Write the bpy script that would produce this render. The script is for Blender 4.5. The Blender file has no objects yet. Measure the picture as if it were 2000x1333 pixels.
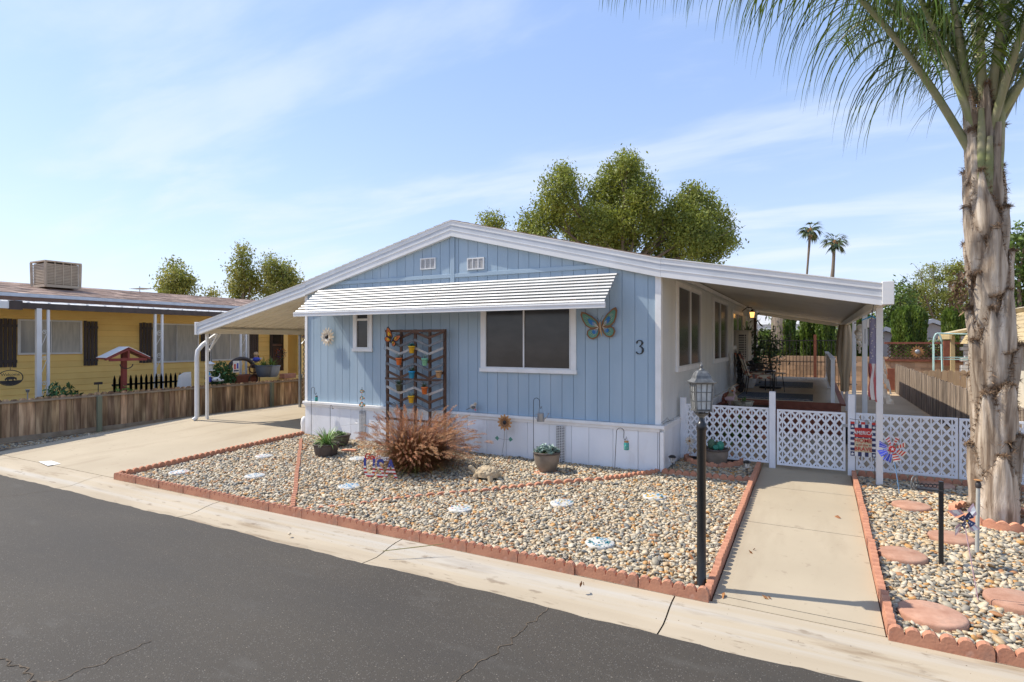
import bpy, bmesh, math, random
import numpy as np
from mathutils import Vector, Matrix
random.seed(7); rng = np.random.default_rng(7)
PI = math.pi; R = math.radians
scene = bpy.context.scene
col = scene.collection
V = Vector

# ---------------- camera, sky, sun, exposure ----------------
TH = 28.15; F = 1112.0; HZ = 667.0; CZ = 2.14
cd = bpy.data.cameras.new('camera'); cam = bpy.data.objects.new('camera', cd); col.objects.link(cam)
cam.location = (0, 0, CZ); cam.rotation_euler = (R(90), 0, R(TH))
cd.sensor_width = 36; cd.lens = 36*F/2000; cd.clip_start = .05; cd.clip_end = 2000
scene.camera = cam
SUN = V((-1, -.22, 1.22)).normalized()
sun_el = math.asin(SUN.z); sun_az = math.atan2(SUN.x, SUN.y)
sl = bpy.data.lights.new('sun', 'SUN'); sl.energy = 4.1; sl.angle = R(.5); sl.color = (1, .93, .82)
so = bpy.data.objects.new('sun', sl); col.objects.link(so)
so.rotation_euler = SUN.to_track_quat('Z', 'Y').to_euler(); so.location = (-20, -5, 30)
world = bpy.data.worlds.new('World'); scene.world = world; world.use_nodes = True
nt = world.node_tree; N = nt.nodes; L = nt.links
bg = N['Background']; bg.inputs[1].default_value = .15
sky = N.new('ShaderNodeTexSky'); sky.sky_type = 'NISHITA'; sky.sun_disc = False
sky.sun_elevation = sun_el; sky.sun_rotation = sun_az; sky.air_density = 1.0; sky.dust_density = .6; sky.ozone_density = 2.0
tint = N.new('ShaderNodeMix'); tint.data_type = 'RGBA'; tint.blend_type = 'MULTIPLY'; tint.inputs[0].default_value = 1
tint.inputs[7].default_value = (1.04, .99, 1.04, 1)
L.new(sky.outputs[0], tint.inputs[6])
tc = N.new('ShaderNodeTexCoord'); sx = N.new('ShaderNodeSeparateXYZ'); L.new(tc.outputs['Generated'], sx.inputs[0])
def wm(op, a, b=None, c=None):
    n = N.new('ShaderNodeMath'); n.operation = op
    for i, q in enumerate((a, b, c)):
        if q is None: continue
        if isinstance(q, (int, float)): n.inputs[i].default_value = q
        else: L.new(q, n.inputs[i])
    return n.outputs[0]
zz = wm('MAXIMUM', wm('ADD', sx.outputs[2], .12), .05)
cx = N.new('ShaderNodeCombineXYZ'); L.new(wm('DIVIDE', sx.outputs[0], zz), cx.inputs[0]); L.new(wm('DIVIDE', sx.outputs[1], zz), cx.inputs[1])
mp = N.new('ShaderNodeMapping'); mp.inputs['Rotation'].default_value = (0, 0, R(-35)); mp.inputs['Scale'].default_value = (.55, 1.5, 1)
mp.inputs['Location'].default_value = (.9, .35, 0)
L.new(cx.outputs[0], mp.inputs[0])
n1 = N.new('ShaderNodeTexNoise'); n1.inputs['Scale'].default_value = 1.35; n1.inputs['Detail'].default_value = 9; n1.inputs['Roughness'].default_value = .55; n1.inputs['Distortion'].default_value = .35
L.new(mp.outputs[0], n1.inputs['Vector'])
cl = N.new('ShaderNodeMapRange'); cl.interpolation_type = 'SMOOTHSTEP'; cl.inputs[1].default_value = .44; cl.inputs[2].default_value = .70; cl.inputs[3].default_value = 0; cl.inputs[4].default_value = .52
L.new(n1.outputs[0], cl.inputs[0])
hzf = wm('MULTIPLY', wm('POWER', wm('SUBTRACT', 1, wm('MINIMUM', wm('MAXIMUM', wm('MULTIPLY', sx.outputs[2], 1.9), 0), 1)), 2.0), .55)
cmx = wm('MINIMUM', wm('ADD', wm('MULTIPLY', cl.outputs[0], .9), hzf), .93)
mx = N.new('ShaderNodeMix'); mx.data_type = 'RGBA'; L.new(cmx, mx.inputs[0]); b0 = N.new('ShaderNodeMix'); b0.data_type = 'RGBA'; b0.inputs[0].default_value = .5; L.new(tint.outputs[2], b0.inputs[6]); b0.inputs[7].default_value = (2.15, 3.1, 5.2, 1); L.new(b0.outputs[2], mx.inputs[6]); mx.inputs[7].default_value = (4.1, 4.5, 5.1, 1)
L.new(mx.outputs[2], bg.inputs[0])
scene.view_settings.view_transform = 'Standard'; scene.view_settings.look = 'None'
scene.view_settings.exposure = .55; scene.view_settings.gamma = 1

# ---------------- photo geometry: a pixel of the 2000x1333 photograph as a ray ----------------
ct, st = math.cos(R(TH)), math.sin(R(TH))
def ray(px, py):
    r = (px-1000)/F
    return V((-st+ct*r, ct+st*r, (HZ-py)/F))
def PY(px, py, Y):
    d = ray(px, py); t = Y/d.y; return V((d.x*t, Y, CZ+d.z*t))
def PXX(px, py, X):
    d = ray(px, py); t = X/d.x; return V((X, d.y*t, CZ+d.z*t))
def PZ(px, py, z):
    d = ray(px, py); t = (z-CZ)/d.z; return V((d.x*t, d.y*t, z))
def gz(x, y):
    if y < 4.85: return 0.0
    a = .037*(min(y, 8.75)-4.85)
    if x < -9.6: a += .02*min(-9.6-x, 4.4)*min((y-4.85)/3.9, 1)
    return a
def PG(px, py):
    z = 0.1
    for i in range(25):
        p = PZ(px, py, z); z = gz(p.x, p.y)
    return V((p.x, p.y, z))
def PD(px, py, D):          # at forward distance D
    d = ray(px, py); return V((d.x*D, d.y*D, CZ+d.z*D))

# ---------------- materials ----------------
def mat(name, c1, c2=None, rough=.6, nscale=6, stretch=(1, 1, 1), bump=0, bscale=80, metal=0, rnd=0, c3=None, coord='Object', bstretch=None, spec=.5, lo=.35, hi=.65, detail=6, trans=0, hue=0, bdist=.01, alpha=None):
    m = bpy.data.materials.new(name); m.use_nodes = True
    t = m.node_tree; n = t.nodes; l = t.links; b = n['Principled BSDF']
    b.inputs['Roughness'].default_value = rough; b.inputs['Metallic'].default_value = metal; b.inputs['Specular IOR Level'].default_value = spec
    if trans: b.inputs['Transmission Weight'].default_value = trans
    if alpha is not None: b.inputs['Alpha'].default_value = alpha
    co = n.new('ShaderNodeTexCoord')
    c2 = c2 or tuple(x*.82 for x in c1)
    mpn = n.new('ShaderNodeMapping'); mpn.inputs['Scale'].default_value = stretch; l.new(co.outputs[coord], mpn.inputs[0])
    no = n.new('ShaderNodeTexNoise'); no.inputs['Scale'].default_value = nscale; no.inputs['Detail'].default_value = detail; l.new(mpn.outputs[0], no.inputs['Vector'])
    rp = n.new('ShaderNodeValToRGB'); e = rp.color_ramp.elements
    e[0].position = lo; e[0].color = (*c1, 1); e[1].position = hi; e[1].color = (*c2, 1)
    if c3: x = e.new(min(hi+.13, .98)); x.color = (*c3, 1)
    l.new(no.outputs[0], rp.inputs[0]); out = rp.outputs[0]
    if rnd:
        at = n.new('ShaderNodeAttribute'); at.attribute_name = 'rnd'
        mr = n.new('ShaderNodeMapRange'); mr.inputs[3].default_value = 1-rnd; mr.inputs[4].default_value = 1+rnd; l.new(at.outputs['Fac'], mr.inputs[0])
        hs = n.new('ShaderNodeHueSaturation'); l.new(mr.outputs[0], hs.inputs['Value']); l.new(out, hs.inputs['Color'])
        if hue:
            m2 = n.new('ShaderNodeMapRange'); m2.inputs[3].default_value = .5-hue; m2.inputs[4].default_value = .5+hue
            ml = n.new('ShaderNodeMath'); ml.operation = 'FRACT'; mm = n.new('ShaderNodeMath'); mm.operation = 'MULTIPLY'; mm.inputs[1].default_value = 7.31
            l.new(at.outputs['Fac'], mm.inputs[0]); l.new(mm.outputs[0], ml.inputs[0]); l.new(ml.outputs[0], m2.inputs[0]); l.new(m2.outputs[0], hs.inputs['Hue'])
        out = hs.outputs[0]
    l.new(out, b.inputs['Base Color'])
    if bump:
        bn = n.new('ShaderNodeTexNoise'); bn.inputs['Scale'].default_value = bscale; bn.inputs['Detail'].default_value = 5
        mb = n.new('ShaderNodeMapping'); mb.inputs['Scale'].default_value = bstretch or stretch; l.new(co.outputs[coord], mb.inputs[0]); l.new(mb.outputs[0], bn.inputs['Vector'])
        bp = n.new('ShaderNodeBump'); bp.inputs['Strength'].default_value = bump; bp.inputs['Distance'].default_value = bdist
        l.new(bn.outputs[0], bp.inputs['Height']); l.new(bp.outputs[0], b.inputs['Normal'])
    return m

def leafy(m, f=.35):
    t = m.node_tree; n = t.nodes; l = t.links; b = n['Principled BSDF']; o = n['Material Output']; src = b.inputs['Base Color'].links[0].from_socket
    tr = n.new('ShaderNodeBsdfTranslucent'); l.new(src, tr.inputs['Color']); x = n.new('ShaderNodeMixShader'); x.inputs[0].default_value = f
    l.new(b.outputs[0], x.inputs[1]); l.new(tr.outputs[0], x.inputs[2]); l.new(x.outputs[0], o.inputs['Surface']); return m

# ---------------- mesh builder ----------------
W = {}
class MB:
    def __init__(s): s.v = []; s.f = []; s.mi = []; s.sm = []; s.r = []
    def add(s, vs, fs, mi=0, smooth=False, r=None):
        o = len(s.v); r = random.random() if r is None else r
        s.v += [tuple(v) for v in vs]; s.r += [r]*len(vs)
        for f in fs: s.f.append(tuple(i+o for i in f)); s.mi.append(mi); s.sm.append(smooth)
        return s
    def boxe(s, x0, x1, y0, y1, z0, z1, mi=0, r=None):
        return s.add([(x0,y0,z0),(x1,y0,z0),(x1,y1,z0),(x0,y1,z0),(x0,y0,z1),(x1,y0,z1),(x1,y1,z1),(x0,y1,z1)],
                     [(0,3,2,1),(4,5,6,7),(0,1,5,4),(1,2,6,5),(2,3,7,6),(3,0,4,7)], mi, r=r)
    def beam(s, p, q, w, h, up=(0,0,1), mi=0, r=None, ext=0):
        p = V(p); q = V(q); d = (q-p).normalized(); p = p-d*ext; q = q+d*ext
        up = V(up); u = d.cross(up)
        if u.length < 1e-4: u = d.cross(V((1,0,0)))
        u.normalize(); n = u.cross(d).normalized(); u = u*w/2; n = n*h/2
        vs = [p-u-n, p+u-n, p+u+n, p-u+n, q-u-n, q+u-n, q+u+n, q-u+n]
        return s.add(vs, [(0,3,2,1),(4,5,6,7),(0,1,5,4),(1,2,6,5),(2,3,7,6),(3,0,4,7)], mi, r=r)
    def tube(s, pts, r, n=8, mi=0, caps=True, rr=None, smooth=True):
        pts = [V(p) for p in pts]; k = len(pts)
        rs = r if isinstance(r, (list, tuple)) else [r]*k
        vs = []; ref = None
        for i, p in enumerate(pts):
            d = (pts[min(i+1,k-1)]-pts[max(i-1,0)]).normalized()
            if ref is None:
                ref = d.cross(V((0,0,1)));
                if ref.length < .05: ref = d.cross(V((1,0,0)))
            ref = (ref-d*ref.dot(d)).normalized(); b = d.cross(ref)
            for j in range(n):
                a = 2*PI*j/n; vs.append(p+(ref*math.cos(a)+b*math.sin(a))*rs[i])
        fs = [(i*n+j, i*n+(j+1)%n, (i+1)*n+(j+1)%n, (i+1)*n+j) for i in range(k-1) for j in range(n)]
        s.add(vs, fs, mi, smooth, rr)
        if caps: s.add(vs[:n], [tuple(range(n))[::-1]], mi, r=rr); s.add(vs[-n:], [tuple(range(n))], mi, r=rr)
        return s
    def lathe(s, prof, c=(0,0,0), n=24, mi=0, smooth=True, axis='z', r=None, flute=0, nf=0):
        c = V(c); vs = []
        for (q, z) in prof:
            for j in range(n):
                a = 2*PI*j/n; rad = q*(1+flute*math.cos(a*nf)) if flute else q
                x, y = rad*math.cos(a), rad*math.sin(a)
                if axis == 'z': p = V((x, y, z))
                elif axis == 'y': p = V((x, z, y))
                else: p = V((z, x, y))
                vs.append(c+p)
        k = len(prof)
        fs = [(i*n+j, i*n+(j+1)%n, (i+1)*n+(j+1)%n, (i+1)*n+j) for i in range(k-1) for j in range(n)]
        return s.add(vs, fs, mi, smooth, r)
    def prism(s, poly, vec, mi=0, r=None):
        n = len(poly); vec = V(vec); a = [V(p) for p in poly]; b = [p+vec for p in a]
        fs = [tuple(range(n))[::-1], tuple(range(n, 2*n))]+[(i, (i+1)%n, n+(i+1)%n, n+i) for i in range(n)]
        return s.add(a+b, fs, mi, r=r)
    def ball(s, c, r, n=10, m=6, mi=0, rr=None):
        c = V(c); r = (r, r, r) if isinstance(r, (int, float)) else r; vs = []
        for i in range(m+1):
            t = PI*i/m
            for j in range(n):
                a = 2*PI*j/n; vs.append(c+V((r[0]*math.sin(t)*math.cos(a), r[1]*math.sin(t)*math.sin(a), r[2]*math.cos(t))))
        fs = [(i*n+j, i*n+(j+1)%n, (i+1)*n+(j+1)%n, (i+1)*n+j) for i in range(m) for j in range(n)]
        return s.add(vs, fs, mi, True, rr)
    def quad(s, a, b, c, d, mi=0, r=None): return s.add([a, b, c, d], [(0,1,2,3)], mi, r=r)
    def text(s, txt, o, ux=(1,0,0), uy=(0,0,1), size=.1, depth=.003, mi=0, align='CENTER', shear=0, sx=1.0, bold=0):
        cu = bpy.data.curves.new('t', 'FONT'); cu.body = txt; cu.size = size; cu.extrude = depth/2; cu.align_x = align; cu.align_y = 'CENTER'; cu.shear = shear; cu.resolution_u = 3; cu.offset = bold
        ob = bpy.data.objects.new('t', cu); col.objects.link(ob)
        dg = bpy.context.evaluated_depsgraph_get(); me = bpy.data.meshes.new_from_object(ob.evaluated_get(dg))
        ux = V(ux).normalized(); uy = V(uy).normalized(); uz = ux.cross(uy); o = V(o)
        s.add([o+ux*v.co.x*sx+uy*v.co.y+uz*v.co.z for v in me.vertices], [tuple(p.vertices) for p in me.polygons], mi)
        bpy.data.objects.remove(ob); bpy.data.curves.remove(cu); bpy.data.meshes.remove(me)
        return s
    def star(s, o, ux, uy, r, depth=.002, mi=0):
        ux = V(ux).normalized(); uy = V(uy).normalized(); o = V(o); nz = ux.cross(uy)
        p = [o+(ux*math.sin(a)+uy*math.cos(a))*(r if k%2 == 0 else r*.42) for k, a in ((k, k*PI/5) for k in range(10))]
        c = o+nz*depth; return s.add([c]+[q+nz*depth*.6 for q in p], [(0, 1+k, 1+(k+1)%10)[::-1] for k in range(10)], mi)
    def build(s, name, mats, parent=None, origin=None, bevel=0, local=False, flip=False):
        me = bpy.data.meshes.new(name)
        vs = np.array(s.v, dtype=float)
        if parent is not None: o = W.get(parent.name, V((0,0,0)))
        elif origin is not None: o = V(origin)
        else: o = V((vs[:,0].mean(), vs[:,1].mean(), vs[:,2].min()))
        if local: o = V((0,0,0))
        vs = vs-np.array(o)
        me.from_pydata([tuple(v) for v in vs], [], s.f)
        mats = mats if isinstance(mats, (list, tuple)) else [mats]
        for m in mats: me.materials.append(m)
        me.polygons.foreach_set('material_index', s.mi); me.polygons.foreach_set('use_smooth', s.sm)
        at = me.attributes.new('rnd', 'FLOAT', 'POINT'); at.data.foreach_set('value', s.r)
        bm = bmesh.new(); bm.from_mesh(me); bmesh.ops.recalc_face_normals(bm, faces=bm.faces); bm.to_mesh(me); bm.free()
        ob = bpy.data.objects.new(name, me); col.objects.link(ob)
        if parent is not None: ob.parent = parent; W[ob.name] = o
        else: ob.location = o; W[ob.name] = o
        if bevel:
            bv = ob.modifiers.new('bevel', 'BEVEL'); bv.width = bevel; bv.segments = 2; bv.limit_method = 'ANGLE'; bv.angle_limit = R(40)
        return ob
def thing(name, label, cat, loc=(0,0,0), group=None):
    o = bpy.data.objects.new(name, None); col.objects.link(o); o.empty_display_size = .1
    o.location = loc; W[o.name] = V(loc); o['label'] = label; o['category'] = cat
    if group: o['group'] = group
    return o
def tag(o, label, cat, group=None, kind=None):
    o['label'] = label; o['category'] = cat
    if group: o['group'] = group
    if kind: o['kind'] = kind
    return o
def struct(mb, name, m, origin=(0,0,0), kind='structure'):
    o = mb.build(name, m, origin=origin); o['kind'] = kind; return o
def copy_tree(o, loc=None, rz=None, label=None, parent=None, scale=None, group=None):
    c = o.copy(); col.objects.link(c)
    if parent: c.parent = parent
    if loc is not None: c.location = loc
    if rz is not None: c.rotation_euler = (0, 0, rz)
    if scale is not None: c.scale = scale if hasattr(scale, '__len__') else (scale,)*3
    if label: c['label'] = label
    if group: c['group'] = group
    for ch in list(o.children): copy_tree(ch, parent=c)
    return c
def inst_mesh(name, P, faces, rn, m, parent=None, smooth=False, origin=None):
    """P: (N,k,3) vertex positions of N equal pieces, faces: their polygons (all the same length)."""
    Nn, k, _ = P.shape; fa = np.array(faces, dtype=np.int64); nf, fl = fa.shape
    idx = (fa[None]+(np.arange(Nn)*k)[:, None, None]).reshape(-1)
    o = W.get(parent.name, V((0,0,0))) if parent is not None else V(origin or (0,0,0))
    co = (P.reshape(-1, 3)-np.array(o)).astype(np.float32)
    me = bpy.data.meshes.new(name); me.vertices.add(Nn*k); me.vertices.foreach_set('co', co.reshape(-1))
    me.loops.add(Nn*nf*fl); me.loops.foreach_set('vertex_index', idx.astype(np.int32))
    me.polygons.add(Nn*nf); me.polygons.foreach_set('loop_start', np.arange(0, Nn*nf*fl, fl, dtype=np.int32))
    me.polygons.foreach_set('use_smooth', np.full(Nn*nf, smooth)); me.materials.append(m)
    me.update(calc_edges=True)
    at = me.attributes.new('rnd', 'FLOAT', 'POINT'); at.data.foreach_set('value', np.repeat(rn, k).astype(np.float32))
    ob = bpy.data.objects.new(name, me); col.objects.link(ob)
    if parent is not None: ob.parent = parent; W[ob.name] = V(o)
    else: ob.location = o; W[ob.name] = V(o)
    return ob
def leaves(centers, lens, wid, dirs=None, spread=1.0):
    """rhombus leaves: centers (n,3); returns (n,4,3)"""
    n = len(centers); d = rng.normal(size=(n, 3))*spread
    if dirs is not None: d = d+dirs
    d /= np.linalg.norm(d, axis=1)[:, None]+1e-9
    q = rng.normal(size=(n, 3)); s = np.cross(d, q); s /= np.linalg.norm(s, axis=1)[:, None]+1e-9
    l = (lens*(.6+.8*rng.random(n)))[:, None]; w = l*wid
    return np.stack([centers-d*l/2, centers+s*w/2, centers+d*l/2, centers-s*w/2], axis=1)
QF = [(0,1,2,3)]

# ---------------- palette ----------------
M = {}
M['blue'] = mat('blue siding paint', (.35,.45,.53), (.315,.415,.495), .55, 3, (1,1,.3), .35, 55, bstretch=(1,1,.16), rnd=.035, bdist=.006)
M['sideblue'] = mat('pale side siding', (.66,.67,.64), (.60,.61,.59), .5, 3, (1,1,.2), .12, 60, bstretch=(1,1,.1))
M['white'] = mat('white trim paint', (.84,.83,.81), (.76,.75,.72), .45, 4, (1,1,1), .05, 60)
M['whitem'] = mat('white enamelled metal', (.76,.755,.74), (.69,.685,.67), .38, 2.5, (1,1,1), rnd=.04)
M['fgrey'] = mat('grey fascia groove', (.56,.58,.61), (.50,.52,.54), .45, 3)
M['skirt'] = mat('white skirting panel', (.80,.81,.82), (.72,.73,.74), .5, 2.2, (1,1,.5), .08, 40, rnd=.04)
M['vent'] = mat('perforated vent metal', (.45,.46,.48), (.18,.18,.20), .5, 90, lo=.45, hi=.55, detail=1)
M['screen'] = mat('dark window screen', (.026,.026,.027), (.055,.054,.053), .16, 1.4, (1,1,2), spec=.5, lo=.42, hi=.75)
M['shingle'] = mat('brown asphalt shingle', (.16,.105,.07), (.25,.18,.13), .9, 9, (1,1,1), .5, 30, rnd=.2)
M['under'] = mat('cream underside of aluminium cover', (.84,.78,.66), (.78,.72,.60), .5, 1.5)
M['yellow'] = mat('yellow lap siding paint', (.98,.68,.22), (.93,.62,.19), .6, 2, (1,1,1), .08, 30, rnd=.06)
M['dbrown'] = mat('dark brown paint', (.05,.036,.03), (.07,.05,.042), .6, 8, (1,1,.2))
M['brown'] = mat('brown paint', (.20,.11,.075), (.25,.14,.10), .6, 5)
M['glass'] = mat('window glass', (.10,.11,.115), (.20,.20,.19), .08, 1.2, spec=.8)
M['curtain'] = mat('pale curtain behind glass', (.46,.44,.39), (.30,.30,.28), .25, 2.2, (3,3,.4), spec=.6)
M['fence'] = mat('weathered brown fence board', (.22,.13,.07), (.44,.29,.165), .85, 2.6, (5,5,.55), .6, 14, rnd=.5, c3=(.66,.46,.28), lo=.38, hi=.58, bstretch=(4,4,.4), hue=.008)
M['fencegrey'] = mat('grey weathered fence board', (.13,.095,.068), (.30,.235,.175), .9, 4, (5,5,.5), .6, 14, rnd=.5, bstretch=(5,5,.4))
M['rail'] = mat('light fence rail', (.34,.27,.19), (.24,.18,.12), .85, 5, (1,1,1), .2, 30)
M['gpost'] = mat('greenish treated post', (.22,.23,.15), (.17,.17,.11), .85, 5, (1,1,.3), .2, 30)
M['terra'] = mat('terracotta coloured concrete', (.60,.28,.165), (.48,.21,.125), .9, 9, (1,1,1), .8, 45, rnd=.30, c3=(.60,.34,.24), bdist=.004)
M['redstone'] = mat('red concrete stepping stone', (.36,.185,.12), (.50,.29,.20), .9, 7, (1,1,1), .5, 90, rnd=.12, bdist=.003)
M['black'] = mat('black painted metal', (.014,.014,.015), (.02,.02,.02), .33, 8)
M['iron'] = mat('dark wrought iron', (.022,.02,.02), (.04,.032,.028), .55, 12)
M['lampgrey'] = mat('aged grey lantern paint', (.20,.20,.19), (.10,.10,.095), .5, 25, metal=.25)
M['frost'] = mat('seeded lantern glass', (.62,.62,.58), (.42,.42,.40), .22, 14, spec=.6, bump=.3, bscale=40)
M['dwood'] = mat('dark stained timber', (.075,.034,.017), (.12,.056,.028), .6, 5, (4,4,.6), .25, 20, rnd=.18)
M['gwood'] = mat('grey painted slat', (.13,.135,.14), (.20,.205,.21), .75, 8, rnd=.15)
M['wwood'] = mat('whitewashed slat', (.50,.47,.42), (.40,.37,.33), .75, 8, rnd=.1)
M['redbrown'] = mat('red brown stained timber', (.19,.055,.028), (.26,.085,.045), .65, 6, (1,1,1), .15, 25)
M['deck'] = mat('tan deck surface', (.56,.46,.33), (.47,.385,.275), .7, 2.5, (1,.3,1), .1, 20)
M['pot'] = mat('fluted taupe pot glaze', (.25,.205,.165), (.18,.145,.11), .4, 7, (1,1,1))
M['dpot'] = mat('dark wooden barrel pot', (.065,.05,.042), (.11,.085,.07), .7, 6, (3,3,.4), .3, 20)
M['leaf'] = mat('fresh green leaf', (.085,.17,.03), (.14,.24,.05), .5, 5, rnd=.3)
M['succ'] = mat('blue grey succulent', (.20,.30,.27), (.30,.38,.33), .6, 9, rnd=.3)
M['soil'] = mat('dark soil', (.04,.028,.02), (.07,.05,.035), .95, 30, bump=.6, bscale=60)
M['lattice'] = mat('white lattice plastic', (.84,.85,.87), (.77,.78,.80), .45, 4, rnd=.03)
M['tanlat'] = mat('tan lattice timber', (.45,.34,.20), (.36,.27,.16), .7, 6)
M['block'] = mat('tan block wall', (.50,.33,.20), (.42,.27,.165), .9, 3, (1,1,1), .5, 20, rnd=.26)
M['ty'] = mat('bright paint', (.75,.75,.75), (.7,.7,.7), .5)
def flat(name, c, rough=.5, **k): return mat(name, c, tuple(x*.9 for x in c), rough, 8, **k)
M['red'] = flat('red paint', (.55,.03,.025)); M['navy'] = flat('navy paint', (.02,.03,.10)); M['usblue'] = flat('flag blue paint', (.04,.06,.42))
M['wht'] = flat('white paint', (.78,.77,.74)); M['orange'] = flat('orange glaze', (.72,.17,.03)); M['ygl'] = flat('yellow glaze', (.75,.45,.02))
M['blueg'] = flat('bright blue glaze', (.02,.32,.58)); M['mint'] = flat('mint glaze', (.22,.55,.36)); M['tan'] = flat('tan clay', (.52,.33,.17)); M['oliv'] = flat('olive clay', (.10,.10,.055))
M['teal'] = flat('teal patina', (.03,.22,.24)); M['bgreen'] = flat('patina green wing', (.10,.28,.20)); M['bblue'] = flat('blue wing enamel', (.012,.15,.40)); M['copper'] = flat('copper brown rim', (.28,.13,.05))
M['cream'] = flat('cream paint', (.62,.52,.32)); M['pink'] = flat('pink paint', (.62,.22,.28)); M['palepink'] = flat('faded pink foil', (.62,.42,.44), .4); M['stone'] = mat('cast stone', (.50,.40,.26), (.38,.29,.18), .9, 12, bump=.5, bscale=50)
M['galv'] = flat('galvanised metal', (.38,.39,.40), .45, metal=.6); M['gpvc'] = flat('grey pipe', (.42,.42,.38), .5)
M['skyblue'] = flat('light blue stick', (.20,.38,.62)); M['greyh'] = flat('grey house wall', (.40,.37,.36)); M['roofgrey'] = flat('grey roof', (.34,.36,.40))
# ================= ground, road, concrete =================
M['ground'] = mat('dry tan dirt', (.47,.35,.22), (.38,.28,.175), .95, .6, (1,1,1), .6, 25, c3=(.42,.31,.20))
M['asphalt'] = mat('sealed asphalt', (.046,.039,.030), (.058,.049,.037), .82, .55, (1,1,1), .9, 110, c3=(.060,.054,.045), bdist=.004)
def speckle(m, scale, thr, c, dens=.5):
    t = m.node_tree; n = t.nodes; l = t.links; b = n['Principled BSDF']; src = b.inputs['Base Color'].links[0].from_socket
    co = n.new('ShaderNodeTexCoord'); vo = n.new('ShaderNodeTexVoronoi'); vo.inputs['Scale'].default_value = scale; l.new(co.outputs['Object'], vo.inputs['Vector'])
    ms = n.new('ShaderNodeMath'); ms.operation = 'LESS_THAN'; ms.inputs[1].default_value = thr; l.new(vo.outputs['Distance'], ms.inputs[0])
    no = n.new('ShaderNodeSeparateColor'); l.new(vo.outputs['Color'], no.inputs[0])
    m2 = n.new('ShaderNodeMath'); m2.operation = 'LESS_THAN'; m2.inputs[1].default_value = dens; l.new(no.outputs[0], m2.inputs[0])
    m3 = n.new('ShaderNodeMath'); m3.operation = 'MULTIPLY'; l.new(ms.outputs[0], m3.inputs[0]); l.new(m2.outputs[0], m3.inputs[1])
    x = n.new('ShaderNodeMix'); x.data_type = 'RGBA'; l.new(m3.outputs[0], x.inputs[0]); l.new(src, x.inputs[6]); x.inputs[7].default_value = (*c, 1)
    l.new(x.outputs[2], b.inputs['Base Color'])
def stains(m, scale, lo, hi, c, stretch=(1,1,1), fac=.6, rot=0):
    t = m.node_tree; n = t.nodes; l = t.links; b = n['Principled BSDF']; src = b.inputs['Base Color'].links[0].from_socket
    co = n.new('ShaderNodeTexCoord'); mpn = n.new('ShaderNodeMapping'); mpn.inputs['Scale'].default_value = stretch; mpn.inputs['Rotation'].default_value = (0,0,rot); l.new(co.outputs['Object'], mpn.inputs[0])
    no = n.new('ShaderNodeTexNoise'); no.inputs['Scale'].default_value = scale; no.inputs['Detail'].default_value = 8; no.inputs['Roughness'].default_value = .6; l.new(mpn.outputs[0], no.inputs['Vector'])
    mr = n.new('ShaderNodeMapRange'); mr.inputs[1].default_value = lo; mr.inputs[2].default_value = hi; mr.inputs[4].default_value = fac; l.new(no.outputs[0], mr.inputs[0])
    x = n.new('ShaderNodeMix'); x.data_type = 'RGBA'; l.new(mr.outputs[0], x.inputs[0]); l.new(src, x.inputs[6]); x.inputs[7].default_value = (*c, 1)
    l.new(x.outputs[2], b.inputs['Base Color'])
speckle(M['asphalt'], 60, .28, (.105,.096,.083), .45); speckle(M['asphalt'], 34, .15, (.21,.18,.14), .14); speckle(M['asphalt'], 50, .25, (.03,.028,.025), .35); speckle(M['asphalt'], 12, .06, (.012,.011,.010), .3)
stains(M['asphalt'], 2.1, .60, .70, (.078,.071,.060), (.6,1.6,1), .55)
stains(M['asphalt'], .35, .45, .70, (.036,.033,.029), (.5,2.2,1), .7)
M['concrete'] = mat('tan concrete', (.43,.36,.255), (.385,.32,.225), .85, .8, (1,1,1), .25, 120, c3=(.37,.30,.21), bdist=.003)
stains(M['concrete'], 1.2, .52, .72, (.30,.235,.16), (1.6,.35,1), .6); stains(M['concrete'], 9, .62, .70, (.26,.20,.14), (1,1,1), .5); speckle(M['concrete'], 30, .07, (.24,.18,.12), .15)
M['pan'] = mat('pale gutter concrete', (.43,.36,.26), (.37,.305,.215), .85, 1.2, (.5,2,1), .25, 120, c3=(.42,.34,.24), bdist=.003)
stains(M['pan'], 2.2, .56, .70, (.23,.165,.10), (.35,2.4,1), .85); stains(M['pan'], .9, .50, .66, (.44,.43,.40), (.12,5,1), .55); speckle(M['pan'], 24, .10, (.12,.08,.05), .2); stains(M['pan'], 7, .60, .68, (.20,.15,.10), (.5,1.5,1), .7)
stains(M['blue'], 1.6, .50, .72, (.46,.52,.56), (1,1,.22), .35); stains(M['skirt'], 2.6, .54, .72, (.50,.48,.44), (1,1,.35), .45); stains(M['redstone'], 8, .55, .7, (.30,.19,.14), fac=.6); stains(M['terra'], 6, .56, .7, (.30,.17,.12), fac=.6); stains(M['white'], 5, .6, .75, (.55,.52,.46), fac=.35)
M['joint'] = mat('dark joint', (.06,.045,.03), (.12,.09,.06), .95, 20, lo=.4, hi=.6)

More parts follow.
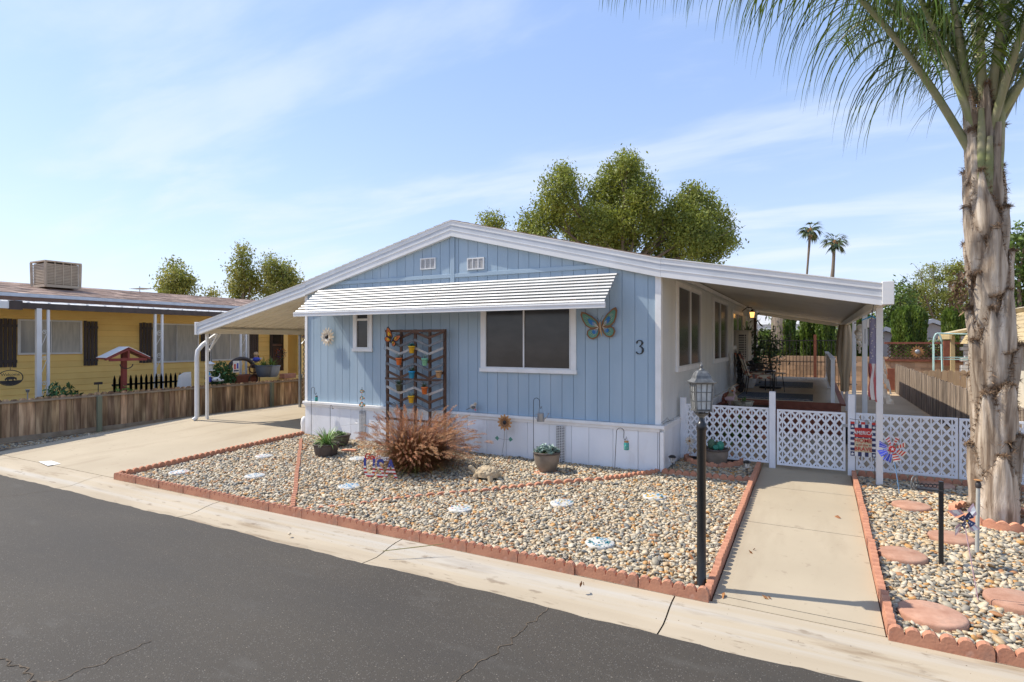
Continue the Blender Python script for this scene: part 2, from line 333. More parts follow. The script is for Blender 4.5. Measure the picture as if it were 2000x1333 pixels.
g = MB(); ys = [-400, -6, 4.25, 4.87, 8.75, 700]; zs = [-.12, -.12, -.12, -.04, .115, .115]
for i in range(len(ys)-1): g.quad((-500,ys[i],zs[i]), (500,ys[i],zs[i]), (500,ys[i+1],zs[i+1]), (-500,ys[i+1],zs[i+1]))
struct(g, 'ground', M['ground'])
g = MB(); rg = random.Random(3)     # road sheet with a slightly ragged sealed edge
xs = [-120]+[-20+i*.11 for i in range(int(27/.11))]+[60]
ed = [4.262+.012*math.sin(x*1.7)+.010*math.sin(x*5.3+1)+rg.uniform(-.010,.010) for x in xs]
for i in range(len(xs)-1): g.quad((xs[i],-6,-.05), (xs[i+1],-6,-.05), (xs[i+1],ed[i+1],-.046), (xs[i],ed[i],-.046), r=.5)
struct(g, 'road', M['asphalt'])
g = MB()
prof = [(4.20,-.062),(4.26,-.052),(4.36,-.058),(4.46,-.062),(4.56,-.045),(4.66,-.020),(4.76,-.006),(4.90,0.0)]
js = [-60,-34,-25,-19,-16,-13.05,-10.0,-7.02,-3.95,-1.05,1.95,5,8,30,60]
for i in range(len(js)-1):
    a, b = js[i]+.006, js[i+1]-.006
    for (y0,z0),(y1,z1) in zip(prof, prof[1:]): g.add([(a,y0,z0),(b,y0,z0),(b,y1,z1),(a,y1,z1)], [(0,1,2,3)], 0, True, .5)
    g.quad((a,4.90,0),(b,4.90,0),(b,4.90,-.1),(a,4.90,-.1))
struct(g, 'gutter', M['pan'])
g = MB(); g.boxe(-60,60,4.3,4.9,-.105,-.075); struct(g, 'gutter_joint', M['joint'])
def slab(name, x0, x1, y0, y1, cuts, dz=0, m='concrete', thick=.08):
    g = MB(); yy = [y0]+cuts+[y1]
    for i in range(len(yy)-1):
        a, b = yy[i]+(.005 if i else 0), yy[i+1]-(.005 if i < len(yy)-2 else 0)
        n = max(1, int((b-a)/.6)); st_ = [a+(b-a)*k/n for k in range(n+1)]
        xn = max(1, int((x1-x0)/.9)); xx = [x0+(x1-x0)*k/xn for k in range(xn+1)]
        for p, q in zip(st_, st_[1:]):
            for u, w_ in zip(xx, xx[1:]): g.quad((u,p,gz(u,p)+dz), (w_,p,gz(w_,p)+dz), (w_,q,gz(w_,q)+dz), (u,q,gz(u,q)+dz), r=.5)
            for u in (x0, x1): g.quad((u,p,gz(u,p)+dz), (u,q,gz(u,q)+dz), (u,q,gz(u,q)+dz-thick), (u,p,gz(u,p)+dz-thick), r=.5)
        for yv in (a, b): g.quad((x0,yv,gz(x0,yv)+dz), (x1,yv,gz(x1,yv)+dz), (x1,yv,gz(x1,yv)+dz-thick), (x0,yv,gz(x0,yv)+dz-thick), r=.5)
    return struct(g, name, M[m])
slab('driveway', -13.38, -9.66, 4.90, 26, [9.9, 14.5, 19], .006)
slab('driveway_strip', -13.86, -13.392, 4.90, 26, [9.9, 14.5, 19], .006)
slab('walkway', -.755, .44, 4.90, 14.5, [5.02, 7.0, 8.55, 10.3, 12.2], .004)
def line3(name, pts, w, m, lift=.004, kind='structure'):
    g = MB()
    for i in range(len(pts)-1):
        p, q = V(pts[i]), V(pts[i+1]); d = (q-p); d.z = 0; d.normalize(); n = V((-d.y, d.x, 0))
        w0 = w*(.35+.9*abs(math.sin(i*1.3))); w1 = w*(.35+.9*abs(math.sin((i+1)*1.3)))
        g.quad(p-n*w0, q-n*w1, q+n*w1, p+n*w0)
    o = struct(g, name, m); return o
def crack(a, b, n, amp, w, seed):
    r = random.Random(seed); pts = []; off = 0
    for i in range(n+1):
        t = i/n; p = V(a).lerp(V(b), t); off = off*.75+r.uniform(-amp, amp)
        d = (V(b)-V(a)).normalized(); nn = V((-d.y, d.x, 0)); p = p+nn*off*math.sin(PI*min(1, t*4+.05)/1.0 if t < .25 else PI/2)
        p.z = -.0425; pts.append(p)
    return line3('road_crack', pts, w, M['joint'])
c1 = PZ(1072,1188,-.046); c2 = PZ(905,1333,-.046); c3 = c2+(c2-c1)*.8
crack(c1, c3, 60, .030, .0042, 1)
c1 = PZ(295,1252,-.046); c2 = PZ(113,1333,-.046); crack(c1, c2+(c2-c1)*.6, 46, .02, .0035, 2)
c1 = PZ(0,1290,-.046); c2 = PZ(70,1330,-.046); crack(c1-(c2-c1)*.8, c2+(c2-c1)*.3, 30, .04, .006, 3)
c1 = PZ(112,957,-.046); c2 = PZ(0,972,-.046); crack(c1, c2+(c2-c1), 30, .02, .004, 5)
# white painted rectangle where the driveway meets the gutter
g = MB(); cc = [PG(75,904), PG(93,912), PG(119,908), PG(101,902)]
g.add([(p.x,p.y,gz(p.x,p.y)+.012) for p in cc], [(0,1,2,3)]); struct(g, 'paint_marking', M['wht'])

# ---------------- gravel (loose river pebbles) ----------------
M['gravelbase'] = mat('gravel bed', (.30,.23,.15), (.42,.33,.23), .95, 35, (1,1,1), .8, 45)
def pebmat():
    m = bpy.data.materials.new('river pebble'); m.use_nodes = True; t = m.node_tree; n = t.nodes; l = t.links; b = n['Principled BSDF']
    at = n.new('ShaderNodeAttribute'); at.attribute_name = 'rnd'; rp = n.new('ShaderNodeValToRGB'); rp.color_ramp.interpolation = 'CONSTANT'; e = rp.color_ramp.elements
    cs = [(0,(.50,.39,.24)),(.13,(.33,.29,.21)),(.24,(.54,.44,.30)),(.36,(.19,.175,.14)),(.45,(.44,.31,.17)),(.54,(.53,.46,.34)),(.62,(.26,.23,.18)),(.70,(.46,.24,.075)),(.76,(.46,.385,.27)),(.85,(.18,.175,.155)),(.91,(.54,.47,.35)),(.96,(.34,.16,.065))]
    e[0].color = (*cs[0][1],1); e[1].position = cs[1][0]; e[1].color = (*cs[1][1],1)
    for p, c in cs[2:]: x = e.new(p); x.color = (*c,1)
    l.new(at.outputs['Fac'], rp.inputs[0]); co = n.new('ShaderNodeTexCoord'); no = n.new('ShaderNodeTexNoise'); no.inputs['Scale'].default_value = 40; no.inputs['Detail'].default_value = 3; l.new(co.outputs['Object'], no.inputs['Vector'])
    mr = n.new('ShaderNodeMapRange'); mr.inputs[3].default_value = .74; mr.inputs[4].default_value = 1.25; l.new(no.outputs[0], mr.inputs[0])
    hs = n.new('ShaderNodeHueSaturation'); l.new(mr.outputs[0], hs.inputs['Value']); l.new(rp.outputs[0], hs.inputs['Color']); l.new(hs.outputs[0], b.inputs['Base Color'])
    b.inputs['Roughness'].default_value = .62; return m
M['pebble'] = pebmat()
def ico(sub):
    bm = bmesh.new(); bmesh.ops.create_icosphere(bm, subdivisions=sub, radius=1); v = np.array([x.co[:] for x in bm.verts]); f = [tuple(x.index for x in q.verts) for q in bm.faces]; bm.free(); return v, f
I1, I2 = ico(1), ico(2)
def rotmats(n):
    q = rng.normal(size=(n, 4)); q[:, 0] *= 2.6; q[:, 3] *= 1
    # mostly lying flat: random yaw, modest tilt
    yaw = rng.random(n)*2*PI; tx = rng.normal(size=n)*.35; ty = rng.normal(size=n)*.35
    cz, sz, cxx, sxx, cy, sy = np.cos(yaw), np.sin(yaw), np.cos(tx), np.sin(tx), np.cos(ty), np.sin(ty)
    Rz = np.zeros((n,3,3)); Rz[:,0,0]=cz; Rz[:,0,1]=-sz; Rz[:,1,0]=sz; Rz[:,1,1]=cz; Rz[:,2,2]=1
    Rx = np.zeros((n,3,3)); Rx[:,0,0]=1; Rx[:,1,1]=cxx; Rx[:,1,2]=-sxx; Rx[:,2,1]=sxx; Rx[:,2,2]=cxx
    Ry = np.zeros((n,3,3)); Ry[:,1,1]=1; Ry[:,0,0]=cy; Ry[:,0,2]=sy; Ry[:,2,0]=-sy; Ry[:,2,2]=cy
    return Rx@Ry@Rz
def pebbles(name, label, inside, x0, x1, y0, y1, step, size, sub, dz=.0, holes=(), keep=1.0):
    xs = np.arange(x0, x1, step); ys = np.arange(y0, y1, step*.87); X, Y = np.meshgrid(xs, ys); X = X+(np.arange(len(ys))%2)[:,None]*step/2
    X = X.ravel()+rng.normal(size=X.size)*step*.28; Y = Y.ravel()+rng.normal(size=Y.size)*step*.28
    k = inside(X, Y)
    for hx, hy, hr in holes: k &= ((X-hx)**2+(Y-hy)**2) > hr*hr
    k &= rng.random(X.size) < keep
    X, Y = X[k], Y[k]; n = len(X)
    sz = size*np.exp(rng.normal(size=n)*.27)
    S = np.stack([sz*(.95+.35*rng.random(n)), sz*(.70+.2*rng.random(n)), sz*(.38+.2*rng.random(n))], axis=1)
    Z = np.array([gz(a, b) for a, b in zip(X, Y)])+dz+sz*.25+rng.random(n)*.010
    Bv, Bf = I2 if sub == 2 else I1
    wob = 1+rng.normal(size=(n, len(Bv), 1))*.07
    P = np.einsum('nij,nkj->nki', rotmats(n), Bv[None]*wob*S[:,None,:])+np.stack([X,Y,Z],1)[:,None,:]
    o = inst_mesh(name, P, Bf, rng.random(n), M['pebble'], smooth=True)
    o['label'] = label; o['category'] = 'gravel'; o['kind'] = 'stuff'; return o
mosaic_px = [(350,927,1),(516,895,1),(498,934,0),(682,955,2),(900,999,3),(1098,988,4),(1279,975,5),(1172,1067,6),(700,900,0)]
MOS = [(PG(a,b), c) for a, b, c in mosaic_px]
red_px = [(1780,994,.20),(1762,1091,.205),(1858,1057,.20),(1820,1209,.225),(1990,1183,.225),(1830,953,.20),(2040,1010,.2)]
REDS = [(PG(a,b), c) for a, b, c in red_px]
bed1 = lambda X, Y: (Y > 4.93) & (X > -9.53) & (X < -.83) & ((Y < 8.60) | ((X > -2.02) & (Y < 9.82)))
def fcam(X): return (X < 3.2)
bed2 = lambda X, Y: (X > .51) & (Y > 4.93) & (Y < 9.78) & (X < 3.1)
hol = [(p.x, p.y, .135) for p, c in MOS]
holr = [(p.x, p.y, r+.01) for p, r in REDS]+[(1.81,8.17,.40)]
g = MB()
for x0, x1, y0, y1 in ((-9.6,-.8,4.86,8.75),(-2.09,-.8,8.75,9.85),(.45,3.6,4.86,9.85)):
    n = 8
    for i in range(n):
        a, b = y0+(y1-y0)*i/n, y0+(y1-y0)*(i+1)/n
        g.quad((x0,a,gz(0,a)+.002),(x1,a,gz(0,a)+.002),(x1,b,gz(0,b)+.002),(x0,b,gz(0,b)+.002))
struct(g, 'gravel_base', M['gravelbase'])
near = lambda f, a, b: (lambda X, Y: f(X, Y) & (np.hypot(X, Y) >= a) & (np.hypot(X, Y) < b))
pebbles('gravel', 'river pebble gravel filling the front garden bed', lambda X, Y: bed1(X, Y), -9.6, -.8, 4.9, 9.9, .0365, .0215, 1, 0, hol)
pebbles('gravel', 'upper layer of larger tan and grey pebbles in the front bed', lambda X, Y: bed1(X, Y), -9.6, -.8, 4.9, 9.9, .049, .0200, 2, .012, hol)
pebbles('gravel', 'river pebble gravel around the palm tree', bed2, .5, 3.1, 4.9, 9.9, .0365, .0215, 1, 0, holr)
pebbles('gravel', 'upper layer of larger pebbles around the palm tree', bed2, .5, 3.1, 4.9, 9.9, .047, .0212, 2, .012, holr)
# darker small gravel strip along the left fence
g = MB(); g.quad((-14.75,4.9,.03),(-13.86,4.9,.03),(-13.86,26,.10),(-14.75,26,.10))
M['strip'] = mat('dark gravel strip', (.20,.15,.105), (.30,.235,.17), .95, 28, (1,1,1), .8, 60); struct(g, 'gravel_strip', M['strip'])
def strip_in(X, Y): return (X < -13.9) & (X > -14.55) & (Y > 4.9) & (Y < 14)
xs0 = gz
_gz = gz
def gz(x, y): return .03+(y-4.9)*.0033
pebbles('gravel', 'small dull gravel in the strip at the foot of the brown fence', strip_in, -14.6, -13.9, 4.9, 14, .05, .019, 1, .0)
gz = _gz
# ================= mobile home =================
XL, XR, YF, YB = -9.63, -2.085, 8.66, 24.75
XC = (XL+XR)/2
ZS = .865        # bottom of siding
def rz_(x): return 4.33-.25*abs(x-XC)      # roof top line
home = thing('mobile_home', 'pale blue mobile home with white trim and gabled roof behind the gravel garden', 'house', (XC, YF, .13))
g = MB()
# backing wall with gable + boards with grooves
def gable(y, z0, dz): return [(XL+.02,y,z0),(XR-.02,y,z0),(XR-.02,y,rz_(XR)-dz),(XC,y,rz_(XC)-dz),(XL+.02,y,rz_(XL)-dz)]
g.prism(gable(YF+.012, ZS, .12), (0,.10,0), r=.0)
bw = .2035; x = XL+.03; k = 0
while x < XR-.04:
    a, b = x+.004, min(x+bw-.004, XR-.03)
    z_a, z_b = rz_(a)-.10, rz_(b)-.10
    pl = [(a,YF,ZS),(b,YF,ZS),(b,YF,z_b)]+([(XC,YF,rz_(XC)-.10)] if a < XC < b else [])+[(a,YF,z_a)]
    g.prism(pl, (0,.012,0), r=random.random()); x += bw
wall = g.build('wall', M['blue'], home)
g = MB(); y = YF+.1
g.boxe(XR-.06, XR-.012, YF+.1, YB, ZS, 3.30, r=.5)
yy = YF+.1
while yy < YB-.1: g.boxe(XR-.012, XR, yy+.003, yy+.099, ZS, 3.30, r=random.random()); yy += .102
g.build('side_wall', M['sideblue'], home)
g = MB(); g.boxe(XL, XL+.05, YF+.1, YB, ZS, 3.30); g.boxe(XL+.05, XR-.06, YB-.05, YB, ZS, 3.4); g.build('side_wall', M['blue'], home)
# corner and gable trim
g = MB(); g.boxe(XR-.075, XR+.014, YF-.022, YF+.0, ZS-.01, 3.22); g.boxe(XR, XR+.014, YF, YF+.085, ZS-.01, 3.22); g.build('corner_trim', M['white'], home, bevel=.003)
g = MB(); g.boxe(XL-.014, XL+.06, YF-.022, YF-.001, ZS-.01, 3.2); g.boxe(XL-.014, XL-.001, YF, YF+.08, ZS-.01, 3.2); g.build('corner_trim', M['white'], home, bevel=.003)
g = MB(); zb = 3.325; xe = (rz_(0)*0)
g.boxe(-9.0, -2.75, YF-.018, YF-.001, zb-.03, zb+.04); g.boxe(XC-.045, XC+.045, YF-.022, YF-.001, zb-.12, rz_(XC)-.24); g.build('gable_trim', M['blue'], home, bevel=.003)
# roof: shingles
g = MB()
for s in (-1, 1):
    xe_ = XL-.04 if s < 0 else XR+.04
    nx, ny = 20, 24
    for i in range(nx):
        xa = XC+(xe_-XC)*i/nx; xb = XC+(xe_-XC)*(i+1)/nx
        g.quad((xa,YF-.07,rz_(xa)+.012),(xb,YF-.07,rz_(xb)+.020),(xb,YB+.2,rz_(xb)+.020),(xa,YB+.2,rz_(xa)+.012))
        g.quad((xb,YF-.07,rz_(xb)+.020),(xb,YB+.2,rz_(xb)+.020),(xb,YB+.2,rz_(xb)-.0),(xb,YF-.07,rz_(xb)-.0))
        g.quad((xa,YF-.07,rz_(xa)+.012),(xb,YF-.07,rz_(xb)+.020),(xb,YF-.07,rz_(xb)-.0),(xa,YF-.07,rz_(xa)-.0))
    g.prism([(XC,YF-.06,rz_(XC)),(xe_,YF-.06,rz_(xe_)),(xe_,YF-.06,rz_(xe_)-.05),(XC,YF-.06,rz_(XC)-.05)], (0,YB-YF+.2,0))
roof = g.build('roof', M['shingle'], home)
def fascia(pts, y, parent, name='fascia', hh=.285):
    """pts: (x, ztop) polyline. Three-step pressed metal profile."""
    g = MB()
    def strip(d0, d1, ya, yb, mi):
        for (xa,za),(xb,zb_) in zip(pts, pts[1:]):
            g.prism([(xa,ya,za-d0),(xb,ya,zb_-d0),(xb,ya,zb_-d1),(xa,ya,za-d1)], (0,yb-ya,0), mi=mi, r=.5)
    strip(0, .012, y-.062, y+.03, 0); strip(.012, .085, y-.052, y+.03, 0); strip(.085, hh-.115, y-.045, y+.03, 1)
    strip(hh-.115, hh-.105, y-.060, y+.03, 0); strip(hh-.105, hh, y-.052, y+.03, 0)
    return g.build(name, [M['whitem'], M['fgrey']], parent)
fascia([(XL+.06, rz_(XL+.06)), (XC, rz_(XC)), (XR+.02, rz_(XR+.02))], YF-.03, home)
# skirt
g = MB(); xs = [XL+.0, -9.27, -8.83, -8.42, -8.02, -7.9, -7.45, -7.0, -6.5, -6.1, -5.75]
x = XL+.01; r2 = random.Random(4)
while x < XR-.02:
    w_ = r2.choice((.30,.40,.40)); b = min(x+w_, XR-.01); tilt = r2.uniform(-.006,.006)
    g.add([(x+.003,YF-.035+tilt,.02),(b-.003,YF-.035-tilt,.02),(b-.003,YF-.030,ZS-.05),(x+.003,YF-.030,ZS-.05),(x+.003,YF+.0,.02),(b-.003,YF+.0,.02),(b-.003,YF+.0,ZS-.05),(x+.003,YF+.0,ZS-.05)],
          [(0,1,2,3),(0,3,7,4),(1,5,6,2),(3,2,6,7)]); x += w_
yy = YF
while yy < YB-.3:
    g.boxe(XR-.02, XR+.05, yy+.004, yy+.296, .02, ZS-.05); yy += .30
g.boxe(XL+.01, XR-.02, YF+.001, YF+.03, .02, ZS-.05)
g.build('skirting', M['skirt'], home)
g = MB(); g.boxe(XL-.03, XR-.0, YF-.075, YF-.002, ZS-.052, ZS-.002); g.boxe(XL-.02, XR, YF-.050, YF-.03, ZS-.10, ZS-.053); g.boxe(XR+.0, XR+.075, YF-.075, YB, ZS-.052, ZS-.002); g.boxe(XR+.051, XR+.062, YF, YB, ZS-.10, ZS-.053)
g.boxe(XR+.0, XR+.058, YF-.045, YF+.05, .02, ZS-.10)
g.build('skirting_cap', M['white'], home, bevel=.004)
def holevent(px, parent):
    p = PY(px, 850, YF-.04); g = MB(); w_ = .075; x0 = p.x-w_
    nz_, nx = 22, 5; z0, z1 = .16, ZS-.12
    g.boxe(x0, x0+2*w_, YF-.045, YF-.041, z0, z1, 1)
    for i in range(nx+1): g.boxe(x0+2*w_*i/nx-.004, x0+2*w_*i/nx+.004, YF-.052, YF-.0455, z0, z1, 0)
    for i in range(nz_+1): zc_ = z0+(z1-z0)*i/nz_; g.boxe(x0, x0+2*w_, YF-.051, YF-.0458, zc_-.004, zc_+.004, 0)
    return g.build('skirting_vent', [M['whitem'], M['black']], parent)
for px in (708, 883, 1095): holevent(px, home)
# gable vents
for px in (837, 930):
    p = PY(px, 516, YF); g = MB(); a, h_ = .175, .105
    for x0, x1, z0, z1 in ((-a,a,h_-.02,h_),(-a,a,-h_,-h_+.02),(-a,-a+.02,-h_+.02,h_-.02),(a-.02,a,-h_+.02,h_-.02),(-.065,-.05,-h_+.02,h_-.02),(.05,.065,-h_+.02,h_-.02)): g.boxe(p.x+x0, p.x+x1, YF-.03, YF-.001, p.z+z0, p.z+z1)
    for i in range(11): zc_ = p.z-h_+.028+i*.0155; g.boxe(p.x-a+.02, p.x+a-.02, YF-.022, YF-.006, zc_, zc_+.007)
    g.boxe(p.x-a+.02, p.x+a-.02, YF-.004, YF-.0015, p.z-h_+.02, p.z+h_-.02, 1)
    g.build('gable_vent', [M['whitem'], M['iron']], home)
def window(parent, x0, x1, z0, z1, y, split=None, axis='y', trim=.085, glassmat='screen', proud=.03, zsplit=None, sill=True):
    """framed window on a wall plane; axis 'y' faces -y, axis 'x' faces +x"""
    def bx(mb, a, b, d0, d1, c, d, mi=0):
        if axis == 'y': mb.boxe(a, b, y-d1, y-d0, c, d, mi)
        else: mb.boxe(y+d0, y+d1, a, b, c, d, mi)
    w_ = MB(); t = trim
    bx(w_, x0, x1, .001, proud, z1-t*.6, z1); bx(w_, x0-.015*sill, x1+.015*sill, .001, proud+.018*sill, z0, z0+t*.75)
    bx(w_, x0, x0+t, .001, proud, z0+t*.75, z1-t*.6); bx(w_, x1-t, x1, .001, proud, z0+t*.75, z1-t*.6)
    f = w_.build('window', M['white'], parent, bevel=.003)
    s = MB(); a, b, c, d = x0+t, x1-t, z0+t*.75, z1-t*.6; q = .022
    bx(s, a, b, .001, proud+.006, d-q, d); bx(s, a, b, .001, proud+.006, c, c+q); bx(s, a, a+q, .001, proud+.006, c+q, d-q); bx(s, b-q, b, .001, proud+.006, c+q, d-q)
    if split: m_ = a+(b-a)*split; bx(s, m_-q/2, m_+q/2, .001, proud+.002, c+q, d-q)
    if zsplit: m_ = c+(d-c)*zsplit; bx(s, a+q, b-q, .001, proud+.002, m_-q, m_+q)
    s.build('sash', M['whitem'], f)
    p = MB(); bx(p, a+q, b-q, .002, .010, c+q, d-q); p.build('pane', M[glassmat], f)
    return f
a = PY(940,728,YF); b = PY(1126,728,YF); window(home, a.x, b.x, 1.60, 2.86, YF, split=.47, trim=.09)
a = PY(691,687,YF); b = PY(728,687,YF); window(home, a.x, b.x, 1.93, 2.82, YF, zsplit=.74, trim=.085)
a = PXX(1319,728,XR); b = PXX(1367.5,718,XR); window(home, a.y, b.y, a.z, PXX(1319,550,XR).z, XR, split=.52, axis='x', trim=.10, proud=.035)
a = PXX(1391,711,XR); b = PXX(1419.5,705,XR); window(home, a.y, b.y, a.z, PXX(1391,581,XR).z, XR, split=.45, axis='x', trim=.10, proud=.035)
a = PXX(1429,700,XR); b = PXX(1450,697,XR); window(home, a.y, b.y, 1.9, 3.02, XR, split=.5, axis='x', trim=.12, glassmat='glass')
g = MB(); a = PXX(1452,700,XR); g.boxe(XR+.002, XR+.05, a.y, a.y+1.0, .86, 2.95); g.build('door', M['white'], home); g = MB(); g.boxe(XR+.052,XR+.058,a.y+.12,a.y+.88,1.3,2.8); g.build('door_pane', M['glass'], home)
# louvred window awning
aw = MB(); ax0, ax1 = -9.19, -2.74; ns = 9; zt, zf, pj = 3.20, 2.70, .64
for i in range(ns):
    t0 = i/ns; t1 = (i+1)/ns
    y0 = YF-.015-pj*t0; y1 = YF-.02-pj*t1; zl = zt-(zt-zf)*t0; dz_ = (zt-zf)/ns
    for (u, w_) in ((ax0+.006*(i % 2), -5.98), (-5.972, ax1-.006*(i % 2))):
        aw.prism([(u,y1+.022,zl-.004),(u,y1+.010,zl-.004),(u,y1-.014,zl-.028),(u,y1-.014,zl-.033),(u,y1-.008,zl-.033)], (w_-u,0,0), r=random.random())
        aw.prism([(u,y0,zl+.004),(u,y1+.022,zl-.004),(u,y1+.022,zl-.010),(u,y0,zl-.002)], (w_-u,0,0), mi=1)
M['awnm'] = mat('off white awning slat', (.66,.64,.60), (.58,.56,.52), .45, 4, rnd=.05); M['awnshade'] = mat('awning slat underside with painted shade', (.36,.35,.33), (.26,.255,.24), .7, 8)  # slat undersides coloured darker to paint shade into the gaps
awn = aw.build('window_awning', [M['awnm'], M['awnshade']], home)
g = MB(); yf = YF-.02-pj; g.boxe(ax0-.02, ax1+.02, yf-.045, yf-.012, zf-.075, zf+.012); g.boxe(ax0-.02, ax1+.02, yf-.052, yf-.045, zf-.02, zf+.0); g.build('front_rail', M['whitem'], awn, bevel=.004)
g = MB()
for x in (ax0+.3, -6.0, ax1-.3):
    g = MB(); g.beam((x,yf-.005,zf-.03),(x,YF-.005,zf+.02),.03,.015); g.beam((x+.02,YF-.03,zt-.045),(x+.02,yf-.01,zf-.055),.02,.03); g.build('bracket', M['whitem'], awn)
n3 = MB(); p = PY(1250,679,YF-.012); 
q3 = [(-.052,.058,.010),(-.056,.075,.013),(-.040,.098,.008),(-.008,.108,.006),(.028,.096,.012),(.040,.066,.016),(.026,.034,.010),(-.006,.016,.004),(-.014,.012,.004),(.020,.004,.009),(.046,-.024,.016),(.048,-.060,.017),(.030,-.094,.010),(-.006,-.108,.005),(-.042,-.102,.008),(-.060,-.084,.012),(-.056,-.072,.010)]
n3.tube([(p.x+a*.92,YF-.010,p.z+b*.98) for a, b, c in q3], [c for a, b, c in q3], 8); n3.build('house_number', M['black'], home)
# meter / wiring clip at corner
g = MB(); g.tube([(XR+.02,YF-.03,.90),(XR+.10,YF+.02,.98),(XR+.12,YF+.08,.93),(XR+.06,YF+.16,.90),(XR+.09,YF+.5,.89)], .006, 6); g.tube([(XR-.3,YF-.06,.872),(XR+.0,YF-.065,.875),(XR+.08,YF-.04,.88)], .005, 6); g.build('cable', M['galv'], home)

# ---------------- patio cover ----------------
pc = thing('patio_cover', 'long white aluminium patio cover on slim posts along the right side of the blue home', 'patio cover', (XR, YF, .15))
PX1 = .80; zh, ze = rz_(XR), 2.865
g = MB()
def zc(x): return zh+(ze-zh)*(x-XR)/(PX1-XR)
yy = YF-.05; k = 0
g.prism([(XR+.02,YF-.05,zc(XR)-.01),(PX1,YF-.05,zc(PX1)-.01),(PX1,YF-.05,zc(PX1)-.075),(XR+.02,YF-.05,zc(XR)-.075)], (0,YB-YF+.1,0))
g.build('roof_panel', M['under'], pc)
g = MB()
yy = YF
while yy < YB: g.beam((XR+.02,yy,zc(XR)+.0),(PX1,yy,zc(PX1)+.0),.02,.02); yy += .3048
g.build('roof_seam', M['whitem'], pc)
fascia([(XR+.022, zh), (PX1-.07, zc(PX1-.07))], YF-.03, pc)
g = MB(); g.boxe(PX1-.068, PX1+.06, YF-.10, YF+.03, 2.60, 2.895); g.build('gutter_end', M['whitem'], pc, bevel=.006)
g = MB(); g.boxe(PX1-.0, PX1+.06, YF+.031, YB+.05, 2.72, 2.88); g.build('gutter', M['whitem'], pc)
g = MB(); g.boxe(.70, .79, YF+.03, YB-.1, 2.60, 2.72); g.build('edge_beam', M['under'], pc)
g = MB(); g.prism([(XR+.03,YB-.05,zc(XR)-.08),(PX1,YB-.05,zc(PX1)-.08),(PX1,YB-.05,zc(PX1)-.20),(XR+.03,YB-.05,zc(XR)-.20)], (0,.06,0)); g.build('end_beam', M['under'], pc)
g = MB(); g.boxe(XR+.015, XR+.06, YF+.1, YB-.1, 3.20, 3.28); g.build('ledger', M['white'], pc)
for y in (9.28, 12.0, 15.3, 18.9, 22.4):
    g = MB(); zb_ = gz(.76, y)-.02; w_ = .04
    g.boxe(.76-w_, .76+w_, y-w_, y+w_, zb_+.02, 2.60)
    g.build('post', M['whitem'], pc, bevel=.006)
p0 = PXX(1452,600,XR)

# ---------------- carport ----------------
cp = thing('carport', 'white aluminium carport cover over the driveway on the left of the blue home', 'carport', (XL, YF, .2))
CX = -13.27; zc0, zc1 = rz_(XL), 2.575
def zq(x): return zc0+(zc1-zc0)*(XL-x)/(XL-CX)
g = MB(); yy = YF-.05; nn = int((YB-YF)/.10)
YE = 20.0
# corrugated pan panels running along x
g2 = []
per = .30; y = YF-.03
while y < YE:
    for (ya, da, yb, db) in ((0,.0,.20,.0),(.20,.0,.22,.055),(.22,.055,.28,.055),(.28,.055,.30,.0)):
        g.add([(XL,y+ya,zc0-.10+da),(CX,y+ya,zc1-.10+da),(CX,y+yb,zc1-.10+db),(XL,y+yb,zc0-.10+db)], [(0,1,2,3)], 0, r=.5)
        g.add([(XL,y+ya,zc0-.085+da),(CX,y+ya,zc1-.085+da),(CX,y+yb,zc1-.085+db),(XL,y+yb,zc0-.085+db)], [(0,3,2,1)], 0, r=.5)
    y += per
g.build('roof_panel', M['under'], cp)
fascia([(CX, zc1), (XL+.058, rz_(XL)+.0)], YF-.03, cp)
g = MB(); g.boxe(CX-.07, CX-.001, YF-.10, YF+.02, 2.29, 2.60); g.build('gutter_end', M['whitem'], cp, bevel=.006)
g = MB(); g.boxe(CX-.04, CX+.0, YF+.03, YE, 2.42, 2.58); g.boxe(CX+.03, CX+.10, YF+.03, YE, 2.32, 2.44); g.build('edge_beam', M['under'], cp)
for y in (8.80, 11.65, 14.6, 17.6):
    g = MB(); zb_ = gz(CX, y)-.01; g.boxe(CX+.035, CX+.095, y-.03, y+.03, zb_, 2.32); g.beam((CX+.065,y,2.0),(CX+.065,y+.35,2.32),.025,.025); g.build('post', M['whitem'] if y < 9 else M['galv'], cp, bevel=.004)
g = MB(); zb_ = gz(CX, 8.6)
g.tube([(CX+.0,9.15,2.34),(CX+.0,9.10,2.30),(CX-.0,8.72,2.04),(CX-.0,8.60,1.90),(CX-.0,8.58,1.75),(CX-.0,8.58,zb_+.12),(CX-.0,8.56,zb_+.06),(CX-.02,8.50,zb_+.02)], [.052]*8, 10); g.build('downspout', M['whitem'], cp)
g = MB(); g.beam((CX+.06,8.82,1.85),(CX+.06,9.15,2.3),.03,.03); g.beam((CX+.12,8.84,1.95),(CX+.4,8.84,2.32),.025,.025); g.build('brace', M['whitem'], cp)
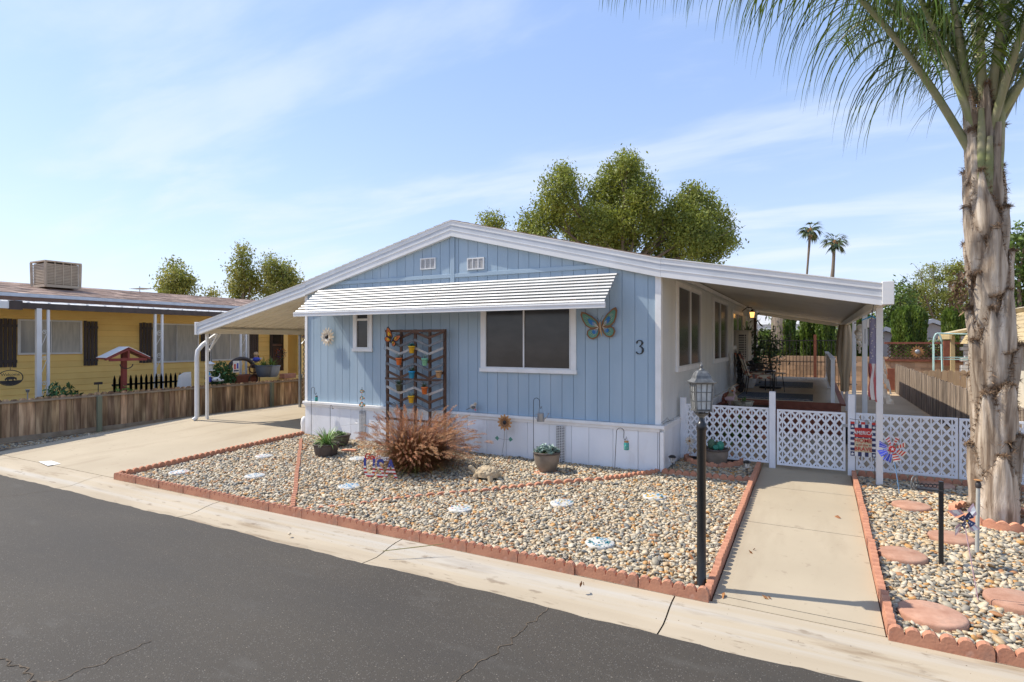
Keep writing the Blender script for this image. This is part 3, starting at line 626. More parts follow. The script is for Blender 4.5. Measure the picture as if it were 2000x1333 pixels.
# tan lattice screen in the carport
def lattice(mb, o, u, w, h, P=.1185, m=1.28, sw=.029, th=.006, mi=0, up=(0,0,1)):
    o = V(o); u = V(u).normalized(); up = V(up); nrm = u.cross(up)
    for sgn, off in ((1, 0.0), (-1, th+.002)):
        k = -int(h/m/P)-2
        while k*P < w+h/m:
            # line: x = k*P + sgn*(z/m)   clipped to rect
            pts = []
            x_at0 = k*P if sgn > 0 else k*P
            za, zb = 0.0, h
            def X(z): return x_at0+sgn*z/m
            lo_, hi_ = 0.0, h
            if sgn > 0: lo_ = max(lo_, (0-x_at0)*m); hi_ = min(hi_, (w-x_at0)*m)
            else: lo_ = max(lo_, (x_at0-w)*m); hi_ = min(hi_, x_at0*m)
            if hi_-lo_ > .01:
                p = o+u*X(lo_)+up*lo_+nrm*off; q = o+u*X(hi_)+up*hi_+nrm*off
                mb.beam(p, q, th, sw, up=(q-p).cross(nrm), mi=mi, r=.5)
            k += 1
g = MB(); lattice(g, (-13.2,11.75,.35), (0,1,0), 5.5, 2.0, P=.14, m=1, sw=.035, th=.008); lt = g.build('lattice_screen', M['tanlat'], cp)
# ================= edging, lattice fence, garden things =================
def edging_proto(name, L_=.60, n=6, h=.108, th=.055):
    pts = [(-L_/2, 0, -.05)]; w_ = L_/n
    for i in range(n):
        x0 = -L_/2+i*w_
        for k in range(7):
            a = PI-PI*k/6; pts.append((x0+w_/2+w_/2*.96*math.cos(a), 0, h-w_*.50+w_*.50*math.sin(a)))
    pts.append((L_/2, 0, -.05))
    g = MB(); g.prism([(x, -th/2, z) for x, y, z in pts], (0, th, 0)); o = g.build(name, M['terra'], local=True, bevel=.004); return o
EG = 'scalloped terracotta edging blocks'
proto = edging_proto('edging_block'); first = [True]
def place_edge(x, y, rz, label, dz=0, group=EG, sc=None):
    o = proto if first[0] else proto.copy()
    if not first[0]: col.objects.link(o)
    first[0] = False
    o.location = (x, y, gz(x, y)+dz); o.rotation_euler = (random.uniform(-.04,.04), random.uniform(-.012,.012)-rz[1] if isinstance(rz, tuple) else 0, (rz[0] if isinstance(rz, tuple) else rz)+random.uniform(-.014,.014))
    if sc: o.scale = sc
    at = tag(o, label, 'garden edging', group); return o
def edge_row(a, b, label, dz=0, n=None, jit=.004):
    a = V((a[0], a[1], 0)); b = V((b[0], b[1], 0)); L_ = (b-a).length; n = n or max(1, round(L_/.605)); d = (b-a)/n; rz = math.atan2(d.y, d.x)
    for i in range(n):
        c = a+d*(i+.5); c += V((-d.y, d.x, 0)).normalized()*random.uniform(-jit, jit)
        slope = math.atan2(gz(c.x+d.x/2, c.y+d.y/2)-gz(c.x-d.x/2, c.y-d.y/2), d.length)
        place_edge(c.x, c.y, (rz, slope), label, dz, sc=(d.length/.606, 1, 1))
edge_row((-9.60,4.89), (-.775,4.89), 'scalloped terracotta edging block in the row along the street gutter, left of the walkway')
edge_row((-9.585,4.93), (-9.585,8.55), 'scalloped terracotta edging block in the row along the driveway')
edge_row((-.795,4.93), (-.795,9.75), 'scalloped terracotta edging block in the row on the left side of the walkway', dz=-.004)
edge_row((.475,4.93), (.475,9.75), 'scalloped terracotta edging block in the row on the right side of the walkway', dz=-.004)
edge_row((.45,4.89), (3.47,4.89), 'scalloped terracotta edging block in the row along the gutter, right of the walkway')
p, q = PG(590,862), PG(566,1000)
edge_row((p.x,p.y-.02), (q.x,q.y+.05), 'terracotta edging block in the divider row crossing the left end of the gravel bed', dz=-.045)
prev = PG(572,1000); curve = [PG(700,988), PG(830,972), PG(960,962), PG(1060,950), PG(1180,942), PG(1288,927)]
for c in curve:
    edge_row((prev.x,prev.y), (c.x,c.y), 'half buried terracotta edging block in the diagonal row through the gravel', dz=-.070+.009*curve.index(c)); prev = c
a, b = PG(1292,928), PG(1470,946)
edge_row((a.x,a.y), (b.x-.02,b.y), 'scalloped terracotta edging block between the house corner and the walkway', dz=-.012)
edge_row((.53,9.72), (2.95,9.72), 'terracotta edging block at the foot of the lattice fence, right of the gate', dz=.0)
# ring round the cactus pot
rc = PG(1393,905); rr_ = .43
def ring(c, rad, n, label, grp, tilt=0, h=.105):
    for i in range(n):
        a0, a1 = 2*PI*i/n, 2*PI*(i+1)/n; g = MB(); ns_ = 4; m_ = ns_*6; vs = []
        for k in range(m_+1):
            a = a0+(a1-a0)*k/m_*.985; z = h-.03+.03*abs(math.sin(PI*k/6))
            for rd in (rad-.028, rad+.028): vs += [(c.x+rd*math.cos(a), c.y+rd*math.sin(a), c.z-.03), (c.x+rd*math.cos(a), c.y+rd*math.sin(a), c.z+z)]
        fs = []
        for k in range(m_):
            o_ = k*4; fs += [(o_,o_+4,o_+5,o_+1),(o_+2,o_+3,o_+7,o_+6),(o_+1,o_+5,o_+7,o_+3)]
        fs += [(0,1,3,2),(m_*4,m_*4+2,m_*4+3,m_*4+1)]
        g.add(vs, fs, 0, r=random.random()); tag(g.build('ring_edging_block', M['terra']), label, 'garden edging', grp)
ring(rc, rr_, 5, 'curved scalloped edging block in the ring around the fluted cactus pot', 'ring edging blocks around the cactus pot')
g = MB(); g.lathe([(.0,.035),(.40,.035),(.40,0)], (rc.x,rc.y,rc.z), 24); tag(g.build('soil_bed', M['soil']), 'dark soil inside the ring around the cactus pot', 'soil', kind='stuff')
pc2 = PG(1958,1022)
ring(V((1.80,8.20,gz(1,8.17))), .42, 6, 'curved scalloped edging block in the ring around the palm trunk', 'ring edging blocks around the palm')
# mosaic stepping stones
M['mosw'] = mat('dusty white mosaic', (.60,.58,.53), (.42,.40,.36), .7, 22)
def mosaic(p, kind, lab):
    t = thing('mosaic_stone', lab, 'stepping stone', (p.x,p.y,p.z), 'round mosaic stepping stones in the gravel')
    base = {0:'wht',1:'wht',2:'wht',3:'wht',4:'bgreen',5:'wht',6:'wht'}[kind]
    g = MB(); n = 28; rad = .15; prof = [(0,.036),(rad-.01,.036),(rad,.030),(rad,0)]; g.lathe(prof, (p.x,p.y,p.z+.006), n); g.build('slab', M['mosw'], t)
    g = MB(); cs = {0:[1,2],1:[0,1,2],2:[1,1,2],3:[0,1,2,3,4],4:[2,2,3,4],5:[1,3,3],6:[1,5,5]}[kind]; nn = {0:26,1:26,2:60,3:40,4:46,5:36,6:60}[kind]
    for i in range(nn):
        a = random.random()*2*PI; rd = rad*.90*math.sqrt(random.random()); x, y = p.x+rd*math.cos(a), p.y+rd*math.sin(a); s_ = random.uniform(.008,.014) if kind not in (5,) else random.uniform(.014,.024)
        r0 = random.random()*2; z = p.z+.0435
        g.add([(x+s_*math.cos(r0+k*PI/2.5), y+s_*math.sin(r0+k*PI/2.5), z+.001) for k in range(5)], [(0,1,2,3,4)], random.choice(cs))
    g.build('glass_chips', [M['red'], M['blueg'], M['skyblue'], M['ygl'], M['bgreen'], M['teal']], t)
labs = ['white mosaic stone nearest the driveway corner of the gravel bed','small mosaic stone with red and blue chips behind the two white ones','white mosaic stone left of the terracotta divider row','pale blue mosaic stone just right of the divider row','white mosaic stone with red, blue and green dots in the middle of the bed','green mosaic stone nearly sunk in the gravel below the succulent pot','white mosaic stone with yellow flower chips nearest the house corner','white mosaic stone with blue speckles closest to the street edging','white mosaic stone half hidden at the left foot of the ornamental grass']
for (p, c), lb in zip(MOS, labs): mosaic(p, c, lb)
# red round stepping stones
labs = ['round red stepping stone behind the black post nearest the walkway','round red stepping stone closest to the left of the black post foot','round red stepping stone between the black post and the palm','large red stepping stone nearest the scalloped corner by the walkway','round red stepping stone cut by the right edge of the picture','shaded red stepping stone behind the wagon wheel sign, near the lattice','round red stepping stone by the palm ring outside the picture']
for (p, r_), lb in zip(REDS, labs):
    g = MB(); g.lathe([(0,.052),(r_-.02,.052),(r_-.004,.044),(r_,.030),(r_,-.01)], p, 36); tag(g.build('stepping_stone', M['redstone'], bevel=0), lb, 'stepping stone', 'round red stepping stones in the right gravel bed')

# ---------------- white lattice fence ----------------
YL = 9.85
lf = thing('lattice_fence', 'white lattice fence panel between the house corner and the gate', 'fence', (-1.4,YL,.18))
def lat_panel(parent, x0, x1, z0, z1, name='panel'):
    g = MB(); g.boxe(x0,x1,YL-.018,YL+.018,z1-.03,z1); g.boxe(x0,x1,YL-.018,YL+.018,z0,z0+.03)
    g.boxe(x0,x0+.03,YL-.017,YL+.017,z0+.03,z1-.03); g.boxe(x1-.03,x1,YL-.017,YL+.017,z0+.03,z1-.03); g.build('frame', M['lattice'], parent, bevel=.002)
    g = MB(); lattice(g, (x0+.02,YL-.004,z0+.02), (1,0,0), x1-x0-.04, z1-z0-.04); g.build(name, M['lattice'], parent)
    g = MB(); x = x0+.02+.05925
    while x < x1-.04: g.boxe(x-.008,x+.008,YL-.0165,YL-.009,z0+.03,z1-.03); x += .1185
    g.build('upright_bars', M['lattice'], parent)
def post(parent, x, z0, z1, w_=.045): g = MB(); g.boxe(x-w_,x+w_,YL-w_,YL+w_,z0,z1); g.build('post', M['lattice'], parent, bevel=.005)
zt1 = 1.085
post(lf, -1.985, .14, 1.19); lat_panel(lf, -1.94, -.665, .215, zt1); post(lf, -.615, .14, 1.345)
gt = thing('garden_gate', 'white lattice garden gate standing closed at the end of the walkway', 'gate', (-.1,YL,.18)); lat_panel(gt, -.55, .38, .20, 1.07)
g = MB(); g.boxe(.34,.41,YL-.03,YL-.019,.86,.90); g.build('latch', M['galv'], gt)
lf2 = thing('lattice_fence', 'long white lattice fence right of the gate, passing behind the palm trunk', 'fence', (1.6,YL,.18))
post(lf2, .455, .14, 1.345); lat_panel(lf2, .51, 1.72, .235, zt1-.01); lat_panel(lf2, 1.735, 2.94, .235, zt1-.015); post(lf2, 2.99, .14, 1.19)

# ---------------- lamp post ----------------
lp = PG(1370,1150); lx, ly, lz = lp
lamp = thing('lamp_post', 'black garden lamp post with grey lantern at the street corner of the gravel bed', 'lamp post', (lx,ly,lz))
g = MB(); g.lathe([(.046,-.02),(.044,.03),(.040,.035),(.038,.5),(.038,1.36),(.042,1.365),(.042,1.42),(.030,1.43),(.018,1.46),(.018,1.50)], (lx,ly,lz), 20); g.build('pole', M['black'], lamp)
hd = thing
zb0 = lz+1.535; s0 = .062; s1 = .074; hh_ = .235
def ring4(h, s, off=0): return [(lx+s*math.cos(a+R(28)), ly+s*math.sin(a+R(28)), h) for a in (PI/4, 3*PI/4, 5*PI/4, 7*PI/4)]
rt = math.sqrt(2)
ln = MB(); ln.lathe([(.018,lz+1.47-lz),(.05,1.50),(.055,1.512)], (lx,ly,lz), 12)
def frus(mb, z0, r0, z1, r1, mi=0): a, b = ring4(z0, r0*rt), ring4(z1, r1*rt); mb.add(a+b, [(3,2,1,0),(4,5,6,7)]+[(i,(i+1)%4,4+(i+1)%4,4+i) for i in range(4)], mi)
for k in range(4):
    a = R(28)+PI/4+k*PI/2; ln.tube([(lx,ly,lz+1.47),(lx+.05*math.cos(a),ly+.05*math.sin(a),lz+1.50),(lx+.082*math.cos(a),ly+.082*math.sin(a),zb0)], .005, 6)
frus(ln, zb0-.006, s0+.008, zb0+.006, s0+.010)
A, B = ring4(zb0+.006, s0*rt), ring4(zb0+hh_, s1*rt)
for i in range(4):
    p, q = V(A[i]), V(B[i]); p2, q2 = V(A[(i+1)%4]), V(B[(i+1)%4]); ln.beam(p, q, .012, .012)
    for t in (1/3, 2/3): ln.beam(p.lerp(p2,t), q.lerp(q2,t), .006, .006)
    for t in (.02, .34, .67, .985): ln.beam(p.lerp(q,t), p2.lerp(q2,t), .006, .006)
lantern = ln.build('lantern', M['lampgrey'], lamp)
g = MB(); frus(g, zb0+.008, s0-.004, zb0+hh_-.002, s1-.005); g.build('glass', M['frost'], lantern)
g = MB(); z = zb0+hh_; frus(g, z, s1+.022, z+.010, s1+.028); frus(g, z+.010, s1+.016, z+.020, s1+.010)
prev = s1+.004; zz_ = z+.020
for rr2, dz2 in ((.066,.020),(.060,.025),(.050,.022),(.036,.018)): frus(g, zz_, prev, zz_+dz2, rr2); prev = rr2-.001; zz_ += dz2
g.lathe([(.026,0),(.028,.008),(.012,.016),(.010,.028),(.014,.034),(.014,.042),(.006,.052),(.002,.085)], (lx,ly,zz_), 12)
g.build('roof', M['lampgrey'], lantern)

# ---------------- palm-side post sign, pipe, pinwheels, flag ----------------
p = PG(1838,1108); sx_, sy_, sz_ = p
t = thing('wagon_wheel_sign', 'black square post with wagon wheel and blank plaque arm in the right gravel bed', 'sign post', p)
g = MB(); ht = 2.14-(942-667)/F*ray(1842,942).length*0 ; D = p.y/ray(1840,1108).y; ztop = CZ-(941-667)/F*D
g.boxe(sx_-.018,sx_+.018,sy_-.018,sy_+.018,sz_,ztop); g.build('post', M['black'], t, bevel=.003)
pa = PD(1838,985,D); pb = PD(1808,975,D*1.0); dirr = V((-1,-.25,0)).normalized(); arm = .205
za = ztop-.085
g = MB(); g.beam((sx_,sy_,za),(sx_+dirr.x*arm,sy_+dirr.y*arm,za+.012),.10,.012,up=(0,0,1)); g.beam((sx_,sy_,za+.05),(sx_+dirr.x*arm,sy_+dirr.y*arm,za+.05),.008,.008)
for k in range(4):
    c = V((sx_,sy_,za+.02))+dirr*(.05+.035*k); g.tube([c+dirr*.016*math.cos(a)+V((0,0,.02+.018*math.sin(a))) for a in np.linspace(0,2*PI,10)], .003, 5)
g.build('plaque_arm', M['iron'], t)
wc_ = V((sx_,sy_,za+.06))+dirr*(arm+.01); nn_ = V((-dirr.y,dirr.x,0)); g = MB()
wu = V((math.cos(R(60)), math.sin(R(60)), 0))
g.tube([wc_+wu*.062*math.cos(a)+V((0,0,.062*math.sin(a))) for a in np.linspace(0,2*PI,20)], .006, 6)
for a in np.linspace(0,2*PI,9)[:-1]: g.tube([wc_, wc_+wu*.060*math.cos(a)+V((0,0,.060*math.sin(a)))], .003, 5)
g.build('wheel', M['lampgrey'], t)
p = PG(1908,1086); D = p.y/ray(1908,1086).y; ztop = CZ-(938-667)/F*D
t = thing('standpipe', 'grey upright pipe with rusty cap standing in front of the palm trunk', 'pipe', p); h_ = ztop-p.z
g = MB(); g.tube([(p.x,p.y,p.z-.02),(p.x+.01,p.y,p.z+h_-.05)], .0165, 14); g.build('pipe', M['gpvc'], t)
g = MB(); g.lathe([(.022,0),(.024,.01),(.024,.045),(.017,.05),(.014,.065)], (p.x+.01,p.y,p.z+h_-.075), 12); g.build('coupling', M['iron'], t)
M['rust'] = mat('rusty brass', (.42,.22,.07), (.30,.13,.05), .7, 30)
g = MB(); g.lathe([(0,.004),(.034,.002),(.036,-.004),(.01,-.01)], (p.x+.01,p.y,p.z+h_), 16); g.lathe([(0,.03),(.03,.025),(.035,.0)], (p.x+.03,p.y-.06,p.z), 10); g.build('cap', M['rust'], t)
def frame_at(p, px, yaw_off=0):      # axes facing the street, horizontally turned
    a = R(yaw_off); return V((math.cos(a), math.sin(a), 0)), V((0,0,1))
# big metal flag pinwheel
bp = PG(1757,968); D = bp.y/ray(1757,968).y*1.0; cpt = PD(1742,878,D*.985)
t = thing('metal_pinwheel', 'flag coloured metal pinwheel with eight paddles on a blue stick by the patio post', 'garden spinner', bp)
g = MB(); g.tube([bp, bp.lerp(cpt,.55)+V((.006,0,0)), cpt+V((0,.02,0))], .0065, 8); g.build('stick', M['skyblue'], t)
ux = V((math.cos(R(20)), math.sin(R(20)), 0)); uy = V((0,0,1)); nz3 = uy.cross(ux)*-1
nz3 = ux.cross(uy)
rad = .165
for k in range(8):
    a = R(22+45*k); d = ux*math.cos(a)+uy*math.sin(a); n_ = ux*-math.sin(a)+uy*math.cos(a); g = MB()
    isb = k in (3,4,5)
    def pp(r_, w_, o_=0): return cpt+d*r_+n_*w_+nz3*(.006+o_+.02*w_/.03)
    r0_, r1_ = .065, rad; segs = 6
    for i in range(segs):
        ra, rb_ = r0_+(r1_-r0_)*i/segs, r0_+(r1_-r0_)*(i+1)/segs; wa, wb = .020+.018*i/segs, .020+.018*(i+1)/segs
        g.add([pp(ra,-wa),pp(ra,wa),pp(rb_,wb),pp(rb_,-wb)], [(0,1,2,3)], 2 if isb else (0 if i%2 == 0 else 1), r=.5)
        if isb:
            for s_ in (-.5,.5): cc_ = pp((ra+rb_)/2, s_*wa, .002); g.add([cc_+(d*math.cos(q_)+n_*math.sin(q_))*.006 for q_ in np.linspace(0,2*PI,7)[:-1]], [tuple(range(6))], 1)
    g.beam(cpt+nz3*.003, cpt+d*.07+nz3*.004, .006, .003, mi=0); g.build('paddle', [M['red'],M['wht'],M['usblue']], t)
g = MB(); g.add([cpt+nz3*.012+(ux*math.cos(a)+uy*math.sin(a))*.040 for a in np.linspace(0,2*PI,21)[:-1]]+[cpt+nz3*.002+(ux*math.cos(a)+uy*math.sin(a))*.040 for a in np.linspace(0,2*PI,21)[:-1]], [tuple(range(20)),tuple(range(20,40))]+[(i,(i+1)%20,20+(i+1)%20,20+i) for i in range(20)], 0)
g.star(cpt+nz3*.013, ux, uy, .028, .002, 1); g.build('hub', [M['red'],M['wht']], t)
# faded pink foil pinwheel
bp = PG(1912,1182); D = bp.y/ray(1912,1182).y; cpt = PD(1883,1016,D)
t = thing('foil_pinwheel', 'faded pink and navy foil pinwheel on a thin stick in front of the standpipe', 'garden spinner', bp)
g = MB(); g.tube([bp, cpt+V((0,.015,0))], .004, 6); g.build('stick', M['palepink'], t)
ux = V((math.cos(R(30)), math.sin(R(30)), 0)); nz3 = ux.cross(uy); q = .105
for k in range(4):
    a = R(20+90*k); d = ux*math.cos(a)+uy*math.sin(a); n_ = ux*-math.sin(a)+uy*math.cos(a); g = MB()
    c0 = cpt+nz3*.012
    g.add([c0, c0+d*q*.55+n_*q*.05+nz3*.022, c0+d*q*.42+n_*q*.60+nz3*.015, c0+n_*q*.25], [(0,1,2,3)], 1)      # navy folded centre
    g.add([cpt+d*q*.45+n_*q*.6, cpt+d*q*1.12+n_*q*.95, cpt+d*q*.95+n_*q*.15+nz3*.02, cpt+d*q*.55+nz3*.020], [(0,1,2,3)], 0)
    g.add([cpt+d*q*.50+n_*q*.45+nz3*.004, cpt+d*q*1.04+n_*q*.74+nz3*.006, cpt+d*q*1.0+n_*q*.38+nz3*.016, cpt+d*q*.57+n_*q*.2+nz3*.020], [(0,1,2,3)], 2)
    for s_ in (.18,.34): g.star(c0+d*q*s_+n_*q*s_*.75+nz3*.016, ux, uy, .008, .002, 2)
    g.build('vane', [M['palepink'], M['navy'], M['wht']], t)
g = MB(); g.ball(cpt+nz3*.03, .008, 8, 5); g.build('hub', M['ygl'], t)
# garden flag
a_ = PY(1660,905,9.62); t = thing('garden_flag', 'small red, white and navy garden flag with writing in front of the lattice fence', 'flag', (a_.x+.12, 9.62, .18))
Y_ = 9.55; tl = PY(1661,824,Y_); br = PY(1711,900,Y_); x0, x1, z1, z0 = tl.x, br.x, tl.z, CZ-(893-667)/F*(Y_/ray(1690,893).y)
w_ = x1-x0; h_ = z1-z0; g = MB(); c = 5
def FQ(u0,u1,v0,v1,mi,dy=0): g.boxe(x0+w_*u0, x0+w_*u1, Y_-.002-dy, Y_+.001-dy, z0+h_*v0, z0+h_*v1, mi)
FQ(0,1,0,.93,1)
for v in (0,.155,.31,.465,.62,.775):
    FQ(0,.165,v,v+.085,0,.004); FQ(.835,1,v,v+.085,0,.004)
FQ(0,.165,.845,.93,0,.004); FQ(.835,1,.845,.93,0,.004)
for u in (.30,.57): FQ(u,u+.14,0,.13,0,.004); FQ(u,u+.14,.83,.93,0,.004)
FQ(0,.165,0,.13,0,.005); FQ(.835,1,0,.13,0,.005)
FQ(0,.165,.93,1.0,2); FQ(.42,.58,.93,1.0,2); FQ(.835,1,.93,1.0,2)
FQ(.165,.835,.56,.83,2,.006); FQ(.165,.835,.53,.56,0,.006); FQ(.165,.835,.13,.53,3,.006)
for (u,v) in ((.08,.06),(.92,.06),(.08,.86),(.92,.86)): g.star((x0+w_*u,Y_-.011,z0+h_*v),(1,0,0),(0,0,1),.026,.002,1)
for u in (.26,.5,.74): g.star((x0+w_*u,Y_-.010,z0+h_*.545),(1,0,0),(0,0,1),.010,.002,1)
for u in (.26,.76): g.star((x0+w_*u,Y_-.010,z0+h_*.33),(1,0,0),(0,0,1),.014,.002,0)
g.build('cloth', [M['navy'],M['wht'],M['red'],M['cream']], t)
g = MB(); g.text('AMERICA', (x0+w_/2,Y_-.012,z0+h_*.685), size=.070, depth=.003, mi=1, sx=.82, bold=.001)
g.text('HOME', (x0+w_/2,Y_-.012,z0+h_*.455), size=.078, depth=.003, mi=0, bold=.001); g.text('of the', (x0+w_/2,Y_-.012,z0+h_*.335), size=.05, depth=.003, mi=0); g.text('BRAVE', (x0+w_/2,Y_-.012,z0+h_*.215), size=.078, depth=.003, mi=0, sx=.95, bold=.001)
g.build('lettering', [M['red'],M['wht']], t)
g = MB(); g.tube([(x1-.01,Y_+.01,.16),(x1-.035,Y_+.012,z1+.02),(x0-.01,Y_+.012,z1+.035)], .004, 6); g.build('stand', M['black'], t)

# ---------------- shepherd hooks, jars, watering can ----------------
def hook_pts(b, h, w_=.075, sgn=1, ux=(1,0,0)):
    b = V(b); ux = V(ux); pts = [b, b+V((0,0,h-w_*.9))]
    for a in np.linspace(PI, 0, 9): pts.append(b+ux*sgn*(w_/2+w_/2*math.cos(a))+V((0,0,h-w_/2+w_/2*math.sin(a))))
    e = b+ux*sgn*w_
    pts += [e+V((0,0,h-w_*1.2)), e+ux*sgn*.012+V((0,0,h-w_*1.5)), e+ux*sgn*.034+V((0,0,h-w_*1.45)), e+ux*sgn*.040+V((0,0,h-w_*1.2))]
    return pts
def hook(px, pyb, pyt, label, w_=.09, y=None, lean=0):
    p = PG(px, pyb); y = y or p.y; p = PY(px, pyb, y); p.z = gz(p.x, y); D = y/ray(px, pyb).y; zt_ = CZ-(pyt-667)/F*D
    g = MB(); pts = hook_pts(p, zt_-p.z, w_); pts = [q+V((lean*(q.z-p.z),0,0)) for q in pts]; g.tube(pts, .0048, 7); tag(g.build('shepherd_hook', M['iron']), label, 'garden hook'); return pts[-1], D
def jar(p, r_, h, label, inside='teal', lid='iron'):
    t = thing('hanging_jar', label, 'hanging jar', p-V((0,0,h)))
    g = MB(); z = -h; g.lathe([(0,0),(r_*.9,0),(r_,.008),(r_,h*.72),(r_*.78,h*.84),(r_*.78,h*.86)], p-V((0,0,h)), 14); g.build('glass', M[inside], t)
    g = MB(); g.lathe([(r_*.85,h*.84),(r_*.85,h),(0,h)], p-V((0,0,h)), 14); g.build('lid', M[lid], t)
    g = MB(); g.tube([p+V((-r_*.8,0,-.02)), p+V((0,0,.07)), p+V((r_*.8,0,-.02))], .0018, 5); g.build('handle', M['iron'], t)
M['jarglass'] = mat('turquoise mosaic jar', (.05,.35,.28), (.02,.22,.24), .25, 60, lo=.45, hi=.55, c3=(.4,.5,.4))
e, D = hook(608,862,757,'thin shepherd hook at the left corner of the home holding a jar', .10, y=8.50)
jar(PY(618,774,8.5), .030, .115, 'turquoise jar hanging on the left hook by the driveway corner', 'jarglass', 'dwood')
e, D = hook(1042,915,778,'tall shepherd hook behind the succulent pot', .11, y=8.42)
e2, D2 = hook(1200,925,836,'short leaning shepherd hook in front of the white skirting near the house corner', .115, y=8.25, lean=.05)
jar(PY(1223.5,862,8.35), .040, .135, 'turquoise mosaic jar with wooden lid in front of the white skirting near the corner', 'jarglass', 'rust')
e, D = hook(645,850,792,'small thin hook behind the two dark plant pots', .05, y=8.5)
# watering can on the tall hook
wc = PY(1056,815,8.36); t = thing('watering_can', 'small galvanised watering can hanging from the tall shepherd hook', 'watering can', wc-V((0,0,.08)))
g = MB(); g.lathe([(0,-.075),(.060,-.075),(.062,-.07),(.050,.055),(.052,.06),(.048,.062)], wc, 18); g.build('body', M['galv'], t)
g = MB(); g.tube([wc+V((.045,0,-.045)), wc+V((.095,0,-.01)), wc+V((.135,0,.050))], [.014,.009,.007], 8); g.lathe([(.004,0),(.020,.02),(.0,.026)], wc+V((.138,0,.045)), 10); g.build('spout', M['galv'], t)
g = MB(); g.tube([wc+V((-.048,0,.04)), wc+V((-.10,0,.035)), wc+V((-.10,0,-.02)), wc+V((-.056,0,-.05))], .005, 6); g.tube([wc+V((-.045,0,.055)), wc+V((-.03,0,.14)), wc+V((.0,0,.17)), wc+V((.03,0,.14)), wc+V((.045,0,.055))], .0028, 6); g.build('handle', M['galv'], t)
# metal sunflower stake
fc = PY(986,826,8.45); b0 = PG(979,901); b0 = V((PY(979,901,8.45).x, 8.45, gz(0,8.45)))
t = thing('metal_sunflower', 'rust orange metal sunflower on a stem in front of the white skirting', 'garden ornament', b0)
def flower(mb, c, r0, r1, n, w_, mi, rx=(1,0,0), ry=(0,0,1), off=0, cup=.01):
    rx = V(rx); ry = V(ry); nz = rx.cross(ry); c = V(c)
    for k in range(n):
        a = 2*PI*(k+off)/n; d = rx*math.cos(a)+ry*math.sin(a); s_ = rx*-math.sin(a)+ry*math.cos(a)
        mb.add([c+d*r0-s_*w_*.45, c+d*(r0+r1)/2-s_*w_*.9+nz*cup, c+d*r1*.93-s_*w_*.4+nz*cup, c+d*r1+nz*cup*.5, c+d*r1*.93+s_*w_*.4+nz*cup, c+d*(r0+r1)/2+s_*w_*.9+nz*cup, c+d*r0+s_*w_*.45], [(0,1,5,6),(1,2,4,5),(2,3,4)], mi, r=random.random())
g = MB(); flower(g, fc, .045, .145, 12, .030, 0); flower(g, fc+V((0,-.006,0)), .03, .085, 12, .022, 1, off=.5)
g.ball(fc+V((0,-.012,0)), (.036,.015,.036), 12, 6, 2); g.build('flower_head', [mat('faded orange metal', (.55,.30,.12), (.45,.20,.07), .5, 20), M['copper'], M['iron']], t)
g = MB(); g.tube([b0, b0.lerp(fc,.5)+V((.02,0,0)), fc+V((0,.01,0))], .0045, 6); g.build('stem', M['galv'], t)
g = MB()
for s_ in (-1,1):
    c = b0.lerp(fc,.5)+V((.02,0,.02)); e = c+V((s_*.12,-.01,.02)); g.tube([c, e], .003, 5, mi=1); g.add([e+V((-s_*.03,0,.0)), e+V((0,0,-.045)), e+V((s_*.055,0,-.005)), e+V((s_*.01,0,.04))], [(0,1,2,3)], 0)
g.build('leaf', [M['bgreen'],M['galv']], t)
# cream metal flower on the wall
fc = PY(642,659,YF-.03); g = MB(); flower(g, fc+V((0,-.02,0)), .03, .20, 14, .034, 0, cup=.02); flower(g, fc+V((0,-.045,0)), .03, .14, 12, .028, 0, off=.5, cup=.025); g.ball(fc+V((0,-.055,0)), (.042,.03,.042), 12, 6, 1)
M['ivory'] = mat('ivory enamel petal', (.72,.66,.56), (.52,.42,.30), .5, 14, rnd=.12)
t = thing('wall_flower', 'cream layered metal flower hung on the blue wall left of the small window', 'wall decoration', fc); g.build('petals', [M['ivory'], M['iron']], t)
# small flower on the lattice
fc = PY(1347,862,9.6); g = MB(); flower(g, fc, .02, .075, 12, .016, 0, cup=.008); g.ball(fc+V((0,-.01,0)), (.020,.012,.020), 10, 5, 1); g.tube([fc+V((0,.01,0)), fc+V((.01,.02,-.45))], .004, 6, mi=1)
flower(g, fc+V((.02,-.005,-.14)), .008, .045, 8, .012, 0); tag(g.build('flower_stake', [M['ivory'], M['rust']]), 'small cream metal flower stake against the lattice beside the house', 'garden ornament')
# bird figure on the ledge
bc = PY(924,796,YF-.10); t = thing('bird_figure', 'grey and white metal bird perched on the skirting ledge below the big window', 'bird ornament', bc)
g = MB(); g.ball(bc+V((.0,-.0,.01)), (.062,.028,.045), 12, 8, 0); g.ball(bc+V((.045,0,.060)), (.030,.024,.030), 10, 7, 0); g.beam(bc+V((-.03,0,-.005)), bc+V((-.14,0,-.055)), .022, .012, mi=1); g.add([bc+V((.07,-.0,.058)), bc+V((.095,0,.050)), bc+V((.07,.0,.048)), bc+V((.07,.008,.053))], [(0,1,2),(0,3,1)], 1); g.ball(bc+V((.02,-.026,.0)), (.045,.008,.026), 10, 5, 1)
for s_ in (0,.03): g.tube([bc+V((s_,0,-.03)), bc+V((s_+.005,0,-.065))], .003, 5, mi=1)
g.build('body', [M['ivory'], M['lampgrey']], t); g = MB(); flower(g, bc+V((.07,-.03,-.04)), .0, .022, 6, .010, 0); g.build('blossom', M['pink'], t)
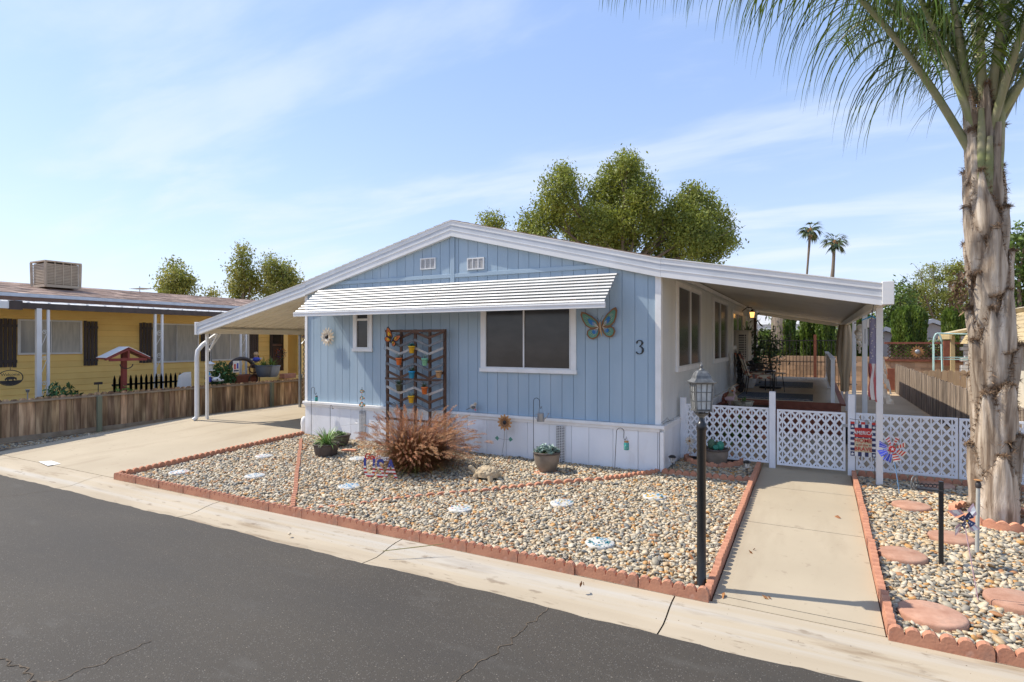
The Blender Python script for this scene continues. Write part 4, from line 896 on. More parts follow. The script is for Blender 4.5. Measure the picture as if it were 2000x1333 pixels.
# stacked spinner with three discs
g0 = V((PY(707,860,8.42).x, 8.42, gz(0,8.42))); t = thing('stacked_spinner', 'stake with three stacked rainbow coloured spinner ovals against the skirting vent', 'garden spinner', g0)
for k, (py_, s_) in enumerate(((765,.050),(778,.050),(791,.066))):
    c = PY(707,py_,8.42); g = MB(); cols = [M['red'],M['ygl'],M['teal'],M['bgreen'],M['wht'],M['iron']]
    for j in range(12):
        a0, a1 = 2*PI*j/12, 2*PI*(j+1)/12; e0 = V((math.cos(a0)*s_*1.15,-.0,math.sin(a0)*s_*.72)); e1 = V((math.cos(a1)*s_*1.15,0,math.sin(a1)*s_*.72)); tw = V((0,-.014*math.sin(a0*2),0))
        g.add([c+e0*.5+tw, c+e0+tw, c+e1+tw, c+e1*.5+tw], [(0,1,2,3)], (j*5+k)%4, r=.5); g.add([c+e0*.5+tw, c+e1*.5+tw, c+V((0,-.01,0))], [(0,1,2)], 4 if j%3 else 5)
        g.add([c+e0+tw, c+e0*1.06+tw, c+e1*1.06+tw, c+e1+tw], [(0,1,2,3)], 5)
    g.build('spinner_disc', cols, t)
g = MB(); g.tube([g0, PY(707,757,8.44)], .0035, 6); g.build('stake', M['iron'], t)
# white hummingbird stake
hc = PY(697,828,8.3); g0 = V((PY(670,850,8.2).x, 8.15, .5)); g = MB(); g.tube([g0, hc], .003, 5, mi=1); g.ball(hc, (.05,.012,.014), 8, 5); g.add([hc, hc+V((.09,-.02,-.0)), hc+V((.03,-.01,.03))], [(0,1,2)]); g.add([hc, hc+V((-.04,-.01,.085)), hc+V((.02,0,.04))], [(0,1,2)]); g.tube([hc+V((-.04,0,-.01)), hc+V((-.075,0,-.03))], .003, 5)
tag(g.build('hummingbird_stake', [M['wht'], M['galv']]), 'white hummingbird on a wire planted in the rear dark pot', 'garden ornament')
# solar path lights
def solar(px, py, lab):
    p = PG(px, py); t = thing('solar_light', lab, 'garden light', p, 'small black solar path lights'); h_ = .26
    g = MB(); g.tube([p, p+V((0,0,h_*.55))], .007, 8); g.build('stake', M['black'], t)
    g = MB(); g.lathe([(.012,h_*.55),(.028,h_*.60),(.040,h_*.86)], p, 8, smooth=False); g.build('lens', M['frost'], t)
    g = MB()
    for k in range(4): a = k*PI/2+.4; g.tube([p+V((.014*math.cos(a),.014*math.sin(a),h_*.55)), p+V((.044*math.cos(a),.044*math.sin(a),h_*.87))], .0035, 5)
    g.lathe([(.058,h_*.86),(.060,h_*.90),(.040,h_*.97),(.020,h_),(0,h_)], p, 8, smooth=False); g.build('cap', M['black'], t)
solar(1313,923,'small black solar path light beside the house corner'); solar(1459,935,'small black solar path light beside the walkway edging near the gate')
# ---------------- pots ----------------
def pot(p, r0, r1, h, m, label, cat='plant pot', flute=0, nf=0, name='plant_pot', soil=True):
    t = thing(name, label, cat, p)
    g = MB(); prof = [(r0*.92,0),(r0,.012),((r0+r1)/2*1.03,h*.5),(r1,h*.90),(r1,h*.905)]
    prof = [(r0*.95,0)]+[(r0+(r1-r0)*math.sin(PI/2*k/6)**.9, h*.9*k/6) for k in range(1,7)]
    g.lathe(prof, p, 64 if nf else 28, flute=flute, nf=nf); g.build('body', M[m], t)
    g = MB(); g.lathe([(r1*1.0,h*.89),(r1*1.07,h*.90),(r1*1.08,h*.99),(r1*1.03,h),(r1*.94,h*.99),(r1*.92,h*.88)], p, 32); g.build('rim', M[m] if m != 'pot' else M['dpot'], t)
    if soil: g = MB(); g.lathe([(0,h*.90),(r1*.95,h*.90)], p, 20); g.build('soil', M['soil'], t)
    return t
sp = PG(1068,924); t = pot(sp, .115, .195, .31, 'pot', 'fluted taupe pot of blue grey succulents on a red saucer before the skirting', flute=.028, nf=32)
g = MB(); g.lathe([(0,.03),(.21,.03),(.215,.0)], sp-V((0,0,.012)), 30); tag(g.build('pot_saucer', M['terra']), 'round terracotta slab under the fluted succulent pot', 'saucer')
for ch in t.children: ch.location.z += .02
def foliage(parent, c, n, ln_, w_, m, rad, up=.6, seg=5, droop=1.2, name='foliage', hj=.02, z0=0):
    """arching strap leaves as one mesh"""
    P = []
    c = V(c); vs = []; g = MB()
    for i in range(n):
        a = random.random()*2*PI; L_ = ln_*random.uniform(.55,1.1); el = random.uniform(up*.5, 1.35); b = c+V((math.cos(a),math.sin(a),0))*rad*random.random()+V((0,0,z0+random.random()*hj))
        p = V(b); d = V((math.cos(a)*math.cos(el), math.sin(a)*math.cos(el), math.sin(el))); s_ = V((-math.sin(a), math.cos(a), 0)); row = []
        for k in range(seg+1):
            t_ = k/seg; w2 = w_*math.sin(PI*min(.98, .25+.75*t_))**.8*(1 if t_ < .98 else .05); row += [p-s_*w2/2, p+s_*w2/2]
            p = p+d*L_/seg; d = (d+V((0,0,-droop/seg))*(.5+t_)).normalized()
        g.add(row, [(2*k,2*k+1,2*k+3,2*k+2) for k in range(seg)], 0, True, random.random())
    return g.build(name, M[m], parent)
def rosette(parent, c, n, rad, sz, m, name='foliage', hz=.10):
    g = MB(); c = V(c)
    for i in range(n):
        a = random.random()*2*PI; r_ = rad*math.sqrt(random.random()); b = c+V((r_*math.cos(a), r_*math.sin(a), hz*(1-(r_/rad)**2)*random.uniform(.4,1.2))); rv = random.random()
        for k in range(9):
            a2 = 2*PI*k/9+random.random(); el = random.uniform(.2,1.1); d = V((math.cos(a2)*math.cos(el), math.sin(a2)*math.cos(el), math.sin(el))); s_ = V((-math.sin(a2),math.cos(a2),0)); s2 = sz*random.uniform(.7,1.2)
            g.add([b, b+d*s2*.55-s_*s2*.30, b+d*s2, b+d*s2*.55+s_*s2*.30], [(0,1,2),(0,2,3)], 0, False, min(1,max(0,rv+random.uniform(-.2,.2))))
    return g.build(name, M[m], parent)
rosette(t, sp+V((0,0,.31)), 70, .19, .055, 'succ')
rosette(t, sp+V((0,-.02,.29)), 16, .15, .04, 'leaf', name='green_shoots', hz=.04)
# barrel pot with spider plant, and the pot behind
sp1 = PG(637,892); t = pot(sp1, .165, .215, .235, 'dpot', 'dark round barrel pot with a spilling spider plant at the left end of the bed')
M['variegated'] = mat('pale striped leaf', (.28,.38,.12), (.12,.24,.04), .5, 30, rnd=.3, c3=(.50,.55,.30))
foliage(t, sp1+V((0,0,.22)), 90, .36, .016, 'variegated', .10); foliage(t, sp1+V((.12,-.03,.20)), 26, .30, .014, 'leaf', .06, droop=2.2, name='trailing_foliage')
sp2 = PG(661,874); t = pot(sp2, .13, .215, .245, 'dpot', 'dark tapered planter behind the spider plant pot'); rosette(t, sp2+V((0,0,.23)), 26, .16, .05, 'leaf', hz=.05)
g = MB(); p = PG(680,885); g.beam(p+V((-.10,-.05,.03)), p+V((.12,.07,.03)), .10, .055); tag(g.build('brick', M['terra'], bevel=.004), 'loose terracotta brick beside the dark tapered planter', 'brick')
# cactus pot
cp_ = PG(1398,913); t = pot(cp_, .115, .185, .30, 'pot', 'fluted taupe pot with painted cactus stones in the ring by the gate', flute=.028, nf=32)
g = MB(); g.ball(cp_+V((-.06,-.02,.36)), (.06,.05,.085), 14, 9, 0); g.ball(cp_+V((.075,-.03,.35)), (.055,.045,.075), 14, 9, 1); g.ball(cp_+V((.01,-.07,.32)), (.045,.04,.045), 12, 8, 1); g.ball(cp_+V((.0,.05,.33)), (.05,.045,.06), 12, 8, 0)
g.build('cactus', [mat('painted green stone', (.09,.16,.08), (.05,.10,.06), .6, 40, lo=.48, hi=.52), mat('painted teal stone', (.04,.27,.17), (.03,.18,.13), .6, 40, lo=.48, hi=.52)], t)
# tortoise
tp = PG(948,938); t = thing('tortoise_statue', 'cast stone tortoise statue walking left on the gravel beside the grass', 'statue', tp)
g = MB(); c = tp+V((.03,0,.085)); n_, m_ = 26, 14; vs = []
for i in range(m_+1):
    th = PI*.56*i/m_
    for j in range(n_):
        a = 2*PI*j/n_; br_ = 1+.07*abs(math.sin(a*4.5))*math.sin(th*1.2)+.05*abs(math.sin(th*6)); vs.append(c+V((.175*math.sin(th)*math.cos(a)*br_, .135*math.sin(th)*math.sin(a)*br_, .115*math.cos(th)*br_)))
g.add(vs, [(i*n_+j,i*n_+(j+1)%n_,(i+1)*n_+(j+1)%n_,(i+1)*n_+j) for i in range(m_) for j in range(n_)], 0, True, .5)
rs_ = random.Random(9)
for i in range(46):
    th = math.acos(1-rs_.random()*.95); a = rs_.random()*2*PI; g.ball(c+V((.170*math.sin(th)*math.cos(a), .130*math.sin(th)*math.sin(a), .108*math.cos(th))), (.034,.030,.024), 8, 5)
g.build('shell', M['stone'], t)
g = MB(); g.tube([c+V((-.13,-.02,-.01)), c+V((-.19,-.03,.03)), c+V((-.235,-.035,.065))], [.045,.036,.032], 12); g.ball(c+V((-.262,-.038,.080)), (.046,.034,.036), 14, 9); g.ball(c+V((-.285,-.066,.092)), .006, 6, 4); g.ball(c+V((-.285,-.012,.092)), .006, 6, 4)
for (x, y) in ((-.12,-.10),(-.10,.10),(.11,-.10),(.12,.10)): g.tube([c+V((x,y,-.0)), c+V((x*1.15,y*1.2,-.045)), c+V((x*1.2,y*1.2,-.085))], [.045,.036,.040], 10)
g.tube([c+V((.16,0,-.03)), c+V((.215,0,-.06))], [.02,.006], 8); g.build('body', M['stone'], t)
# GOD BLESS USA sign
sg = PG(742,938); Dq = sg.y/ray(742,938).y; t = thing('yard_sign', 'flag coloured cut out yard sign with lettering stuck in front of the ornamental grass', 'yard sign', sg)
ux = V((math.cos(R(12)), math.sin(R(12)), 0)); c = sg+V((0,0,.155))
def flagmat():
    m = bpy.data.materials.new('flag painted letters'); m.use_nodes = True; t_ = m.node_tree; n = t_.nodes; l = t_.links; b = n['Principled BSDF']
    co = n.new('ShaderNodeTexCoord'); s_ = n.new('ShaderNodeSeparateXYZ'); l.new(co.outputs['Generated'], s_.inputs[0])
    def q(op, a, b_): x = n.new('ShaderNodeMath'); x.operation = op; (l.new(a, x.inputs[0]) if not isinstance(a, float) else setattr(x.inputs[0], 'default_value', a)); (l.new(b_, x.inputs[1]) if not isinstance(b_, float) else setattr(x.inputs[1], 'default_value', b_)); return x.outputs[0]
    st_ = q('GREATER_THAN', q('FRACT', q('MULTIPLY', q('ADD', s_.outputs[2], q('MULTIPLY', s_.outputs[0], -.04)), 5.2), 0.0), .5)
    bl = q('GREATER_THAN', s_.outputs[2], .58)
    x1_ = n.new('ShaderNodeMix'); x1_.data_type = 'RGBA'; l.new(st_, x1_.inputs[0]); x1_.inputs[6].default_value = (.55,.03,.025,1); x1_.inputs[7].default_value = (.75,.73,.70,1)
    x2_ = n.new('ShaderNodeMix'); x2_.data_type = 'RGBA'; l.new(bl, x2_.inputs[0]); l.new(x1_.outputs[2], x2_.inputs[6]); x2_.inputs[7].default_value = (.03,.05,.26,1); l.new(x2_.outputs[2], b.inputs['Base Color']); return m
g = MB(); g.text('USA', c, ux, (0,0,1), size=.39, depth=.008, sx=.80, bold=.006); g.build('letters', flagmat(), t)
g = MB(); nz = ux.cross(V((0,0,1)))
for (x, z) in ((-.20,.09),(-.20,.05),(-.045,.095),(-.01,.07),(.03,.09),(.16,.08),(.19,.05),(.145,.04),(-.09,.085),(-.09,.05),(-.165,.075)): g.star(c+ux*x+V((0,0,z))+nz*.006, ux, (0,0,1), .010, .002, 0)
g.build('star_marks', M['wht'], t)
g = MB(); g.text('God', c+ux*-.155+V((0,0,.178)), ux, (0,0,1), size=.125, depth=.006, shear=.25, bold=.004); g.build('red_word', M['red'], t)
g = MB(); g.text('Bless', c+ux*.03+V((0,0,.172)), ux, (0,0,1), size=.115, depth=.006, shear=.25, bold=.003); g.build('white_word', M['wht'], t)
g = MB(); g.beam(c+ux*-.02+V((0,.004,.15)), c+ux*.14+V((0,.004,.16)), .006, .05); g.build('backing', M['navy'], t)
g = MB(); g.tube([c+ux*.14+V((0,.01,-.10)), c+ux*.15+V((0,.01,-.17))], .004, 6); g.tube([c+ux*-.15+V((0,.01,-.10)), c+ux*-.15+V((0,.01,-.17))], .004, 6); g.build('stakes', M['galv'], t)
# dry twig lying over the edging
g = MB(); a, b = PZ(748,1077,.02), PZ(868,1063,.11); g.tube([a, a.lerp(b,.5)+V((0,0,-.0)), b], [.004,.005,.003], 5); tag(g.build('dry_stem', mat('dry olive stem', (.20,.19,.06), (.28,.22,.09), .8, 20)), 'long dry stem lying across the street edging', 'stem')
# small stones on the gutter
for px, py in ((627,1026),(566,1040),(299,948)):
    p = PZ(px,py,-.0); P_ = I1[0]*np.array([.026,.02,.014])*(1+rng.normal(size=(len(I1[0]),1))*.1)+np.array([p.x,p.y,p.z-.03 if p.y < 4.8 else p.z])
    o = inst_mesh('stray_pebble', P_[None]+np.array([0,0,.01]), I1[1], np.array([.3]), M['pebble'], smooth=True); tag(o, 'stray pebble lying on the concrete gutter beside the edging row', 'pebble', 'stray pebbles on the gutter')

# ---------------- wall butterfly, trellis ----------------
def butterfly(name, c, sc, rot, mats, label, y=0):
    t = thing(name, label, 'wall decoration', c)
    cr, sr = math.cos(rot), math.sin(rot)
    def P2(x, z, d=0): return V((c.x+sc*(x*cr-z*sr), c.y-d, c.z+sc*(x*sr+z*cr)))
    up = [(.04,.02),(.10,.22),(.30,.44),(.55,.62),(.68,.66),(.72,.55),(.66,.32),(.56,.12),(.40,.0),(.2,-.04)]
    lo_ = [(.04,.0),(.2,-.04),(.40,-.02),(.52,-.08),(.56,-.22),(.48,-.36),(.34,-.42),(.18,-.36),(.08,-.22)]
    for s_ in (-1, 1):
        g = MB()
        for poly in (up, lo_):
            a = [P2(s_*x, z, .012+.05*x) for x, z in poly]; cx_ = sum(x for x, z in poly)/len(poly); cz_ = sum(z for x, z in poly)/len(poly)
            g.add([P2(s_*cx_, cz_, .012+.05*cx_)]+a, [(0,1+k,1+(k+1)%len(a)) for k in range(len(a))], 0)
            b_ = [P2(s_*(cx_+(x-cx_)*.80), cz_+(z-cz_)*.80, .020+.05*x) for x, z in poly]; g.add([P2(s_*cx_, cz_, .022+.05*cx_)]+b_, [(0,1+k,1+(k+1)%len(b_)) for k in range(len(b_))], 1)
            b_ = [P2(s_*(cx_*.75+(x-cx_)*.42), cz_*.75+(z-cz_)*.42, .028+.05*x) for x, z in poly]; g.add([P2(s_*cx_*.75, cz_*.75, .030+.05*cx_)]+b_, [(0,1+k,1+(k+1)%len(b_)) for k in range(len(b_))], 2)
            g.tube(a+[a[0]], .008*sc*2, 6, mi=0)
            for k in range(1, len(a)-1, 1): g.beam(P2(s_*.07,.0,.032), P2(s_*(cx_*.5+poly[k][0]*.5), cz_*.5+poly[k][1]*.5, .034+.04*poly[k][0]), .006*sc, .004, up=(0,1,0), mi=3)
        g.build('wing', mats, t)
    g = MB(); g.tube([P2(0,.20,.03),P2(0,.10,.04),P2(0,-.15,.035),P2(.01,-.36,.02)], [.03*sc,.045*sc,.035*sc,.01*sc], 8, mi=0)
    for s_ in (-1,1): g.tube([P2(0,.18,.03),P2(s_*.08,.34,.03),P2(s_*.13,.42,.03),P2(s_*.16,.40,.03)], .006*sc, 5, mi=1)
    g.build('body', [mats[3] if len(mats) < 5 else mats[4], M['iron']], t); return t
butterfly('wall_butterfly', PY(1174,640,YF-.02), .42, R(6), [M['copper'],M['bgreen'],M['bblue'],M['ivory'],M['tan']], 'green and blue metal butterfly on the wall right of the big window')
TY = 8.50
trl = thing('trellis', 'dark wooden chevron trellis leaning on the blue wall behind the ornamental grass', 'trellis', (-6.6,TY,.13))
tx0, tx1 = PY(757,650,TY).x, PY(869,650,TY).x; tzt = PY(757,645,TY).z-.0
cols_ = [tx0+(tx1-tx0)*k/4 for k in range(5)]; cw = (tx1-tx0)/4
for x in cols_: g = MB(); g.boxe(x-.024,x+.024,TY-.02,TY+.02,.12,tzt); g.build('upright', M['dwood'], trl, bevel=.003)
g = MB(); g.boxe(tx0-.03,tx1+.03,TY-.045,TY-.021,tzt-.05,tzt-.005); g.build('rail', M['dwood'], trl, bevel=.003)
for pz in (742, 822): z = PY(813,pz,TY).z; g = MB(); g.boxe(tx0-.03,tx1+.03,TY-.043,TY-.021,z-.02,z+.02); g.build('rail', M['dwood'], trl, bevel=.003)
ms = ['dwood','gwood','wwood','dwood','gwood','dwood','gwood','wwood','dwood','gwood','wwood']
z = tzt-.16; k = 0
while z > .75 and k < 11:
    g = MB(); am = .115
    for i in range(4):
        if k == 0 and i == 0: continue
        x0, x1 = cols_[i], cols_[i+1]; za, zb_ = (z+am, z) if i%2 == 0 else (z, z+am)
        g.beam((x0+.004,TY-.032-.004*(i%2),za),(x1-.004,TY-.032-.004*(i%2),zb_),.020,.044,up=(0,0,1),r=random.random())
    g.build('slat', M[ms[k]], trl); z -= .148; k += 1
def small_pot(px, py, m, plant, lab):
    c = PY(px, py, TY-.13); t = thing('hanging_pot', lab, 'plant pot', c, 'little coloured pots hung on the trellis')
    g = MB(); g.lathe([(.036,-.075),(.040,-.073),(.055,.03),(.062,.032),(.063,.060),(.054,.060),(.05,.04),(0,.04)], c, 20); g.build('body', M[m], t)
    g = MB(); g.tube([c+V((.0595*math.cos(a),.0595*math.sin(a),.028)) for a in np.linspace(0,2*PI,17)], .003, 5); g.beam(c+V((0,.06,.028)), c+V((0,.10,.028)), .01, .01); g.build('wire_hoop', M['black'], t)
    if plant == 'suc': rosette(t, c+V((0,0,.055)), 16, .055, .038, 'tealleaf' , hz=.03)
    elif plant == 'grey': foliage(t, c+V((0,0,.05)), 34, .12, .008, 'succ', .035, up=.9, droop=.5)
    elif plant == 'green': foliage(t, c+V((0,0,.05)), 30, .11, .010, 'darkleaf', .035, up=.9, droop=.6)
M['tealleaf'] = mat('teal succulent', (.05,.30,.30), (.04,.20,.20), .6, 9, rnd=.3); M['darkleaf'] = mat('dark green leaf', (.03,.07,.03), (.06,.11,.05), .6, 9, rnd=.3)
for a in [(804,683,'ygl','suc','yellow pot with teal succulent, highest on the trellis'),(779,706,'orange','grey','orange pot with grey leaves at the upper left of the trellis'),(829.5,707,'mint','grey','mint green pot at the upper right of the trellis'),(804,732,'blueg','green','bright blue pot in the middle of the trellis'),(857,731,'tan','none','tan clay pot at the right edge of the trellis'),(779,757,'oliv','green','dark olive pot at the lower left of the trellis'),(829,763,'orange','green','orange pot at the lower right of the trellis'),(803,780,'ygl','grey','yellow pot lowest on the trellis')]: small_pot(*a)
butterfly('metal_butterfly', PY(767,663,TY-.06), .26, R(-28), [M['iron'],M['orange'],M['ygl'],M['iron'],M['iron']], 'orange and yellow butterfly on the top left corner of the trellis')
g = MB(); pts = [(tx0-.03,TY-.05,tzt+.02)]
for i in range(46): pts.append((tx0-.02+random.uniform(-.02,.03)+(0 if i < 22 else (i-22)*.02), TY-.05+random.uniform(-.02,.02), tzt-.05-(i*.062 if i < 22 else 1.36+random.uniform(-.04,.04))))
g.tube(pts, .0035, 4); tag(g.build('string_light_cable', M['iron']), 'thin dark string light cable wound down the left side of the trellis', 'cable')
g = MB(); pts = [(tx0+.1+i*.08, TY-.055, tzt-.05-.05*math.sin(i*PI/5)**2) for i in range(16)]+[(tx1, TY-.055, tzt-.1-i*.1) for i in range(14)]; g.tube(pts, .0035, 4); tag(g.build('string_light_cable', M['iron']), 'thin dark string light cable swagged along the top and right of the trellis', 'cable')
# wrapped white hose box beside the driveway corner
g = MB(); p = V((-9.78, 8.75, gz(-9.8,8.7))); g.lathe([(.0,.0),(.06,.0),(.075,.05),(.07,.14),(.08,.22),(.065,.32),(.03,.36),(0,.36)], p, 14); tag(g.build('wrapped_valve', M['wht']), 'white wrapped pipe valve at the driveway corner of the home', 'pipe cover')
# ================= brown fence and yellow neighbour =================
FX = -14.6
ff = thing('board_fence', 'low weathered brown board fence with scalloped tops between the driveway and the yellow house', 'fence', (FX, 9, .12))
y = 4.2; g = MB(); rF = random.Random(12)
while y < 21:
    w_ = rF.uniform(.13,.145); h_ = .93+rF.uniform(-.012,.02); z0 = .13
    pts = [(FX-.03,y,z0),(FX-.03,y+w_,z0),(FX-.03,y+w_,h_-.02+.0),(FX-.03,y+w_*.75,h_+.012),(FX-.03,y+w_*.25,h_+.012),(FX-.03,y,h_-.02)]
    g.prism(pts, (-.018,0,0), r=rF.random()); y += w_+rF.uniform(.002,.008)
g.build('pickets', M['fence'], ff)
g = MB(); g.boxe(FX-.029, FX+.010, 4.2, 21, .855, .895); g.build('top_rail', M['rail'], ff, bevel=.003)
g = MB(); g.boxe(FX-.029, FX+.012, 4.2, 21, .07, .16); g.build('bottom_rail', M['rail'], ff, bevel=.003)
for y in (4.72, 7.07, 9.42, 11.78, 14.15, 16.5, 18.9): g = MB(); g.boxe(FX+.012, FX+.09, y-.045, y+.045, .0, .875); g.build('post', M['gpost'], ff, bevel=.004)

HX = -18.0
yh = thing('yellow_house', 'yellow lap sided mobile home with brown shutters behind the brown fence', 'house', (HX, 9, 0))
g = MB(); z = .25; k = 0
while z < 3.2:
    g.add([(HX+.018,0,z+.012),(HX+.018,14.85,z+.012),(HX,14.85,z+.168),(HX,0,z+.168),(HX-.012,0,z),(HX-.012,14.85,z)], [(0,1,2,3),(0,4,5,1)], 0, r=random.random()); z += .168
g.boxe(-24.5, HX-.001, 0, 14.85, 0, 3.25); g.boxe(-24.5,-18.6,14.85,17.5,0,3.25); g.build('wall', M['yellow'], yh)
g = MB()
nx, ny = 9, 150
for i in range(nx):
    xa, xb = -17.62-4.0*i/nx, -17.62-4.0*(i+1)/nx; za, zb_ = 3.34+.58*i/nx, 3.34+.58*(i+1)/nx
    j = 0; yv = -1.0-random.random()*.3
    while yv < 18.2:
        w_ = random.uniform(.2,.4); th = random.choice((.012,.02)); g.add([(xa,yv,za+th),(xa,yv+w_,za+th),(xb,yv+w_,zb_+.004),(xb,yv,zb_+.004),(xa,yv,za-.01),(xa,yv+w_,za-.01)], [(0,1,2,3),(0,4,5,1)], 0, r=random.random()); yv += w_
g.quad((-21.62,-1,3.93),(-21.62,18.2,3.93),(-25.6,18.2,3.3),(-25.6,-1,3.3)); g.quad((-17.64,-1,3.30),(-17.64,18.2,3.30),(-21.62,18.2,3.88),(-21.62,-1,3.88))
M['roofy'] = mat('mottled brown shingle', (.20,.13,.10), (.34,.24,.19), .9, 4, (1,1,1), .4, 20, rnd=.38); rf = g.build('roof', M['roofy'], yh)
g = MB(); g.boxe(-17.62,-17.50,-1,18.2,3.25,3.335); g.build('gutter', mat('blue grey gutter', (.42,.45,.49), None, .4), yh)
g = MB(); g.boxe(-17.70,-17.62,-1,18.2,3.10,3.25); g.build('fascia', M['brown'], yh)
g = MB()
for (y0, y1) in ((6.16, 9.0),(9.01,12),(12.01,15.2)):
    g.add([(-17.70,y0,3.14),(-17.70,y1,3.14),(-15.98,y1,3.02),(-15.98,y0,3.02),(-17.70,y0,3.10),(-17.70,y1,3.10),(-15.98,y1,2.98),(-15.98,y0,2.98)], [(0,1,2,3),(4,7,6,5),(0,3,7,4),(2,1,5,6)])
yv = 6.3
while yv < 15.1: g.beam((-17.7,yv,3.15),(-15.98,yv,3.03),.05,.03); yv += .4
pr = g.build('porch_roof', M['whitem'], yh)
g = MB(); g.boxe(-16.05,-15.96,6.17,15.2,2.88,3.015); g.build('porch_fascia', M['dbrown'], yh)
g = MB(); g.prism([(-17.7,2,3.10),(-16.0,2,3.0),(-16.0,2,2.9),(-17.7,2,3.0)], (0,4.15,0)); g.boxe(-15.99,-15.92,2,5.92,2.87,3.03); g.build('carport_roof', M['whitem'], yh)
g = MB(); g.boxe(-15.99,-15.90,5.922,6.16,2.85,3.05); g.build('dark_gutter_end', M['dbrown'], yh)
def ypost(px, w_, parent, name='porch_post'):
    p = PXX(px, 700, -16.0); g = MB(); g.boxe(-16.0-w_/2,-16.0+w_/2,p.y-w_/2,p.y+w_/2,.05,2.90); return g.build(name, M['whitem'], parent, bevel=.004)
for px, w_ in ((75,.10),(94,.055),(303,.055),(316.5,.055),(470,.055),(480.5,.055)): ypost(px, w_, yh)
def scroll(y0, y1, z0):
    g = MB(); ym = (y0+y1)/2; r_ = (y1-y0)*.42
    for zz2 in (z0, z0-.62, z0-1.2):
        g.tube([(-16.0, ym+r_*(1-k/22)*math.cos(k*.55), zz2+r_*(1-k/22)*math.sin(k*.55)) for k in range(18)], .007, 5); g.tube([(-16.0,y0,zz2-.35),(-16.0,y1,zz2+.02)], .007, 5)
    g.build('scroll_bracket', M['white'], yh)
scroll(6.55, 6.68, 2.35); scroll(9.17,9.37,2.35); scroll(11.83,12.02,2.35)
def ywin(px0, px1, py0, py1, parent):
    a = PXX(px0, py1, HX+.02); b = PXX(px1, py1, HX+.02); zt_ = PXX(px0, py0, HX+.02).z; f = window(parent, a.y, b.y, a.z, zt_, HX+.018, split=.5, axis='x', trim=.035, glassmat='curtain', proud=.03, sill=False)
    L_ = b.y-a.y; g = MB(); g.boxe(HX+.021,HX+.029+.002, a.y+L_*.52, b.y-.06, a.z+.05, a.z+(zt_-a.z)*.96); g.build('blind', mat('cream blind', (.58,.55,.48), (.46,.44,.38), .6, 3, (1,6,1)), f)
    return a, b, zt_
w1 = ywin(34,160,624,694,yh); w2 = ywin(298,388,632,710,yh); w3 = ywin(410,486,637,706,yh)
g = MB(); p = PXX(390,700,HX+.04); 
def shutter(px0, px1, py0, py1, px_ref):
    a = PXX(px0, py1, HX+.03); b = PXX(px1, py1, HX+.03); z0 = a.z; z1 = PXX(px0, py0, HX+.03).z; g = MB(); n = 4; w_ = (b.y-a.y)/n
    for i in range(n): g.boxe(HX+.02,HX+.038,a.y+w_*i+.008,a.y+w_*(i+1)-.008,z0+random.uniform(-.01,.01),z1+random.uniform(-.01,.01))
    for zz2 in (z0+.12*(z1-z0), z0+.86*(z1-z0)): g.boxe(HX+.038,HX+.055,a.y,b.y,zz2-.035,zz2+.035)
    g.build('shutter', M['dbrown'], yh)
shutter(-3,33,623,719,0); shutter(163,191,628,715,0); shutter(272,297,631,710,0); shutter(392,410,636,707,0); shutter(487,505,640,706,0)
# door bay
d0, d1 = PXX(527,700,HX+.03).y, PXX(553,700,HX+.03).y; zd = PXX(527,726,HX+.03).z
g = MB(); g.boxe(HX+.02,HX+.06,d0,d1,zd,2.62); dr = g.build('door', M['dbrown'], yh); g = MB(); g.boxe(HX+.061,HX+.066,d0+.12,d1-.12,zd+1.05,2.5); g.boxe(HX+.061,HX+.066,d0+.12,d1-.12,zd+.15,zd+.9); g.build('screen', M['screen'], dr)
g = MB()
for i in range(7): yv = d0+.14+(d1-d0-.28)*i/6; g.boxe(HX+.067,HX+.075,yv-.01,yv+.01,zd+.15,zd+.9)
g.boxe(HX+.067,HX+.08,d0+.08,d1-.08,zd+.95,zd+1.0); g.build('bars', M['brown'], dr)
g = MB(); a, b = PXX(553,700,HX+.03).y, PXX(570,700,HX+.03).y; g.boxe(HX,HX+.9,a+.25,a+.30,.5,2.7); g.build('open_screen_door', M['yellow'], yh)
g = MB(); g.boxe(HX+.9,HX+1.0,a+.3,14.95,.1,2.75); g.build('porch_wall', M['yellow'], yh)
def wreath(c, r_, lab, name='wreath'):
    g = MB()
    for i in range(90):
        a = random.random()*2*PI; rr_2 = r_+random.gauss(0,.035); q = V(c)+V((random.uniform(0,.05), rr_2*math.cos(a), rr_2*math.sin(a))); s_ = .035
        d = V((random.uniform(-.3,1),random.gauss(0,1),random.gauss(0,1))).normalized(); u = d.cross(V((1,.1,.2))).normalized(); g.add([q-d*s_, q+u*s_*.4, q+d*s_, q-u*s_*.4], [(0,1,2,3)], random.choice((0,0,1,2,3)))
    tag(g.build(name, [flat('dull purple petal', (.12,.07,.22)), M['iron'], M['orange'], M['bgreen']]), lab, 'wreath')
wreath((HX+.10, d0+.42, zd+1.0-.35), .18, 'purple and orange wreath on the lower half of the dark screen door'); wreath((HX+1.0, a+.15, 2.45), .15, 'bunch of dried purple flowers hanging at the yellow porch corner')
